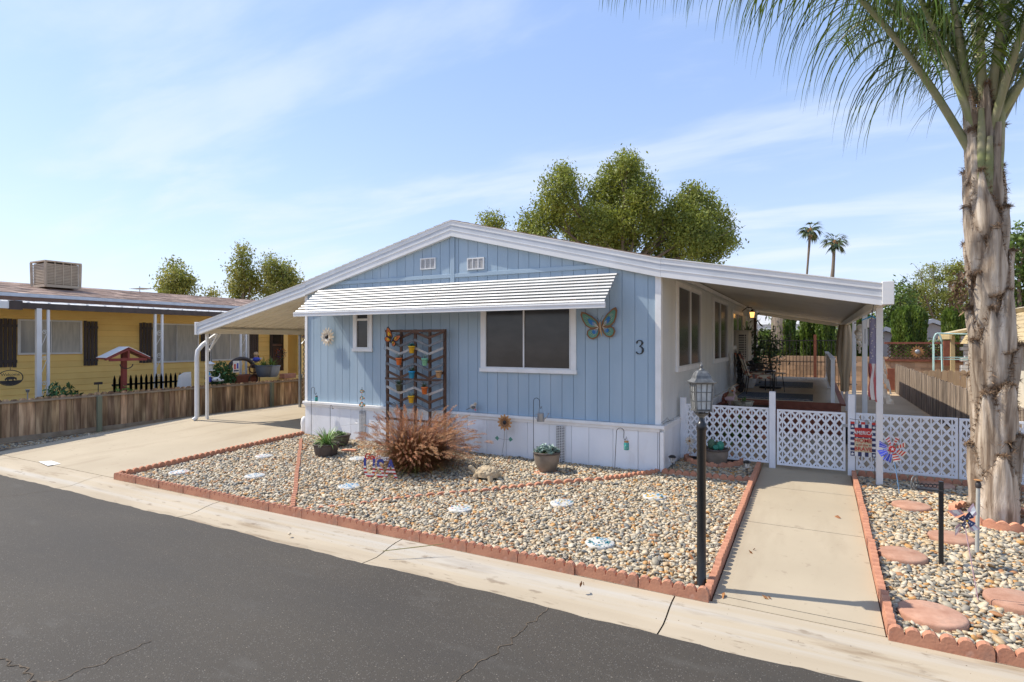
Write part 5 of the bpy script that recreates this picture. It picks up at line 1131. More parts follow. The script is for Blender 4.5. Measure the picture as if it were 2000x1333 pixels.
# rooftop cooler
ac = thing('rooftop_cooler', 'tan evaporative cooler box with louvred sides on the shingle roof', 'cooler', (-20,8.5,3.7))
bx0, bx1, by0, by1, bz0, bz1 = -20.45,-19.6,8.12,9.02,3.74,4.44
M['actan'] = mat('tan metal', (.50,.40,.28), (.42,.33,.23), .5, 6); M['acgr'] = mat('brown louvre', (.20,.16,.11), (.26,.2,.14), .6, 9)
g = MB(); g.boxe(bx0+.05,bx1-.05,by0+.05,by1-.05,bz0,bz1-.03,1)
for (x, y_) in ((bx0,by0),(bx1,by0),(bx0,by1),(bx1,by1)): g.beam((x*.97+(bx0+bx1)/2*.03,y_*.97+(by0+by1)/2*.03,bz0),(x,y_,bz1),.05,.05)
g.boxe(bx0-.02,bx1+.02,by0-.02,by1+.02,bz1,bz1+.04); g.boxe(bx0,bx1,by0,by1,bz0-.03,bz0+.05); g.build('cabinet', [M['actan'],M['acgr']], ac)
g = MB(); n = 13
for i in range(n): z = bz0+.08+(bz1-bz0-.12)*i/n; g.boxe(bx1-.045,bx1-.02,by0+.04,by1-.04,z,z+.028); g.boxe(bx0+.04,bx1-.04,by0+.02,by0+.045,z,z+.028)
for i in range(5): yv = by0+.04+(by1-by0-.08)*i/4; g.boxe(bx1-.03,bx1-.008,yv-.012,yv+.012,bz0+.05,bz1)
g.build('louvres', M['actan'], ac)
an = thing('tv_antenna', 'thin television antenna standing behind the brown shingle roof', 'antenna', PD(277,600,27)); c = PD(277,565,27); g = MB(); g.tube([PD(273,600,27), PD(273,560,27)], .02, 5)
g.tube([c+V((-.45,0,0)),c+V((.5,0,0))], .015, 5)
for k in range(7): x = -.45+k*.155; g.tube([c+V((x-.05,-.3,0)),c+V((x+.05,.3,0))], .010, 5)
g.build('aerial', M['galv'], an)
# things in front of the yellow house
wl = PXX(240,690,-15.35); t = thing('bird_feeder_house', 'red brown peaked roof feeder house on a post behind the fence', 'bird feeder', (wl.x,wl.y,.1))
g = MB(); ya, yb_ = PXX(197,700,-15.35).y, PXX(284,700,-15.35).y; ym = (ya+yb_)/2; ze_ = PXX(197,704,-15.35).z; zp = PXX(240,680,-15.35).z
for s_, ye in ((-1,ya),(1,yb_)): g.beam((wl.x,ym,zp),(wl.x,ye,ze_+.03),.42,.035,up=(0,0,1),r=.5)
g.beam((wl.x+.2,ya+.08,ze_+.0),(wl.x+.2,yb_-.08,ze_),.03,.07); g.beam((wl.x+.2,ym,ze_),(wl.x+.2,ym,zp-.03),.05,.05)
for s_, ye in ((-1,ya),(1,yb_)): g.beam((wl.x+.2,ym,zp-.04),(wl.x+.2,ye,ze_),.03,.08,up=(1,0,0))
g.build('roof', mat('barn red paint', (.26,.05,.04), (.20,.04,.03), .6, 6), t)
g = MB()
for s_, ye in ((-1,ya),(1,yb_)): g.beam((wl.x,ym,zp+.022),(wl.x,ye-.0,ze_+.052),.44,.012)
g.build('roof_edge', M['white'], t)
g = MB(); g.boxe(wl.x-.05,wl.x+.05,ym-.05,ym+.05,.05,zp-.02); g.build('post', mat('barn red post', (.26,.05,.04), (.20,.04,.03), .6, 6), t)
g = MB(); g.tube([(wl.x+.12,ym+.15*math.cos(a),ze_-.12+.11*math.sin(a)) for a in np.linspace(PI,2*PI,9)], .012, 6); g.build('scroll', M['iron'], t)
# welcome ring
c = PXX(20,739,-15.8); t = thing('welcome_ring', 'round dark metal welcome sign with a grazing animal silhouette under the left shutter', 'sign', c-V((0,0,.2)))
g = MB(); ry_ = .20; g.tube([c+V((0,ry_*1.15*math.cos(a),.17*math.sin(a))) for a in np.linspace(0,2*PI,28)], .010, 6); g.tube([c+V((0,0,.17)),c+V((0,0,.28))], .005, 5)
g.prism([c+V((.0,ry_*1.1*math.cos(a),.16*math.sin(a))) for a in np.linspace(PI*1.12,PI*1.88,9)], (.008,0,0))
g.prism([c+V((0,y_,z_)) for y_,z_ in ((-.10,-.02),(-.06,.02),(.0,.03),(.06,.025),(.11,.0),(.12,-.05),(.09,-.05),(.08,-.02),(.06,-.04),(.055,-.09),(.04,-.09),(.035,-.04),(-.03,-.04),(-.035,-.09),(-.05,-.09),(-.06,-.03),(-.09,-.06))], (.008,0,0)); g.build('ring', M['iron'], t)
g = MB(); g.text('Welcome', c+V((.01,0,.075)), (0,1,0), (0,0,1), size=.085, depth=.006); g.build('lettering', M['iron'], t)
# black picket fence
t = thing('picket_fence', 'small black spear topped picket fence behind the brown fence', 'fence', (-15.5,9,.5)); g = MB(); ya, yb_ = PXX(224,740,-15.6).y, PXX(352,740,-15.6).y
n = 14
for i in range(n):
    yv = ya+(yb_-ya)*i/(n-1); g.add([(-15.6,yv-.025,.1),(-15.6,yv+.025,.1),(-15.6,yv+.025,1.18),(-15.6,yv,1.27),(-15.6,yv-.025,1.18)], [(0,1,2,3,4)]); g.prism([(-15.6,yv-.03,.1),(-15.6,yv+.03,.1),(-15.6,yv+.03,1.16),(-15.6,yv,1.27),(-15.6,yv-.03,1.16)], (-.02,0,0))
g.boxe(-15.64,-15.62,ya-.05,yb_+.05,1.0,1.05); g.build('pickets', M['black'], t)
g = MB(); a = PXX(345,750,-15.2); b = PXX(374,728,-15.2); g.prism([(a.x,a.y,.7),(a.x,b.y,.7),(a.x-.05,b.y+.02,b.z+.01),(a.x-.05,a.y+.25,b.z),(a.x-.05,a.y+.1,b.z-.08)], (-.04,0,0)); tag(g.build('white_panel', M['wht']), 'weathered white panel leaning behind the brown fence', 'panel')
g = MB(); p = PXX(54,767,-15.1); g.tube([(p.x,p.y,.1),(p.x,p.y,p.z)], .012, 6); g.lathe([(.0,0),(.03,.0),(.03,.04),(.045,.05),(.045,.06),(0,.065)], p, 10); tag(g.build('garden_tap', M['galv']), 'small garden tap riser in front of the yellow wall', 'tap')
g = MB(); p = PXX(192,752,-15.3); g.tube([(p.x,p.y,.3),(p.x,p.y,p.z)], .010, 5); g.boxe(p.x-.01,p.x+.01,p.y-.09,p.y+.09,p.z,p.z+.06); tag(g.build('plant_label', M['iron']), 'small blank dark plant label stake above the fence', 'plant label')
def bush(px, py0, py1, wpx, X, n, label, m='bushleaf', name='bush', up=1.2, sz=.11, cat='shrub'):
    c = PXX(px, py1, X); top = PXX(px, py0, X).z; D = (c-V((0,0,CZ))).length; w_ = wpx/F*D/2*.9; h_ = top-.1
    t = thing(name, label, cat, (X, c.y, .08)); k = rng.normal(size=(n,3)); k /= np.linalg.norm(k,axis=1)[:,None]; rr = rng.random(n)**.4
    P = np.array([X, c.y, .1+h_*.5])+k*rr[:,None]*np.array([w_*.7,w_,h_*.5]); P = P+rng.normal(size=P.shape)*.03
    inst_mesh('foliage', leaves(P, sz, .4, np.array([0,0,up])), QF, rng.random(n), M[m], t)
    g = MB(); g.tube([(X,c.y,.05),(X,c.y,.1+h_*.5)], [.03,.015], 6); g.build('stem', M['dwood'], t); return t
M['bushleaf'] = mat('deep green leaf', (.035,.09,.018), (.06,.14,.03), .5, 3, rnd=.5, hue=.02); M['yleaf'] = mat('yellow green leaf', (.12,.20,.03), (.18,.26,.05), .5, 3, rnd=.4)
bush(118,745,775,62,-15.4,700,'dark green spiky shrub between the white porch posts and the fence'); bush(238,752,775,60,-15.05,420,'low yellow green plant at the foot of the red feeder post','yleaf',sz=.09)
bush(432,706,760,64,-15.4,1900,'bright green bushy shrub behind the fence below the third window'); bush(148,765,777,20,-15.2,120,'small leafy sprig above the fence beside the dark shrub', sz=.10)
# lantern feeder
c = PXX(410,716,-15.1); t = thing('lantern_feeder', 'white lantern shaped bird feeder hanging behind the carport post', 'bird feeder', c-V((0,0,.14)))
g = MB(); g.lathe([(.14,.06),(.13,.07),(.03,.13),(0,.14)], c, 6, smooth=False); g.lathe([(.13,-.13),(.13,-.11),(.0,-.11)], c, 6, smooth=False); g.build('roof', M['wht'], t); g = MB(); g.lathe([(.07,-.11),(.095,.06)], c, 6, smooth=False); g.build('glass', M['frost'], t); g = MB(); g.tube([c+V((0,.05,-.7)),c+V((0,.05,.75)),c+V((0,.02,.85)),c+V((0,0,.75)),c+V((0,0,.14))], .008, 5); g.build('hanger', M['iron'], t)
# animal skull, gnome-like ornament, planters
c = PXX(422,742,-14.95); t = thing('animal_skull', 'bleached animal skull ornament on the fence beside the green shrub', 'ornament', c-V((0,0,.08))); g = MB(); g.ball(c,(.09,.12,.07),12,8); g.ball(c+V((.06,.1,-.03)),(.05,.10,.035),10,6); g.tube([c+V((0,-.06,.05)),c+V((0,-.16,.10)),c+V((0,-.15,.17))],[.02,.014,.004],6); g.tube([c+V((0,.06,.05)),c+V((0,.12,.11)),c+V((0,.10,.17))],[.02,.014,.004],6); g.build('skull', M['wht'], t)
g = MB(); 
for yv in (-.02,.10): g.ball(c+V((.085,yv,.0)), .022, 8, 5)
g.build('eye_socket', M['black'], t)
t = thing('garden_gnome', 'tiny blue and white garden gnome standing left of the animal skull', 'ornament', PXX(408,745,-15.0)); c = PXX(409,740,-15.0); g = MB(); g.lathe([(.05,-.10),(.06,-.03),(.03,.05)], c, 10, mi=0); g.ball(c+V((0,0,.07)), .04, 10, 6, 1); g.lathe([(.045,.09),(.0,.19)], c, 10, mi=2); g.build('body', [M['usblue'],M['wht'],M['blueg']], t)
t = thing('wooden_planter', 'brown wooden wishing well planter with arched top by the porch', 'planter', (-15.9,11.6,.1)); a = PXX(447,740,-15.7); b = PXX(492,740,-15.7)
g = MB(); g.boxe(-15.9,-15.4,a.y,b.y,.1,1.10); g.build('box', M['redbrown'], t, bevel=.01)
g = MB(); ym = a.y+(b.y-a.y)*.45; g.tube([(-15.6,ym+.42*math.cos(x),1.30+.30*math.sin(x)) for x in np.linspace(0,PI,12)], .06, 8); g.build('arch', M['dbrown'], t)
g = MB(); g.tube([(-15.38,ym+.25+.15*math.cos(x),.95+.15*math.sin(x)) for x in np.linspace(0,2*PI,18)], .025, 6); g.tube([(-15.38,ym+.25+.15*math.cos(x),1.28+.13*math.sin(x)) for x in np.linspace(0,2*PI,18)], .02, 6); g.build('wheel', M['dwood'], t)
c = PXX(461,717,-15.1); t = thing('hanging_banner', 'small red, white and blue banner hanging in front of the wooden planter', 'banner', c-V((0,0,.15)))
g = MB(); g.boxe(c.x,c.x+.01,c.y-.10,c.y+.10,c.z-.17,c.z+.17,0); g.boxe(c.x+.011,c.x+.014,c.y-.07,c.y-.02,c.z-.08,c.z+.08,1); g.boxe(c.x+.011,c.x+.014,c.y+.02,c.y+.07,c.z-.06,c.z+.10,2); g.boxe(c.x+.011,c.x+.014,c.y-.08,c.y+.08,c.z-.14,c.z-.10,3); g.build('cloth', [M['wht'],M['red'],M['usblue'],M['navy']], t)
for px, lab, mm in ((515,'dark blue grey plastic pot with straggly plants, left of its lighter twin','navygrey'),(531,'light blue grey plastic pot spilling grassy leaves by the yellow porch step','bluegrey')):
    if 'navygrey' not in M: M['navygrey'] = flat('slate plastic', (.11,.13,.16)); M['bluegrey'] = flat('grey blue plastic', (.28,.32,.38))
    c = PXX(px,737,-15.2); t = pot(V((c.x,c.y,c.z)), .16, .24, .36, mm, lab); foliage(t, c+V((0,0,.33)), 40, .36, .02, 'yleaf', .15)
c = PXX(500,700,-15.8); t = thing('porch_figure', 'slim painted scarecrow figure with coloured scarf beside the last porch shutter', 'ornament', (c.x,c.y,.1)); g = MB(); g.tube([(c.x,c.y,.1),(c.x,c.y,c.z+.05)], [.05,.06], 8, mi=0); g.ball(c+V((0,0,.12)), .08, 10, 7, 0); g.ball(c+V((.02,.0,-.05)), (.10,.14,.08), 10, 6, 1); g.ball(c+V((.03,.03,-.22)), (.10,.12,.07), 10, 6, 2); g.beam(c+V((0,-.2,-.05)), c+V((0,.2,-.02)), .05, .05, mi=3); g.build('body', [M['tan'],M['usblue'],M['ygl'],M['ivory']], t)
g = MB(); a = PXX(553,737,-16.6); g.boxe(-17.6,-16.4,a.y-1.2,a.y+.9,.1,a.z+.02); tag(g.build('porch_step', M['yellow'], bevel=.01), 'yellow painted porch step below the dark screen door', 'step')
c = PXX(562,735,-16.2); g = MB(); g.beam(c+V((0,-.25,0)), c+V((0,.25,0)), .25, .16); tag(g.build('planter_box', M['terra'], bevel=.01), 'small red planter box on the yellow porch step', 'planter')
c = PXX(592,735,-15.2); g = MB()
for i in range(24): a = random.random()*6.28; q = c+V((random.gauss(0,.04),random.gauss(0,.10),random.gauss(0,.06))); g.ball(q, .03, 6, 4, random.choice((0,0,1)))
tag(g.build('flower_cluster', [M['ivory'], M['bushleaf']]), 'small cluster of white and lilac flowers above the fence by the home corner', 'flowers')
t = thing('wooden_stool', 'small wooden stool beside the wishing well planter', 'stool', (-16,12.2,.3)); c = PXX(497,725,-15.9); g = MB(); g.boxe(c.x-.15,c.x+.15,c.y-.15,c.y+.15,c.z+.1,c.z+.14); g.build('seat', M['rust'], t)
for sx1 in (-.12,.12):
    for sy1 in (-.12,.12): g = MB(); g.beam((c.x+sx1,c.y+sy1,.2),(c.x+sx1*.8,c.y+sy1*.8,c.z+.1),.03,.03); g.build('leg', M['rust'], t)
# ================= patio, deck and the back of the garden =================
ZD = .75; DX = .45; DY0 = 14.6
dk = thing('deck', 'raised porch deck with tan floor and red brown skirting under the patio cover', 'deck', (-1,DY0,.14))
g = MB(); x = XR+.06
while x < DX: g.boxe(x,min(x+.28,DX),DY0,24.6,ZD-.04,ZD,r=random.random()); x += .283
g.build('floor', M['deck'], dk)
g = MB(); g.boxe(XR+.06,DX+.02,DY0-.03,DY0-.001,.55,ZD+.005); g.boxe(XR+.06,DX,DY0-.012,DY0-.002,.10,.548); g.boxe(DX+.001,DX+.03,DY0,24.6,.12,ZD+.0); g.boxe(DX+.031,DX+.12,DY0-.03,24.6,ZD-.05,ZD-.01); g.build('skirting', M['redbrown'], dk)
g = MB(); g.boxe(-.85,.45,DY0-.75,DY0-.04,.14,.45); g.boxe(-.85,.45,DY0-.40,DY0-.04,.451,.60); g.build('steps', M['redbrown'], dk, bevel=.01)
# planter box in front of the deck
t = thing('planter_box', 'red brown timber planter box at the front left of the deck', 'planter', (-1.5,13.6,.14)); x0, x1, y0, y1 = XR+.08, -.86, 12.7, DY0-.04
g = MB(); zt_ = .70
for (a,b,c,d) in ((x0,x1,y0,y0+.06),(x0,x1,y1-.06,y1),(x0,x0+.06,y0+.06,y1-.06),(x1-.06,x1,y0+.06,y1-.06)): g.boxe(a,b,c,d,.12,zt_)
g.build('box', M['redbrown'], t, bevel=.006); g = MB(); g.boxe(x0+.06,x1-.06,y0+.06,y1-.06,.2,zt_-.06); g.build('soil', M['soil'], t)
g = MB(); g.boxe(XR+.052,XR+.10,DY0,24,ZD+.0,ZD+.10); tag(g.build('base_board', M['redbrown']), 'red brown base board running along the pale side wall above the deck', 'board')
# bowl pot, flamingo, bird statue, glass disc
c = V((-1.28,13.4,zt_-.05)); c = PY(1452,787,13.3); c.z = zt_-.06; t = pot(c, .10, .20, .20, 'crmpot', 'round cream bowl pot with painted pattern on the planter box') if M.setdefault('crmpot', mat('cream glazed pot', (.55,.52,.40), (.22,.20,.15), .4, 9, lo=.5, hi=.62)) else 0; foliage(t, c+V((0,0,.18)), 18, .14, .02, 'leaf', .08)
c = PY(1423,790,13.2); c.z = zt_-.06; t = thing('flamingo_figure', 'small faded pink flamingo figure in the planter beside the house wall', 'ornament', c); g = MB(); g.tube([c,c+V((.02,0,.20))], .006, 5); g.tube([c+V((.05,0,0)),c+V((.04,0,.20))], .006, 5); g.ball(c+V((.02,0,.24)), (.10,.05,.055), 12, 7); g.tube([c+V((.09,0,.26)),c+V((.13,0,.32)),c+V((.10,0,.38)),c+V((.13,0,.41))], [.025,.016,.015,.02], 8); g.build('body', M['palepink'], t)
c = PY(1430,775,13.9); t = thing('bird_statue', 'grey and white bird statue with round head on the planter box', 'ornament', V((c.x,c.y,zt_-.06))); c.z = zt_-.02; g = MB(); g.ball(c+V((0,0,.13)), (.12,.10,.16), 14, 9, 1); g.ball(c+V((0,-.03,.34)), (.085,.08,.085), 14, 9, 0); g.ball(c+V((.02,-.12,.33)), (.03,.04,.02), 8, 5, 2)
for s_ in (-1,1): g.ball(c+V((.035*s_,-.095,.37)), .014, 6, 5, 3)
g.build('body', [M['ivory'],M['stone'],M['orange'],M['black']], t)
c = PY(1497,790,13.3); g = MB(); g.lathe([(0,.0),(.14,.0),(.15,.02),(.0,.025)], (c.x,c.y,zt_-.05), 20); tag(g.build('glass_plate', M['frost']), 'shallow pale glass dish lying in the planter box', 'dish')
foliage(thing('planter_plant', 'green strappy plant growing behind the lattice under the planter box', 'plant', (-1.45,12.3,.14)), V((-1.45,12.3,.14)), 60, .7, .05, 'leaf', .25, droop=1.8)
g0 = V((-1.0,12.2,.14)); t = pot(g0, .10, .14, .2, 'terra', 'small terracotta pot behind the lattice fence panel')
# rugs
def rug(x0, x1, y0, y1, lab):
    m = M.get('rug')
    if not m:
        m = mat('dark blue woven rug', (.05,.07,.10), (.17,.20,.25), .95, 3, (8,60,1), lo=.45, hi=.55, detail=2); stains(m, 1.0, .58, .62, (.30,.32,.34), (10,50,1), .9); M['rug'] = m
    g = MB(); g.boxe(x0,x1,y0,y1,ZD+.002,ZD+.014); k = 0; x = x0+.06
    while x < x1-.1: g.beam((x,y0+.08,ZD+.0165),(x+.07,y0+.16,ZD+.0165),.02,.003,mi=1); g.beam((x+.07,y0+.16,ZD+.0165),(x+.14,y0+.08,ZD+.0165),.02,.003,mi=1); x += .14
    tag(g.build('rug', [m, M['ivory']]), lab, 'rug', 'dark patterned rugs on the deck')
rug(-1.75, -.08, 14.9, 16.6, 'dark blue patterned rug at the front of the deck under the nearer chair'); rug(-1.7, -.10, 18.9, 21.4, 'dark blue patterned rug further back on the deck under the dark chair')
# railing
t = thing('deck_railing', 'white panel deck railing along the right edge of the deck', 'railing', (.32,15,ZD))
for y in (14.75, 19.2, 23.8): g = MB(); g.boxe(.28,.36,y-.04,y+.04,.14 if y < 15 else ZD,1.72); g.build('post', M['white'], t, bevel=.004)
g = MB(); g.boxe(.30,.34,14.80,19.15,.98,1.66); g.boxe(.30,.34,19.25,23.75,.98,1.66); g.build('panel', M['white'], t); g = MB(); g.boxe(.26,.38,14.70,23.85,1.721,1.755); g.build('top_rail', M['white'], t, bevel=.004)
# chairs
M['cush'] = mat('patterned orange and cream cushion', (.72,.62,.46), (.52,.14,.06), .9, 9, (1,1,1), lo=.48, hi=.54, detail=1, c3=(.10,.12,.12))
def chair(x, y, rz, cush, lab, z=ZD+.016):
    t = thing('patio_chair', lab, 'chair', (0,0,0), 'patio chairs on the deck'); a = 'cush' if cush else 'iron'
    g = MB(); g.boxe(-.27,.27,-.26,.28,.40,.46 if not cush else .50); g.build('seat', M[a], t, local=True, bevel=.02)
    g = MB(); g.prism([(-.26,.26,.47),(.26,.26,.47),(.26,.46,1.05),(-.26,.46,1.05)], (0,.05 if not cush else .09,-.01)); g.build('backrest', M[a], t, local=True, bevel=.015)
    for s_ in (-1,1):
        g = MB(); g.tube([(s_*.30,-.27,0),(s_*.30,-.27,.58),(s_*.30,-.22,.66),(s_*.30,.0,.68),(s_*.30,.33,.66)], .012, 7); g.build('arm', M['iron'], t, local=True)
        g = MB(); g.tube([(s_*.29,.36,0),(s_*.29,.30,.42),(s_*.29,.50,1.08)], .012, 7); g.build('leg', M['iron'], t, local=True)
    g = MB(); g.tube([(-.29,-.27,.41),(.29,-.27,.41)], .011, 6); g.tube([(-.29,.50,1.08),(.29,.50,1.08)], .011, 6); g.tube([(-.30,-.2,.56),(-.30,.3,.56)], .008, 6); g.tube([(.30,-.2,.56),(.30,.3,.56)], .008, 6); g.build('frame', M['iron'], t, local=True)
    t.location = (x, y, z); t.rotation_euler = (0,0,rz); return t
chair(-1.30, 16.2, R(100), True, 'patio chair with patterned orange and cream cushion, nearest on the deck'); chair(-1.42, 19.2, R(105), False, 'dark metal patio chair further back beside the side wall')
t = chair(-1.55, 17.6, R(95), True, 'patio chair with pale cushion half hidden behind the nearest one')
g = MB()
for i in range(14):
    zz2 = ZD+.1+i*.07; g.ball((-1.80+random.uniform(-.02,.02)+.05*(i<3), 16.1+random.uniform(-.06,.06), zz2), (.07,.16,.07), 8, 5)
M['throw'] = mat('black draped throw', (.015,.013,.013), (.03,.025,.022), .8, 6); tag(g.build('throw_blanket', M['throw']), 'black throw blanket hanging over the back of the nearest patio chair', 'blanket')
t = thing('side_table', 'small round light side table between the patio chairs', 'table', (-.95,17.2,ZD)); g = MB(); g.lathe([(0,.50),(.22,.50),(.22,.52),(0,.53)], (-.95,17.2,ZD), 20); g.build('top', M['deck'], t)
for k in range(3): a = k*2.1; g = MB(); g.tube([(-.95+.18*math.cos(a),17.2+.18*math.sin(a),ZD+.0),(-.95+.12*math.cos(a),17.2+.12*math.sin(a),ZD+.5)], .01, 6); g.build('leg', M['iron'], t)
g = MB(); c = V((-1.2,18.3,ZD+.016)); g.lathe([(0,.0),(.3,.0),(.3,.02),(0,.03)], c, 20); tag(g.build('floor_mat', M['throw']), 'round black floor mat between the two rugs', 'mat')
g = MB(); c = V((-1.75,18.1,ZD+.016)); pot(c, .12, .18, .30, 'wht', 'white plant pot on the floor behind the nearest chair')
# wall cooler
a = PXX(1436,700,XR+.02); b = PXX(1459,700,XR+.42); y0 = 14.9; t = thing('wall_cooler', 'beige evaporative wall cooler with slatted grille mounted on the side wall', 'cooler', (XR+.2,y0,1.3))
a = PXX(1437,700,XR+.02); y0 = a.y; z0, z1 = 1.55, 2.72; z1 = CZ+(667-648)/F*(y0/ray(1437,648).y); z0 = CZ+(667-706)/F*(y0/ray(1437,700).y)
W_ = .36; g = MB(); g.boxe(XR+.003,XR+W_,y0,y0+.9,z0,z1); g.boxe(XR+.002,XR+W_+.02,y0-.02,y0+.92,z1+.001,z1+.03); g.build('cabinet', M['cream2'] if 'cream2' in M else M.setdefault('cream2', mat('beige enamel', (.62,.57,.47), (.54,.49,.40), .5, 5)), t, bevel=.01)
g = MB(); g.boxe(XR+.10,XR+W_-.06,y0-.012,y0-.001,z0+.08,z1-.10); g.build('grille_recess', M['iron'], t); g = MB()
z = z0+.10
while z < z1-.12: g.boxe(XR+.10,XR+W_-.06,y0-.022,y0-.013,z,z+.022); z += .05
g.boxe(XR+.25,XR+.265,y0-.026,y0-.022,z0+.08,z1-.10); g.build('grille', M['cream2'], t)
# wall lantern (lit)
c = PXX(1469,615,XR+.30); t = thing('porch_lantern', 'small lit amber lantern on the side wall under the patio cover', 'lantern', c-V((0,0,.15)))
M['glow'] = bpy.data.materials.new('amber lamp glow'); M['glow'].use_nodes = True; b_ = M['glow'].node_tree.nodes['Principled BSDF']; b_.inputs['Base Color'].default_value = (1,.55,.15,1); b_.inputs['Emission Color'].default_value = (1,.50,.14,1); b_.inputs['Emission Strength'].default_value = 1.6
g = MB(); g.lathe([(.05,-.10),(.075,.07)], c, 6, smooth=False); g.build('glass', M['glow'], t); g = MB(); g.lathe([(.09,.07),(.04,.13),(0,.17)], c, 8, smooth=False); g.lathe([(.05,-.105),(.0,-.13)], c, 8); g.tube([c+V((-.3,0,.1)), c+V((-.15,0,.22)), c+V((0,0,.20))], .015, 6); g.build('frame', M['iron'], t)
# potted foliage plants on the deck by the wall
def potted(x, y, h, n, lab, m='darkleaf', pr=.16, spreadx=.45):
    t = thing('potted_plant', lab, 'potted plant', (x,y,ZD)); g = MB(); g.lathe([(.0,0),(pr*.8,0),(pr,.28),(pr,.30),(0,.29)], (x,y,ZD), 18); g.build('pot', M['wht'], t)
    k = rng.normal(size=(n,3))*np.array([spreadx*.5,spreadx*.55,h*.25])+np.array([x+.05,y,ZD+h*.62]); inst_mesh('foliage', leaves(k, .22, .22, np.array([.2,-.2,.2])), QF, rng.random(n), M[m], t)
    g = MB()
    for i in range(5): g.tube([(x,y,ZD+.25),(x+random.uniform(-.1,.1),y+random.uniform(-.1,.1),ZD+h*.5),(x+random.uniform(-.25,.3),y+random.uniform(-.3,.3),ZD+h*.9)], [.014,.01,.005], 5)
    g.build('stem', M['dwood'], t)
potted(-1.78, 19.9, 1.7, 230, 'tall dark leafy potted plant against the side wall behind the chairs', spreadx=.3); potted(-1.8, 21.6, 1.2, 120, 'bushy dark potted plant at the back of the deck', spreadx=.35); potted(-1.5, 23.2, 1.7, 300, 'leafy potted plant by the last patio window', spreadx=.35)
c = PXX(1461,655,XR+.25); t = thing('hanging_fern', 'dark hanging fern in a wire basket near the lit lantern', 'hanging plant', c-V((0,0,.2))); foliage(t, c, 60, .42, .03, 'darkleaf', .12, up=.6, droop=2.2); g = MB(); g.tube([c,c+V((0,0,.9))], .005, 5); g.lathe([(.0,-.15),(.14,-.05),(.15,.02)], c, 12); g.build('basket', M['iron'], t)
g = MB(); c = PXX(1476,640,XR+.08); g.boxe(XR+.02,XR+.10,c.y-.05,c.y+.05,ZD,3.0); tag(g.build('downpipe', M['dwood']), 'brown vertical timber trim on the side wall by the lantern', 'trim')
# curtain, chimes, windsock
cc = PXX(1651,700,.70); yC = 18.7; zt_ = 2.60; zb_ = CZ-(765-667)/F*(yC/ray(1651,700).y); g = MB(); n_, m_ = 40, 16; vs = []
for i in range(m_+1):
    s_ = i/m_; z = zt_+(zb_-zt_)*s_; wd = .10+.085*math.sin(PI*min(1,s_*1.15+.08))
    for j in range(n_):
        a = 2*PI*j/n_; fold = 1+.14*math.sin(a*7+s_*2)+.05*math.sin(a*13+s_*5); vs.append((.70+wd*fold*math.cos(a), yC+wd*1.2*fold*math.sin(a), z))
g.add(vs, [(i*n_+j,i*n_+(j+1)%n_,(i+1)*n_+(j+1)%n_,(i+1)*n_+j) for i in range(m_) for j in range(n_)], 0, True, .5)
M['drape'] = mat('beige sheer curtain', (.42,.33,.21), (.34,.26,.17), .85, 3, (4,4,.3)); tag(g.build('patio_curtain', M['drape']), 'bundled beige curtain hanging from the edge of the patio cover', 'curtain')
c = PXX(1678,640,.72); yq = c.y; t = thing('shell_chime', 'hanging string of pale seashell discs from the patio cover edge', 'wind chime', c); zq_ = 2.58; g = MB(); g.beam((c.x-.08,yq,CZ+(667-632)/F*(yq/ray(1678,640).y)),(c.x+.10,yq,CZ+(667-632)/F*(yq/ray(1678,640).y)),.03,.02); g.build('driftwood', M['dwood'], t); g = MB(); DD = yq/ray(1678,640).y
for i in range(16):
    z = CZ+(667-(640+i*3.3))/F*DD; r_ = .075*(1-i/22); q = V((c.x+random.uniform(-.05,.05)*(1-i/18), yq+random.uniform(-.05,.05), z)); g.ball(q, (r_,.014,r_*.8), 9, 5)
g.build('shells', M['ivory'], t); g = MB(); g.tube([(c.x,yq,2.62),(c.x,yq,CZ+(667-690)/F*DD)], .003, 4); g.build('string', M['iron'], t)
c = PXX(1702,630,.72); DD = c.y/ray(1702,630).y; t = thing('birdhouse_chime', 'turquoise roofed birdhouse wind chime with metal tubes under the patio edge', 'wind chime', c); 
g = MB(); g.beam(c+V((-.12,0,.03)), c+V((.0,0,.09)), .16, .015); g.beam(c+V((.0,0,.09)), c+V((.10,0,.02)), .16, .015); g.build('roof', M['blueg'], t); g = MB(); g.prism([c+V((-.06,-.04,-.08)),c+V((.07,-.04,-.08)),c+V((.07,-.04,.03)),c+V((0,-.04,.075)),c+V((-.06,-.04,.04))], (0,.08,0)); g.ball(c+V((.03,-.05,-.02)), .02, 8, 5, 1); g.build('house', [M['wht'],M['pink']], t)
g = MB()
for k in range(5): x = -.08+.035*k; g.tube([c+V((x,0,-.10)), c+V((x,0,-.32-.03*(k%3)))], .008, 6)
g.build('tubes', M['galv'], t); g = MB(); g.tube([c+V((0,0,.09)),c+V((0,0,.3))], .003, 4); g.tube([c+V((.0,0,-.1)),c+V((.0,0,-.50))], .002, 4); flower(g, c+V((.03,0,-.52)), 0, .04, 7, .018, 1); g.build('string', [M['iron'],M['pink']], t)
c = PXX(1707,640,.70); yy = c.y; DD = yy/ray(1709,640).y; zt_ = CZ+(667-624)/F*DD; zm = CZ-(711-667)/F*DD; zb_ = CZ-(790-667)/F*DD
t = thing('flag_windsock', 'faded stars and stripes windsock with red and white tails by the front patio post', 'windsock', (c.x,yy,zb_)); g = MB(); rw = .056; n_ = 18; M['purp'] = flat('faded navy cloth', (.20,.18,.27)); M['fred'] = flat('faded red cloth', (.42,.09,.09)); M['fwht'] = flat('off white cloth', (.58,.54,.50))
g.lathe([(rw,zt_-zt_),(rw,zm-zt_)], (c.x,yy,zt_), n_, r=.5)
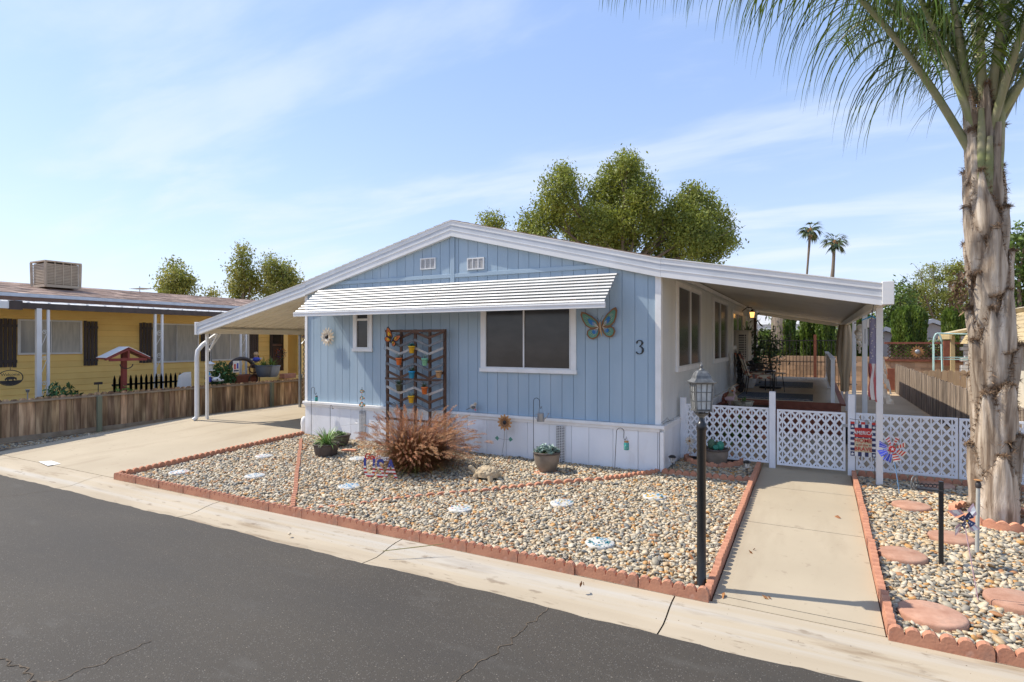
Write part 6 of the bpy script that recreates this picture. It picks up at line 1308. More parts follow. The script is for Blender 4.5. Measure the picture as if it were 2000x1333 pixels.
for i in range(26): a = -2.6+2.0*random.random(); zz2 = zm+.03+(zt_-zm-.06)*random.random(); q = V((c.x+(rw+.002)*math.cos(a), yy+(rw+.002)*math.sin(a), zz2)); g.star(q, (-math.sin(a),math.cos(a),0), (0,0,1), .011, .002, 1)
g.build('sock', [M['purp'],M['fwht']], t); g = MB()
for k in range(10):
    a = 2*PI*k/10; b0_ = V((c.x+rw*math.cos(a), yy+rw*math.sin(a), zm)); sp_ = random.uniform(.6,1.1); pts = [b0_.lerp(V((c.x+rw*1.3*math.cos(a)*sp_, yy+rw*1.3*math.sin(a)*sp_, zb_+random.uniform(0,.12))), i/6)+V((.012*math.sin(i+k),0,0)) for i in range(7)]
    tg = V((-math.sin(a),math.cos(a),0))*.024; vs = []
    for q in pts: vs += [q-tg, q+tg]
    g.add(vs, [(2*i,2*i+1,2*i+3,2*i+2) for i in range(6)], k%2, r=.5)
g.build('tails', [M['fred'],M['fwht']], t); g = MB()
for k in range(3): a = k*2.1; g.tube([(c.x+rw*math.cos(a),yy+rw*math.sin(a),zt_),(c.x,yy,zt_+.25)], .003, 4)
g.build('string', M['iron'], t)
a = PY(1722,690,9.3); b = PY(1738,785,10.3); g = MB(); pts0 = [(1719,672),(1724,680),(1731,712),(1737,740)]; m_ = 12; vs = []
for i in range(m_+1):
    s_ = i/m_; z = PY(1728,668,10.2).z+(PY(1730,790,10.2).z-PY(1728,668,10.2).z)*s_; x0 = PY(1716,700,10.2).x; x1 = x0+.035+.16*s_
    for j in range(7): vs.append((x0+(x1-x0)*j/6, 10.2+.02*math.sin(j*1.7+i), z-.05*(j/6)*(1-s_)))
g.add(vs, [(i*7+j,i*7+j+1,(i+1)*7+j+1,(i+1)*7+j) for i in range(m_) for j in range(6) if (i*3+j*5)%4 != 3], 0, True, .5); tag(g.build('crochet_cloth', M['ivory']), 'cream crochet lace cloth hanging behind the front patio post', 'cloth')
g = MB(); c = PG(1692,793); c = PXX(1694,793,.74); g.lathe([(0,0),(.10,0),(.12,.22),(.10,.36),(0,.38)], (.60,13.0,.13), 12); tag(g.build('black_bucket', M['black']), 'black bucket standing at the foot of a patio post', 'bucket')
# block wall + iron fence
g = MB(); YW = 27.2; z = .10; row = 0
while z < 1.35:
    x = -3.2+(row%2)*.2
    while x < 14: g.boxe(x+.004,x+.396,YW+random.uniform(0,.006),YW+.2,z+.004,z+.196,r=random.random()); x += .4
    z += .2; row += 1
g.boxe(-3.2,14,YW+.02,YW+.18,.05,z); tag(g.build('block_wall', M['block']), 'tan concrete block wall across the back behind the deck', 'wall')
t = thing('iron_fence', 'dark wrought iron bar fence in front of the block wall behind the deck', 'fence', (-.5,26,.15)); g = MB(); x = -2.1
while x < 1.35: g.boxe(x-.011,x+.011,25.99,26.01,.35,2.16); x += .125
g.build('bars', M['iron'], t); g = MB(); g.boxe(-2.1,1.4,25.97,26.03,2.14,2.18); g.boxe(-2.1,1.4,25.97,26.03,.42,.46); g.boxe(-2.1,1.4,25.97,26.03,1.28,1.31); g.build('rails', M['iron'], t)
for px in (1592,): p = PY(px,660,25.95); g = MB(); g.boxe(p.x-.05,p.x+.05,25.9,25.96,.15,2.40); g.build('post', M['redbrown'], t)
# brown lattice screen on low wall, right
t = thing('lattice_screen', 'brown stained lattice screen with rail on top of the back wall, right of the patio', 'fence', (5,27,1.3)); g = MB(); lattice(g, (2.5,YW-.02,1.40), (1,0,0), 7.5, .62, P=.15, m=1, sw=.03, th=.01); g.build('lattice_panel', M['dwood'], t)
g = MB(); g.boxe(2.4,10,YW-.08,YW+.05,2.02,2.10); g.boxe(2.4,10,YW-.06,YW+.03,1.335,1.41); g.build('rail', M['redbrown'], t)
for px in (1740, 1850): p = PY(px,700,YW-.1); g = MB(); g.boxe(p.x-.12,p.x+.12,YW-.22,YW-.081,.2 if px < 1800 else 1.2,1.05 if px < 1800 else 2.16); g.build('post', M['redbrown'], t)
c = PY(1792,688,YW-.15); g = MB(); flower(g, c, .06, .24, 14, .04, 0); g.ball(c+V((0,-.02,0)), (.09,.04,.09), 14, 8, 1); tag(g.build('metal_sun', [M['rust'], M['galv']]), 'copper metal sun ornament on the brown lattice screen', 'wall decoration')
# grey weathered fence on the right
t = thing('picket_fence', 'weathered grey brown board fence running back on the right side of the patio', 'fence', (2.7,18,.15)); g = MB(); y = 9.95
while y < 26.4:
    w_ = random.uniform(.085,.10); h_ = 1.13+.008*(y-10)+random.uniform(-.03,.02); g.boxe(2.68+random.uniform(-.006,.006),2.70,y,y+w_,.15,h_); y += w_+random.choice((.006,.012,.018))
g.build('pickets', M['fencegrey'], t); g = MB(); g.boxe(2.70,2.74,9.95,26.4,.95,1.03); g.boxe(2.70,2.74,9.95,26.4,.3,.38); g.build('rails', M['fencegrey'], t)
# low edge fence in the back-left (teal arch etc.)
p = PY(1831,700,23.0); t = thing('teal_frame', 'pale teal arched pole frame standing behind the grey fence', 'frame', (p.x,23,.2)); g = MB(); tp_ = PY(1831,652,23).z; xa, xb = PY(1823,700,23).x, PY(1839,700,23).x
g.tube([(xa,23,.2),(xa,23,tp_-.35)]+[((xa+xb)/2+(xb-xa)/2*math.cos(a_), 23, tp_-.35+.35*math.sin(a_)) for a_ in np.linspace(PI,0,9)]+[(xb,23,tp_-.35),(xb+.05,23,.2)], .028, 8); g.build('arch', mat('pale teal tube', (.38,.55,.52), None, .4), t)
g = MB(); z = PY(1860,654,23).z; g.tube([((xa+xb)/2,23,tp_),(PY(1892,654,23).x,23,z)], .024, 8); 
for py_ in (699,703): g.tube([(xa,23.02,PY(1860,py_,23).z),(PY(1892,py_,23).x,23.02,PY(1860,py_,23).z)], .018, 6)
g.build('rail', mat('pale teal rail', (.38,.55,.52), None, .4), t)
t = thing('dog_ear_fence', 'tan dog eared board gate between the grey fence and the neighbour', 'fence', (3.4,20.6,.15)); g = MB(); x = PY(1803,740,20.6).x
while x < 5.0:
    w_ = .135; h_ = 1.25+.05*math.sin((x-2.7)*2.4)+random.uniform(-.02,.02); g.prism([(x,20.6,.15),(x+w_,20.6,.15),(x+w_,20.6,h_-.04),(x+w_*.75,20.6,h_),(x+w_*.25,20.6,h_),(x,20.6,h_-.04)], (0,.02,0), r=random.random()); x += w_+.012
g.build('boards', mat('tan fence board', (.44,.31,.19), (.36,.25,.15), .85, 4, (5,5,.5), rnd=.15), t); g = MB(); g.boxe(3.95,4.02,20.55,20.59,1.0,1.15); g.build('latch', M['galv'], t)
# neighbour on the right
t = thing('neighbour_house', 'cream and tan neighbouring home with metal awnings behind the palm trunk', 'house', (6.5,20,.15)); NX = 4.25
g = MB(); g.boxe(NX+.6,12,14.5,24,.15,3.05); g.build('wall', mat('cream house wall', (.66,.62,.52), None, .6, 3), t)
M['tanm'] = mat('tan metal awning', (.52,.40,.21), (.45,.34,.17), .5, 4, rnd=.08); g = MB()
for i in range(8): z0 = 2.05+i*.105; xo = NX+.02+i*.055; g.prism([(xo,14.5,z0),(xo+.065,14.5,z0+.105),(xo+.08,14.5,z0+.10),(xo+.012,14.5,z0-.004)], (0,9.6,0))
g.prism([(NX+.46,14.4,2.90),(NX+.40,14.4,3.0),(12,14.4,3.5),(12,14.4,3.42)], (0,9.8,0)); g.build('awning', M['tanm'], t)
g = MB(); g.prism([(NX-.25,24.2,2.42),(NX-.25,24.2,2.32),(NX+2.4,24.2,2.95),(NX+2.4,24.2,3.05)], (0,1.8,0)); g.boxe(NX-.27,NX-.2,24.1,26.1,2.2,2.33); g.build('porch_roof', M['tanm'], t)
g = MB(); g.boxe(NX-.18,NX-.06,24.4,24.52,.2,2.32); g.build('post', M['tanm'], t)
g = MB(); z = .2
while z < 2.3:
    for k in range(4): g.boxe(NX+.10+k*.21+(.1 if int(z*10)%2 else 0),NX+.29+k*.21+(.1 if int(z*10)%2 else 0),24.35,24.6,z,z+.11)
    z += .125
g.build('brick_pillar', M['wht'], t)
g = MB()
for i in range(4): z0 = .75+i*.10; g.boxe(NX+.3-.03*i,NX+.62,12.6,17.0,z0,z0+.075)
g.build('lower_awning', M['cream'], t)
# white corrugated roofed building behind the patio
t = thing('rear_house', 'white rear house with corrugated roof edge seen beyond the hedge', 'house', (-2,36,.15)); g = MB(); g.boxe(-9,2.2,36,40,.15,3.1); g.build('wall', M['greyh'], t)
g = MB(); x = -9.2
while x < 2.4: g.boxe(x,x+.16,34.6,36,2.72,2.86); g.boxe(x+.161,x+.24,34.62,36,2.75,2.83); x += .25
g.build('patio_roof', M['whitem'], t); g = MB(); g.prism([(-9.3,35.9,3.1),(2.5,35.9,3.1),(2.5,38.4,4.1),(-9.3,38.4,4.1)], (0,.1,.06)); g.build('roof', mat('light grey roof', (.5,.5,.5), None, .7, 8), t)
def gabled(px0, px1, pye, pyp, Y, lab, depth=8):
    a, b = PY(px0,pye,Y), PY(px1,pye,Y); zp = PY((px0+px1)/2,pyp,Y).z; xm = (a.x+b.x)/2; t = thing('grey_house', lab, 'house', (xm,Y,.15)); g = MB(); ze1 = a.z; g.prism([(a.x,Y,.1),(b.x,Y,.1),(b.x,Y,b.z),(xm,Y,zp),(a.x,Y,a.z)], (0,depth,0)); g.build('wall', M['greyh'], t)
    g = MB(); w_ = .35
    for s_, e in ((-1,a),(1,b)): g.prism([(xm,Y-.3,zp+.02),(e.x+s_*w_,Y-.3,e.z-.08),(e.x+s_*w_,Y-.3,e.z+.14),(xm,Y-.3,zp+.26)], (0,depth+.6,0))
    g.build('roof', M['roofgrey'], t)
    g = MB(); x = a.x+.3
    while x < b.x: g.boxe(x,x+.03,Y-.02,Y-.003,.2,a.z-.05); x += .45
    g.build('battens', M['roofgrey'], t)
gabled(1786,1856,646,632,42,'grey gabled house between the two trimmed cypresses'); gabled(1690,1770,664,648,38,'low grey roofed house left of the trimmed cypress')
# ================= trees and other plants =================
M['treeleaf'] = mat('olive green tree leaf', (.165,.20,.032), (.28,.31,.052), .55, .5, (1,1,1), rnd=.45, hue=.015)
M['poplar'] = mat('yellow green leaf mass', (.20,.23,.045), (.32,.31,.07), .55, .5, rnd=.4, hue=.02)
M['cyp'] = mat('cypress green', (.06,.115,.014), (.155,.215,.028), .6, 2.2, (2,2,.25), rnd=.35, hue=.01)
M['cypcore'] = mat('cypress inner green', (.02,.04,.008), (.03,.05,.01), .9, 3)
M['pine'] = mat('pine needle green', (.16,.19,.035), (.27,.28,.055), .6, .6, rnd=.4, hue=.015)
M['hedge'] = mat('hedge leaf', (.055,.105,.02), (.13,.185,.035), .45, .8, rnd=.5, hue=.015)
M['bark'] = mat('grey brown bark', (.13,.10,.075), (.20,.16,.12), .9, 6, (3,3,.6), .5, 20)
def crown_tree(name, label, base, clumps, leafm, n_per, lsz, wid=.5, trunk_r=.2, cat='tree', group=None, sub=9, dirs=None):
    """clumps: list of (centre, radii). Leaf clusters on little twigs inside every clump; limbs to every clump."""
    t = thing(name, label, cat, base, group); P = []; b = V(base)
    for c, r in clumps:
        r = np.array(r); c = np.array(c); n = max(20, int(n_per*(r[0]*r[1]*r[2])**(2/3)))
        ns_ = max(5, n//sub); k = rng.normal(size=(ns_,3)); k /= np.linalg.norm(k,axis=1)[:,None]; rad = (.30+.68*rng.random(ns_)**.55)
        rad *= 1+.22*np.sin(k[:,0]*5+c[0])*np.cos(k[:,2]*6+c[1]); cc = c+k*rad[:,None]*r
        q = np.repeat(cc, sub, axis=0); q = q+rng.normal(size=q.shape)*lsz*1.25; P.append(q)
    P = np.concatenate(P); cl_r = np.repeat(rng.random(len(P)//sub), sub); rn = np.clip(.5*cl_r+.5*rng.random(len(P)), 0, 1)
    inst_mesh('crown', leaves(P, lsz, wid, dirs if dirs is None else np.array(dirs)), QF, rn, leafm, t)
    g = MB(); cs = [V(c) for c, r in clumps]; cen = sum(cs, V((0,0,0)))/len(cs); fork = V((b.x, b.y, b.z+(min(c.z for c in cs)-b.z)*.75))
    g.tube([b, b.lerp(fork,.5)+V((.05,0,0)), fork], [trunk_r, trunk_r*.8, trunk_r*.7], 10)
    for c in cs:
        m_ = fork.lerp(c,.5)+V((random.uniform(-.2,.2),random.uniform(-.2,.2),.15)); g.tube([fork, m_, c], [trunk_r*.42, trunk_r*.25, trunk_r*.07], 7)
        for k in range(3): e = c+V((random.gauss(0,.5),random.gauss(0,.5),random.uniform(0,.6)))*(trunk_r*4); g.tube([m_.lerp(c,.4), e], [trunk_r*.12, .01], 5)
    g.build('trunk', M['bark'], t); return t
def pxc(lst, D, dj=1.2, dep=.9):
    out = []
    for i, (px, py, r) in enumerate(lst):
        dd = D+((i*37)%7-3)/3*dj; c = PD(px, py, dd); rm = r/F*dd; out.append((tuple(c), (rm*.95, rm*dep, rm)))
    return out
for k_ in ('treeleaf','poplar','pine','hedge','cyp'): leafy(M[k_], .38)
# large tree behind the home
D = 40
big = [(1095,372,48),(1070,420,40),(1040,445,36),(1120,430,42),(1165,440,46),(1215,352,52),(1185,385,50),(1255,380,40),(1240,430,60),(1205,470,50),(1290,440,36),(1330,420,44),(1365,405,42),(1395,435,40),(1350,460,52),(1410,470,28),(1300,490,40),(1130,490,40),(1050,480,34),(1375,490,40),(1100,340,22),(1225,322,26),(1350,378,22),(1425,468,16)]
b = PD(1215,650,40); crown_tree('shade_tree', 'large olive green shade tree rising behind the blue home roof', (b.x,b.y,.1), pxc([(x_, y_+3, r_*.94) for x_, y_, r_ in big], D, 2.0), M['treeleaf'], 1900, .20, .48, .42)
b = PD(962,650,44); crown_tree('small_tree', 'small tree top peeking over the roof left of the large tree', (b.x,b.y,.1), pxc([(962,436,19),(950,430,12),(975,432,12),(963,448,18)], 44, .5), M['treeleaf'], 900, .24, .42, .18)
# left horizon trees
for px, lst, lab in ((347,[(345,545,27),(330,555,22),(362,560,22),(338,522,14),(350,575,30),(372,548,10),(322,572,14)],'rounded yellow green tree above the shingle roof beside the antenna'),
    (474,[(474,500,17),(470,530,25),(480,555,26),(462,560,20),(492,540,14),(472,485,8),(475,585,24)],'tall narrow yellow green tree left of its wider neighbour'),
    (535,[(525,525,20),(545,535,26),(565,545,22),(520,560,28),(550,565,34),(575,560,16),(528,508,10),(560,522,12)],'wider yellow green tree right beside the tall narrow one'),
    (413,[(413,573,9),(408,580,8),(419,580,7)],'tiny tree top on the horizon between the left trees')):
    b = PD(px, 660, 46); crown_tree('poplar_tree', lab, (b.x,b.y,.1), pxc(lst, 46, .8), M['poplar'], 1300, .20, .5, .2, group='trees on the left horizon')
# trees on the right
b = PD(1757,650,52); crown_tree('broadleaf_tree', 'dark green round tree between the patio corner and the pine', (b.x,b.y,.1), pxc([(1752,590,28),(1745,620,30),(1770,600,24),(1762,575,18),(1735,640,30),(1780,640,26),(1758,560,8),(1722,655,24)], 52, 1), M['hedge'], 420, .34, .5, .3)
b = PD(1995,700,30); crown_tree('broadleaf_tree', 'dark tree mass behind the palm trunk at the right edge', (b.x,b.y,.1), pxc([(2000,480,40),(2010,540,50),(1990,580,34),(2010,620,50),(2040,500,60),(1985,470,14),(1990,620,26)], 30, 1), M['hedge'], 700, .24, .5, .3)
# layered pine
D = 55; t_ = []; b = PD(1836,650,D)
lay = [(1800,563,26,6),(1830,548,22,6),(1858,530,26,7),(1875,550,26,7),(1845,575,34,7),(1803,585,30,7),(1870,585,30,8),(1780,572,18,5),(1790,605,30,8),(1830,605,26,7),(1865,615,32,8),(1812,632,36,9),(1850,645,36,8),(1880,640,28,9),(1885,570,20,7),(1822,526,14,5),(1797,540,9,5),(1880,520,14,5),(1900,600,20,9)]
cl_ = []
for i, (px, py, rw, rh) in enumerate(lay):
    dd = D+((i*5)%7-3)*.7; c = PD(px, py, dd); cl_.append((tuple(c), (rw/F*dd*.86, rw/F*dd*.86, rh/F*dd*.75)))
crown_tree('pine_tree', 'spreading layered pine tree behind the trimmed cypresses', (b.x,b.y,.1), cl_, M['pine'], 1900, .26, .34, .36, dirs=(0,0,.6))
# trimmed cypresses
def cypress(px, wpx, pyt, Y, lab, dead=False, zb=.1, lean=0):
    p = PY(px, 660, Y); D = Y/ray(px, 660).y; r_ = wpx/2/F*D; zt_ = CZ+(667-pyt)/F*D; t = thing('cypress', lab, 'cypress', (p.x, Y, zb), 'trimmed columnar cypresses'); h_ = zt_-zb; n = int(9000*min(1.4, h_*r_/2.2))
    a = rng.random(n)*2*PI; z = rng.random(n)**.9; pr = np.where(z < .12, .80+z*1.6, np.where(z > .86, np.sqrt(np.clip(1-((z-.86)/.145)**2, .04, 1)), 1.0)); lump = 1+.07*np.sin(a*6+np.sin(z*9)*2)+.05*np.sin(a*11+z*4)
    rr = r_*pr*lump*(.93+.12*rng.random(n)); P = np.stack([p.x+rr*np.cos(a), Y+rr*np.sin(a), zb+h_*z*.985], 1)
    k = np.ones(n, bool)
    if dead: k = ~((np.sin(a*1+4.3) > .25) & (z > .45) & (rng.random(n) < .96))
    d = np.stack([np.cos(a)*.35, np.sin(a)*.35, np.full(n, 1.5)], 1)
    inst_mesh('foliage', leaves(P[k], .17, .30, d[k], .45), QF, np.clip(.5+.35*np.sin(a*6+np.sin(z*9)*2)[k]+rng.normal(size=k.sum())*.18, 0, 1), M['cyp'], t)
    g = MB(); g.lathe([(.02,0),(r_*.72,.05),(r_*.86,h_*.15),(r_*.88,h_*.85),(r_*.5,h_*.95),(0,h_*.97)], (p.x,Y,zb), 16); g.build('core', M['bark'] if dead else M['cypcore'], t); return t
cypress(1527,44,600,29.0,'trimmed cypress with a brown bare patch, seen beyond the deck on the left', dead=True); cypress(1581,30,602,30.2,'trimmed cypress beyond the deck, left one of the touching pair'); cypress(1612,30,603,29.2,'trimmed cypress beyond the deck, right one of the touching pair')
cypress(1684,36,612,30,'trimmed cypress glimpsed between the slim patio posts'); cypress(1776,53,597,30,'broad trimmed cypress just right of the patio cover corner'); cypress(1869,44,597,30.5,'trimmed cypress partly behind the palm trunk')
# hedge mass
def hedge(px0, px1, pyt, Y, n, lab, m='hedge', sz=.17):
    a, b = PY(px0,660,Y), PY(px1,660,Y); zt_ = PY((px0+px1)/2,pyt,Y).z; t = thing('hedge', lab, 'hedge', ((a.x+b.x)/2,Y,.1)); P = np.stack([a.x+(b.x-a.x)*rng.random(n), Y+rng.normal(size=n)*.35, .2+(zt_-.2)*rng.random(n)**.75+rng.normal(size=n)*.08], 1)
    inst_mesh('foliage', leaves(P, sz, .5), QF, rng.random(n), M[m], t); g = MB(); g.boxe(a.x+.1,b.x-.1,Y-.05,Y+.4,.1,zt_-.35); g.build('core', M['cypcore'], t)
hedge(1483,1572,648,31.5,6500,'dark leafy hedge between the cypresses beyond the deck'); hedge(1560,1665,642,32.2,6500,'yellow green leafy hedge right of the cypress pair beyond the deck','yleaf2' if M.setdefault('yleaf2', mat('yellow green hedge leaf', (.10,.15,.03), (.17,.21,.05), .5, 1, rnd=.45)) else '')  # second hedge gets a lighter, yellower leaf colour
hedge(1655,1722,630,33,4500,'tall loose green hedge behind the patio posts','hedge',.2); hedge(1740,1900,666,31.8,5000,'low yellow green hedge top above the brown lattice screen','yleaf2',.13)
# far fan palms
def fan_palm(px, pyt, pyb, D, rpx, lab, shaggy=False):
    top = PD(px, pyt, D); base = PD(px-(8 if shaggy else 10), pyb, D); bs = V((base.x, base.y, .1)); t = thing('fan_palm', lab, 'palm', bs, 'far fan palms on the horizon'); g = MB(); m_ = D/F
    mid = PD(px-3 if shaggy else px-5, (pyt+pyb)/2, D); s = [bs.lerp(top,.0), base, mid, top]
    g.tube(s, [2.2*m_, 2.0*m_*(2.6 if shaggy else 1), 2.0*m_*(1.6 if shaggy else 1), 2.6*m_], 10); g.build('trunk', M['bark'], t)
    P = []; g = MB()
    for k in range(26):
        a = random.random()*2*PI; el = random.uniform(-.9,1.2); d = V((math.cos(a)*math.cos(el), math.sin(a)*math.cos(el), math.sin(el))); st_ = top+d*rpx*m_*.45; s_ = d.cross(V((0,0,1))).normalized()
        for j in range(11):
            q = (j-5)/5; e = (d+s_*q*.9+V((0,0,-.25-.35*abs(q)))).normalized(); L_ = rpx*m_*random.uniform(.45,.75); w_ = V((0,0,1)).cross(e).normalized()*L_*.07
            g.add([st_, st_+e*L_*.5+w_, st_+e*L_+V((0,0,-L_*.25)), st_+e*L_*.5-w_], [(0,1,2,3)])
        g.tube([top, st_], .5*m_, 4)
    g.build('crown', mat('fan palm leaf', (.05,.08,.03), (.10,.13,.05), .6, .5, rnd=.5), t)
    g = MB(); g.lathe([(2.4*m_,-16*m_),(4.6*m_,-9*m_),(5.0*m_,-2*m_),(1*m_,3*m_)], top, 10); g.build('dead_skirt', M['rust'], t)
fan_palm(1583,448,575,85,26,'tall slender fan palm, taller one of the far pair'); fan_palm(1630,472,580,80,26,'shorter shaggy fan palm, right one of the far pair', True)

# ---------------- purple fountain grass ----------------
gb = V((-5.60,7.30,gz(0,7.12)-.0)); t = thing('fountain_grass', 'big reddish brown fountain grass clump with feathery plumes in front of the trellis', 'ornamental grass', gb)
M['blade'] = mat('burgundy grass blade', (.15,.048,.022), (.22,.09,.03), .6, 4, rnd=.5, hue=.02, c3=(.14,.16,.03)); M['plume'] = mat('pinkish tan plume', (.38,.155,.08), (.60,.36,.18), .8, 5, rnd=.35, hue=.015)
def grass(n, L0, L1, el0, el1, w_, seg, m, name, droop, rbase, r2=None):
    vs = []; fs = []; rs = []; tips = []
    a = rng.random(n)*2*PI
    P = np.zeros((n, seg+1, 2, 3)); p = np.stack([gb.x+rbase*np.sqrt(rng.random(n))*np.cos(a), gb.y+rbase*np.sqrt(rng.random(n))*np.sin(a), np.full(n, gb.z+.01)], 1)
    a2 = a+rng.normal(size=n)*.35; el = el0+(el1-el0)*rng.random(n); d = np.stack([np.cos(a2)*np.cos(el), np.sin(a2)*np.cos(el), np.sin(el)], 1); Ln = L0+(L1-L0)*rng.random(n); s = np.stack([-np.sin(a2), np.cos(a2), np.zeros(n)], 1)
    dr = droop*(.6+.8*rng.random(n))
    for k in range(seg+1):
        tt = k/seg; ww = w_*(1-tt*.92)*.5; P[:,k,0] = p-s*ww; P[:,k,1] = p+s*ww
        p = p+d*(Ln/seg)[:,None]; d = d+np.stack([np.zeros(n),np.zeros(n),-dr*(.25+tt)/seg],1); d /= np.linalg.norm(d,axis=1)[:,None]
    inst_mesh(name, P.reshape(n,-1,3), [(2*k,2*k+1,2*k+3,2*k+2) for k in range(seg)], rng.random(n), M[m], t); return p, d, s
grass(4300, .42, .84, .45, 1.45, .009, 7, 'blade', 'blades', 1.5, .30)
M['gblade'] = mat('olive green grass blade', (.11,.13,.02), (.20,.19,.04), .6, 4, rnd=.4); grass(1300, .35, .78, .4, 1.4, .009, 7, 'gblade', 'green_blades', 1.6, .30)
# plumes: stems + bristly heads
n = 820; a = rng.random(n)*2*PI; el = .60+.85*rng.random(n)**.9; Ln = (.48+.42*rng.random(n))*(1+.12*np.sin(a*2+1)+.07*np.sin(a*5)); g = []
PL = []; rnn = []; stems = np.zeros((n,6,2,3))
for i in range(n):
    d = np.array([math.cos(a[i])*math.cos(el[i]), math.sin(a[i])*math.cos(el[i]), math.sin(el[i])]); p = np.array([gb.x+.30*rng.random()*math.cos(a[i]), gb.y+.28*rng.random()*math.sin(a[i]), gb.z]); s = np.array([-math.sin(a[i]),math.cos(a[i]),0]); rv = rng.random()
    for k in range(6):
        stems[i,k,0] = p-s*.0018; stems[i,k,1] = p+s*.0018; p = p+d*Ln[i]*.16; d = d+np.array([.045,0,-.06]); d /= np.linalg.norm(d)
    for k in range(26):       # plume: curved line with short bristles
        tt = k/26; r_ = .013*math.sin(PI*min(1,.12+tt*.88))**.7
        for j in range(3):
            v = rng.normal(size=3); v /= np.linalg.norm(v); v = d*1.1+v*.9; v /= np.linalg.norm(v); w3 = np.cross(v, rng.normal(size=3)); w3 /= np.linalg.norm(w3); q = p+rng.normal(size=3)*r_*.25
            PL.append([q, q+v*r_*1.4+w3*.0018, q+v*r_*2.6, q+v*r_*1.4-w3*.0018]); rnn.append(rv*.7+.3*rng.random())
        p = p+d*.0060; d = d+np.array([0,0,-.030])+s*.010; d /= np.linalg.norm(d)
inst_mesh('plume_stems', stems.reshape(n,12,3), [(2*k,2*k+1,2*k+3,2*k+2) for k in range(5)], rng.random(n), M['blade'], t)
inst_mesh('plumes', np.array(PL), QF, np.array(rnn), M['plume'], t)
g = MB(); g.lathe([(.34,0),(.30,.10),(.18,.26),(0,.32)], gb, 14); g.build('clump_base', mat('dark dry thatch', (.05,.025,.015), (.09,.05,.03), .95, 20), t)

# ---------------- queen palm ----------------
pb = V((1.76,8.20,gz(1,8.17))); t = thing('queen_palm', 'queen palm with grey peeling trunk and arching fronds at the right of the walkway', 'palm tree', pb)
M['palmbark'] = mat('pale grey palm sheath', (.17,.12,.08), (.43,.35,.265), .85, 2.6, (6,6,.55), .9, 12, rnd=.25, c3=(.56,.49,.40), bstretch=(12,12,.7), lo=.36, hi=.54)
M['fibre'] = mat('brown palm fibre', (.18,.11,.065), (.30,.20,.12), .95, 8, (6,6,.8), .8, 25, rnd=.35, bstretch=(9,9,1)); M['petiole'] = mat('greenish grey petiole', (.30,.27,.17), (.20,.22,.08), .6, 4, (1,1,1), rnd=.15)
M['frond'] = mat('palm leaflet', (.060,.105,.012), (.11,.16,.022), .45, 3, rnd=.45, hue=.012)
def trunk_c(z): return V((pb.x+.02*math.sin(z*1.1)-.016*z, pb.y, 0)), (.195 if z < .25 else .180)-.0165*z+.010*math.sin(z*4.1)
g = MB(); n_ = 40; m_ = 60; vs = []
for i in range(m_+1):
    z = 4.45*i/m_; c, r_ = trunk_c(z)
    if z < .22: r_ += (.22-z)*.12
    for j in range(n_):
        a = 2*PI*j/n_; q = r_*(.88+.035*math.sin(a*5+z*3)+.03*math.sin(a*9-z*7)+random.uniform(-.012,.012)); vs.append((c.x+q*math.cos(a), c.y+q*math.sin(a), pb.z+z))
g.add(vs, [(i*n_+j,i*n_+(j+1)%n_,(i+1)*n_+(j+1)%n_,(i+1)*n_+j) for i in range(m_) for j in range(n_)], 0, True, .5); tr = g.build('trunk', M['fibre'], t)
def boot(a0, z0, h_, wid, flare, stub, rv):
    """one old leaf base: wide curved sheath at the bottom tapering upward to a broken stub, standing a little off the trunk"""
    g = MB(); ni, nj = 14, 10; vs = []
    for i in range(ni+1):
        s_ = i/ni; z = z0+h_*s_; c, r_ = trunk_c(max(0, z)); w_ = wid*(1-.86*s_**(1.15+.5*rv))*(1+.13*math.sin(s_*8+rv*9)+.05*math.sin(s_*21+rv*5)); off = .004+.018*rv+flare*s_**2.2+.012*math.sin(s_*PI)
        for j in range(nj+1):
            u = j/nj*2-1; a = a0+u*w_; q = r_+off+.022*(1-u*u)+(.028*s_ if abs(u) < .5 else 0)+.008*math.sin(u*9+s_*6+rv*9)
            vs.append((c.x+q*math.cos(a), c.y+q*math.sin(a), pb.z+z+.05*u*u*(1-s_)-.03*math.sin(u*3+rv*5)*(1-s_)))
    k = nj+1; fs = [(i*k+j,i*k+j+1,(i+1)*k+j+1,(i+1)*k+j) for i in range(ni) for j in range(nj)]; g.add(vs, fs, 0, True, rv)
    if stub:
        c, r_ = trunk_c(z0+h_); q = r_+flare; d = V((math.cos(a0), math.sin(a0), 0)); b0_ = V((c.x,c.y,pb.z+z0+h_))+d*q; g.tube([b0_-V((0,0,.12))-d*.02, b0_+d*.01, b0_+d*.04+V((0,0,stub))], [.045,.035,.024], 8, rr=rv)
    e = [vs[i*k+jj] for i in range(2, ni+1) for jj in (0, nj)]+[vs[ni*k+j] for j in range(k)]+[vs[j] for j in range(k)]; e = np.array([list(q_) for q_ in e for _ in range(9)]); cc_ = np.array([trunk_c(1)[0].x, pb.y, 0]); out = e-cc_; out[:,2] = 0; out /= np.linalg.norm(out,axis=1)[:,None]
    dd_ = out*.35+rng.normal(size=e.shape)*.5; EDGE.append(np.concatenate([e+out*.006+rng.normal(size=e.shape)*.008, dd_], 1))
    o = g.build('leaf_base', [M['palmbark']], t); sd = o.modifiers.new('thick', 'SOLIDIFY'); sd.thickness = .014; sd.offset = -1
    return o
EDGE = []; ga = 2.399; kk = 0; z = -.10
camdir = math.atan2(-8.17, -1.84)
while z < 4.45:
    boot(camdir+.3+kk*ga, z, random.uniform(.66,.98)*(1-.06*z), random.uniform(1.05,1.35), random.uniform(.0,.05)*(1-.12*z), 0, random.random()); z += .125; kk += 1
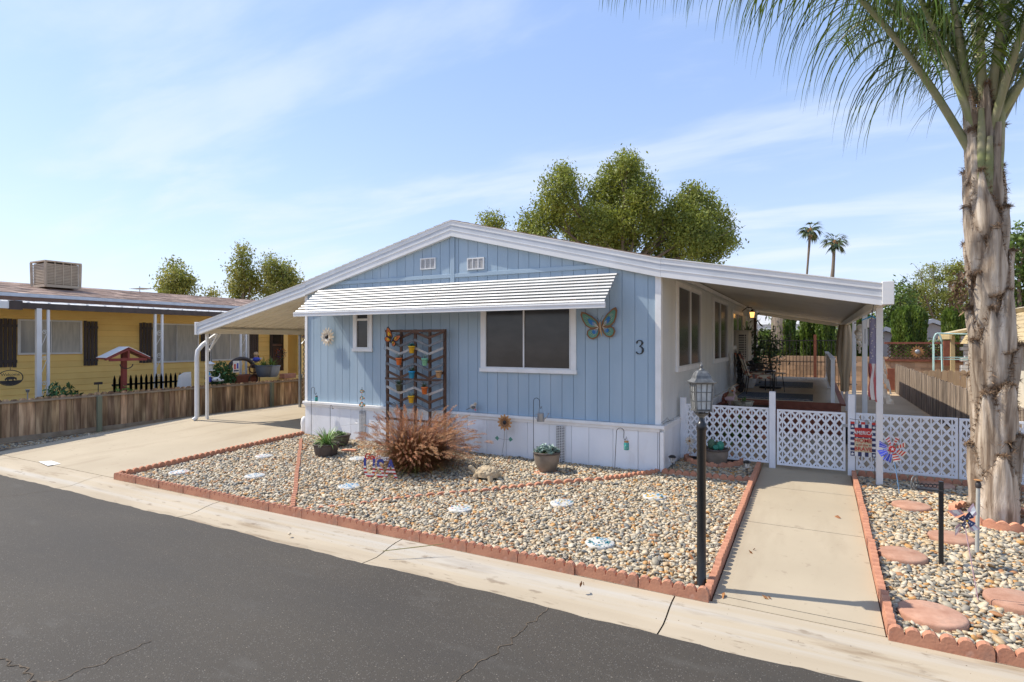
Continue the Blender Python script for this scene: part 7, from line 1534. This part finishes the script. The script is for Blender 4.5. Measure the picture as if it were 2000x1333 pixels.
# fibre tufts along the edges of the sheaths
E_ = np.concatenate(EDGE); inst_mesh('fibre_strands', leaves(E_[:,:3], .10, .06, E_[:,3:], .3), QF, rng.random(len(E_)), M['fibre'], tr)
g = MB(); c0 = V((pb.x-.30,pb.y-.05,pb.z+2.62)); 
for i in range(170):
    q = c0+V((max(-.09,min(.09,random.gauss(0,.04))),max(-.1,min(.1,random.gauss(0,.05))),max(-.26,min(.26,random.gauss(0,.12))))); d = V((random.gauss(-.5,.6),random.gauss(0,.6),random.gauss(-.4,.8))).normalized()*random.uniform(.05,.13); s_ = d.cross(V((.3,.2,1))).normalized()*.012; g.add([q, q+d*.5+s_, q+d, q+d*.5-s_], [(0,1,2,3)])
g.build('dead_sheath', M['fibre'], t)
# crown: petioles and fronds
crown = V((trunk_c(4.3)[0].x, pb.y, pb.z+4.30))
def frond(az, el, L_, droop, leaf, seed, name='frond', start=None, nl=92, side_droop=1.0, pet=.55):
    r = random.Random(seed); p = V(start or crown); d = V((math.cos(az)*math.cos(el), math.sin(az)*math.cos(el), math.sin(el))); pts = [p.copy()]; n = 26
    for k in range(n):
        s_ = k/n; p = p+d*L_/n; d = (d+V((0,0,-droop/n*(.35+1.3*s_)))).normalized(); pts.append(p.copy())
    g = MB(); g.tube(pts, [.040*(1-.88*k/n)+.004 for k in range(n+1)], 8, rr=r.random()); fr = g.build(name, M['petiole'], t)
    LP = []; rn = []; seg = 6
    for i in range(nl*2):
        s_ = pet/L_*1.0+(1-pet/L_)*((i//2)+r.random()*.5)/nl; f = min(n-.001, s_*n); k = int(f); q = pts[k].lerp(pts[k+1], f-k); dd = (pts[k+1]-pts[k]).normalized(); side = dd.cross(V((0,0,1))); side = side.normalized() if side.length > .1 else V((1,0,0)); sg = 1 if i%2 else -1
        e = (dd*r.uniform(.35,.75)+side*sg*r.uniform(.6,1.1)+V((0,0,r.uniform(-.3,.5)))).normalized(); ll = leaf*(.55+.55*math.sin(PI*min(1,.18+s_*.80)))*r.uniform(.8,1.12); w_ = .0095*r.uniform(.7,1.3); row = []
        wv = e.cross(V((r.uniform(-.4,.4),r.uniform(-.4,.4),1))).normalized()
        for m2 in range(seg+1):
            tt = m2/seg; ww = w_*(.5+.5*min(1,tt*5))*(1-tt**2.2*.95); row += [q-wv*ww, q+wv*ww]; q = q+e*ll/seg; e = (e+V((0,0,-side_droop*(.28+.42*tt)))+V((r.gauss(0,.03),r.gauss(0,.03),0))).normalized()
        LP.append([list(v) for v in row]); rn.append(r.random())
    inst_mesh('leaflets', np.array(LP), [(2*k,2*k+1,2*k+3,2*k+2) for k in range(seg)], np.array(rn), M['frond'], fr)
leafy(M['frond'], .3)
# az measured from +x; camera right vector points at 28 deg, so 208 deg = picture-left
frond(R(203), R(62), 5.3, 2.0, 1.35, 1, start=crown+V((-.14,-.02,-.10)), pet=.9, nl=125, side_droop=1.5)
frond(R(192), R(74), 4.2, 1.5, 1.25, 2, start=crown+V((-.10,-.05,.1)), pet=.9, nl=90, side_droop=1.5)
frond(R(222), R(80), 4.2, 1.5, 1.15, 3, start=crown+V((-.1,.0,.1)), pet=.9, nl=80, side_droop=1.4)
for i, (az, el, L_, dr) in enumerate(((160,76,3.9,1.5),(120,62,3.6,1.7),(85,68,3.6,1.8),(50,60,3.6,1.8),(15,66,3.6,1.8),(-20,60,3.4,2.0),(-60,70,3.3,1.9),(250,80,3.4,1.7),(20,82,3.6,1.2),(300,82,3.6,1.5),(200,83,3.8,1.6),(175,66,3.4,1.9),(0,52,3.3,2.1),(340,72,3.5,1.9))):
    frond(R(az), R(el), L_, dr, .95, 10+i, start=crown+V((.09*math.cos(R(az)), .09*math.sin(R(az)), random.uniform(0,.5))), nl=74)
# broken petiole stumps
for i, (az, h_) in enumerate(((200,.75),(250,.35),(305,.30),(335,.50),(225,.05),(275,.15),(180,.3))):
    a = R(az); g = MB(); b0_ = crown+V((.085*math.cos(a), .085*math.sin(a), -.55-.12*(i%3))); g.tube([b0_, b0_+V((.045*math.cos(a),.045*math.sin(a),.40)), b0_+V((.085*math.cos(a),.085*math.sin(a),.62+h_))], [.075,.052,.026], 9, rr=random.random()); g.build('petiole_stump', M['petiole'] if i%2 else M['palmbark'], t)
# dry brown leaves scattered on the gravel
M['dryleaf'] = mat('dry brown leaf', (.20,.08,.03), (.32,.15,.05), .8, 10, rnd=.3)
spots = [(1368,1150),(1355,1140),(1349,1098),(1140,1150),(1325,1060),(1500,1170),(1440,955),(1640,1010),(1470,1080),(1415,1165)]
P = []
for px, py in spots:
    for k in range(2): p = PG(px+random.uniform(-6,6), py+random.uniform(-4,4)); P.append([p.x,p.y,p.z+.05 if px < 1390 else p.z+.015])
o = inst_mesh('leaf_litter', leaves(np.array(P), .06, .5, np.array([0,0,0])), QF, rng.random(len(P)), M['dryleaf']); o['kind'] = 'stuff'; o['label'] = 'dry brown leaves scattered by the lamp post and walkway'; o['category'] = 'leaves'
print('OBJS', len(bpy.data.objects))
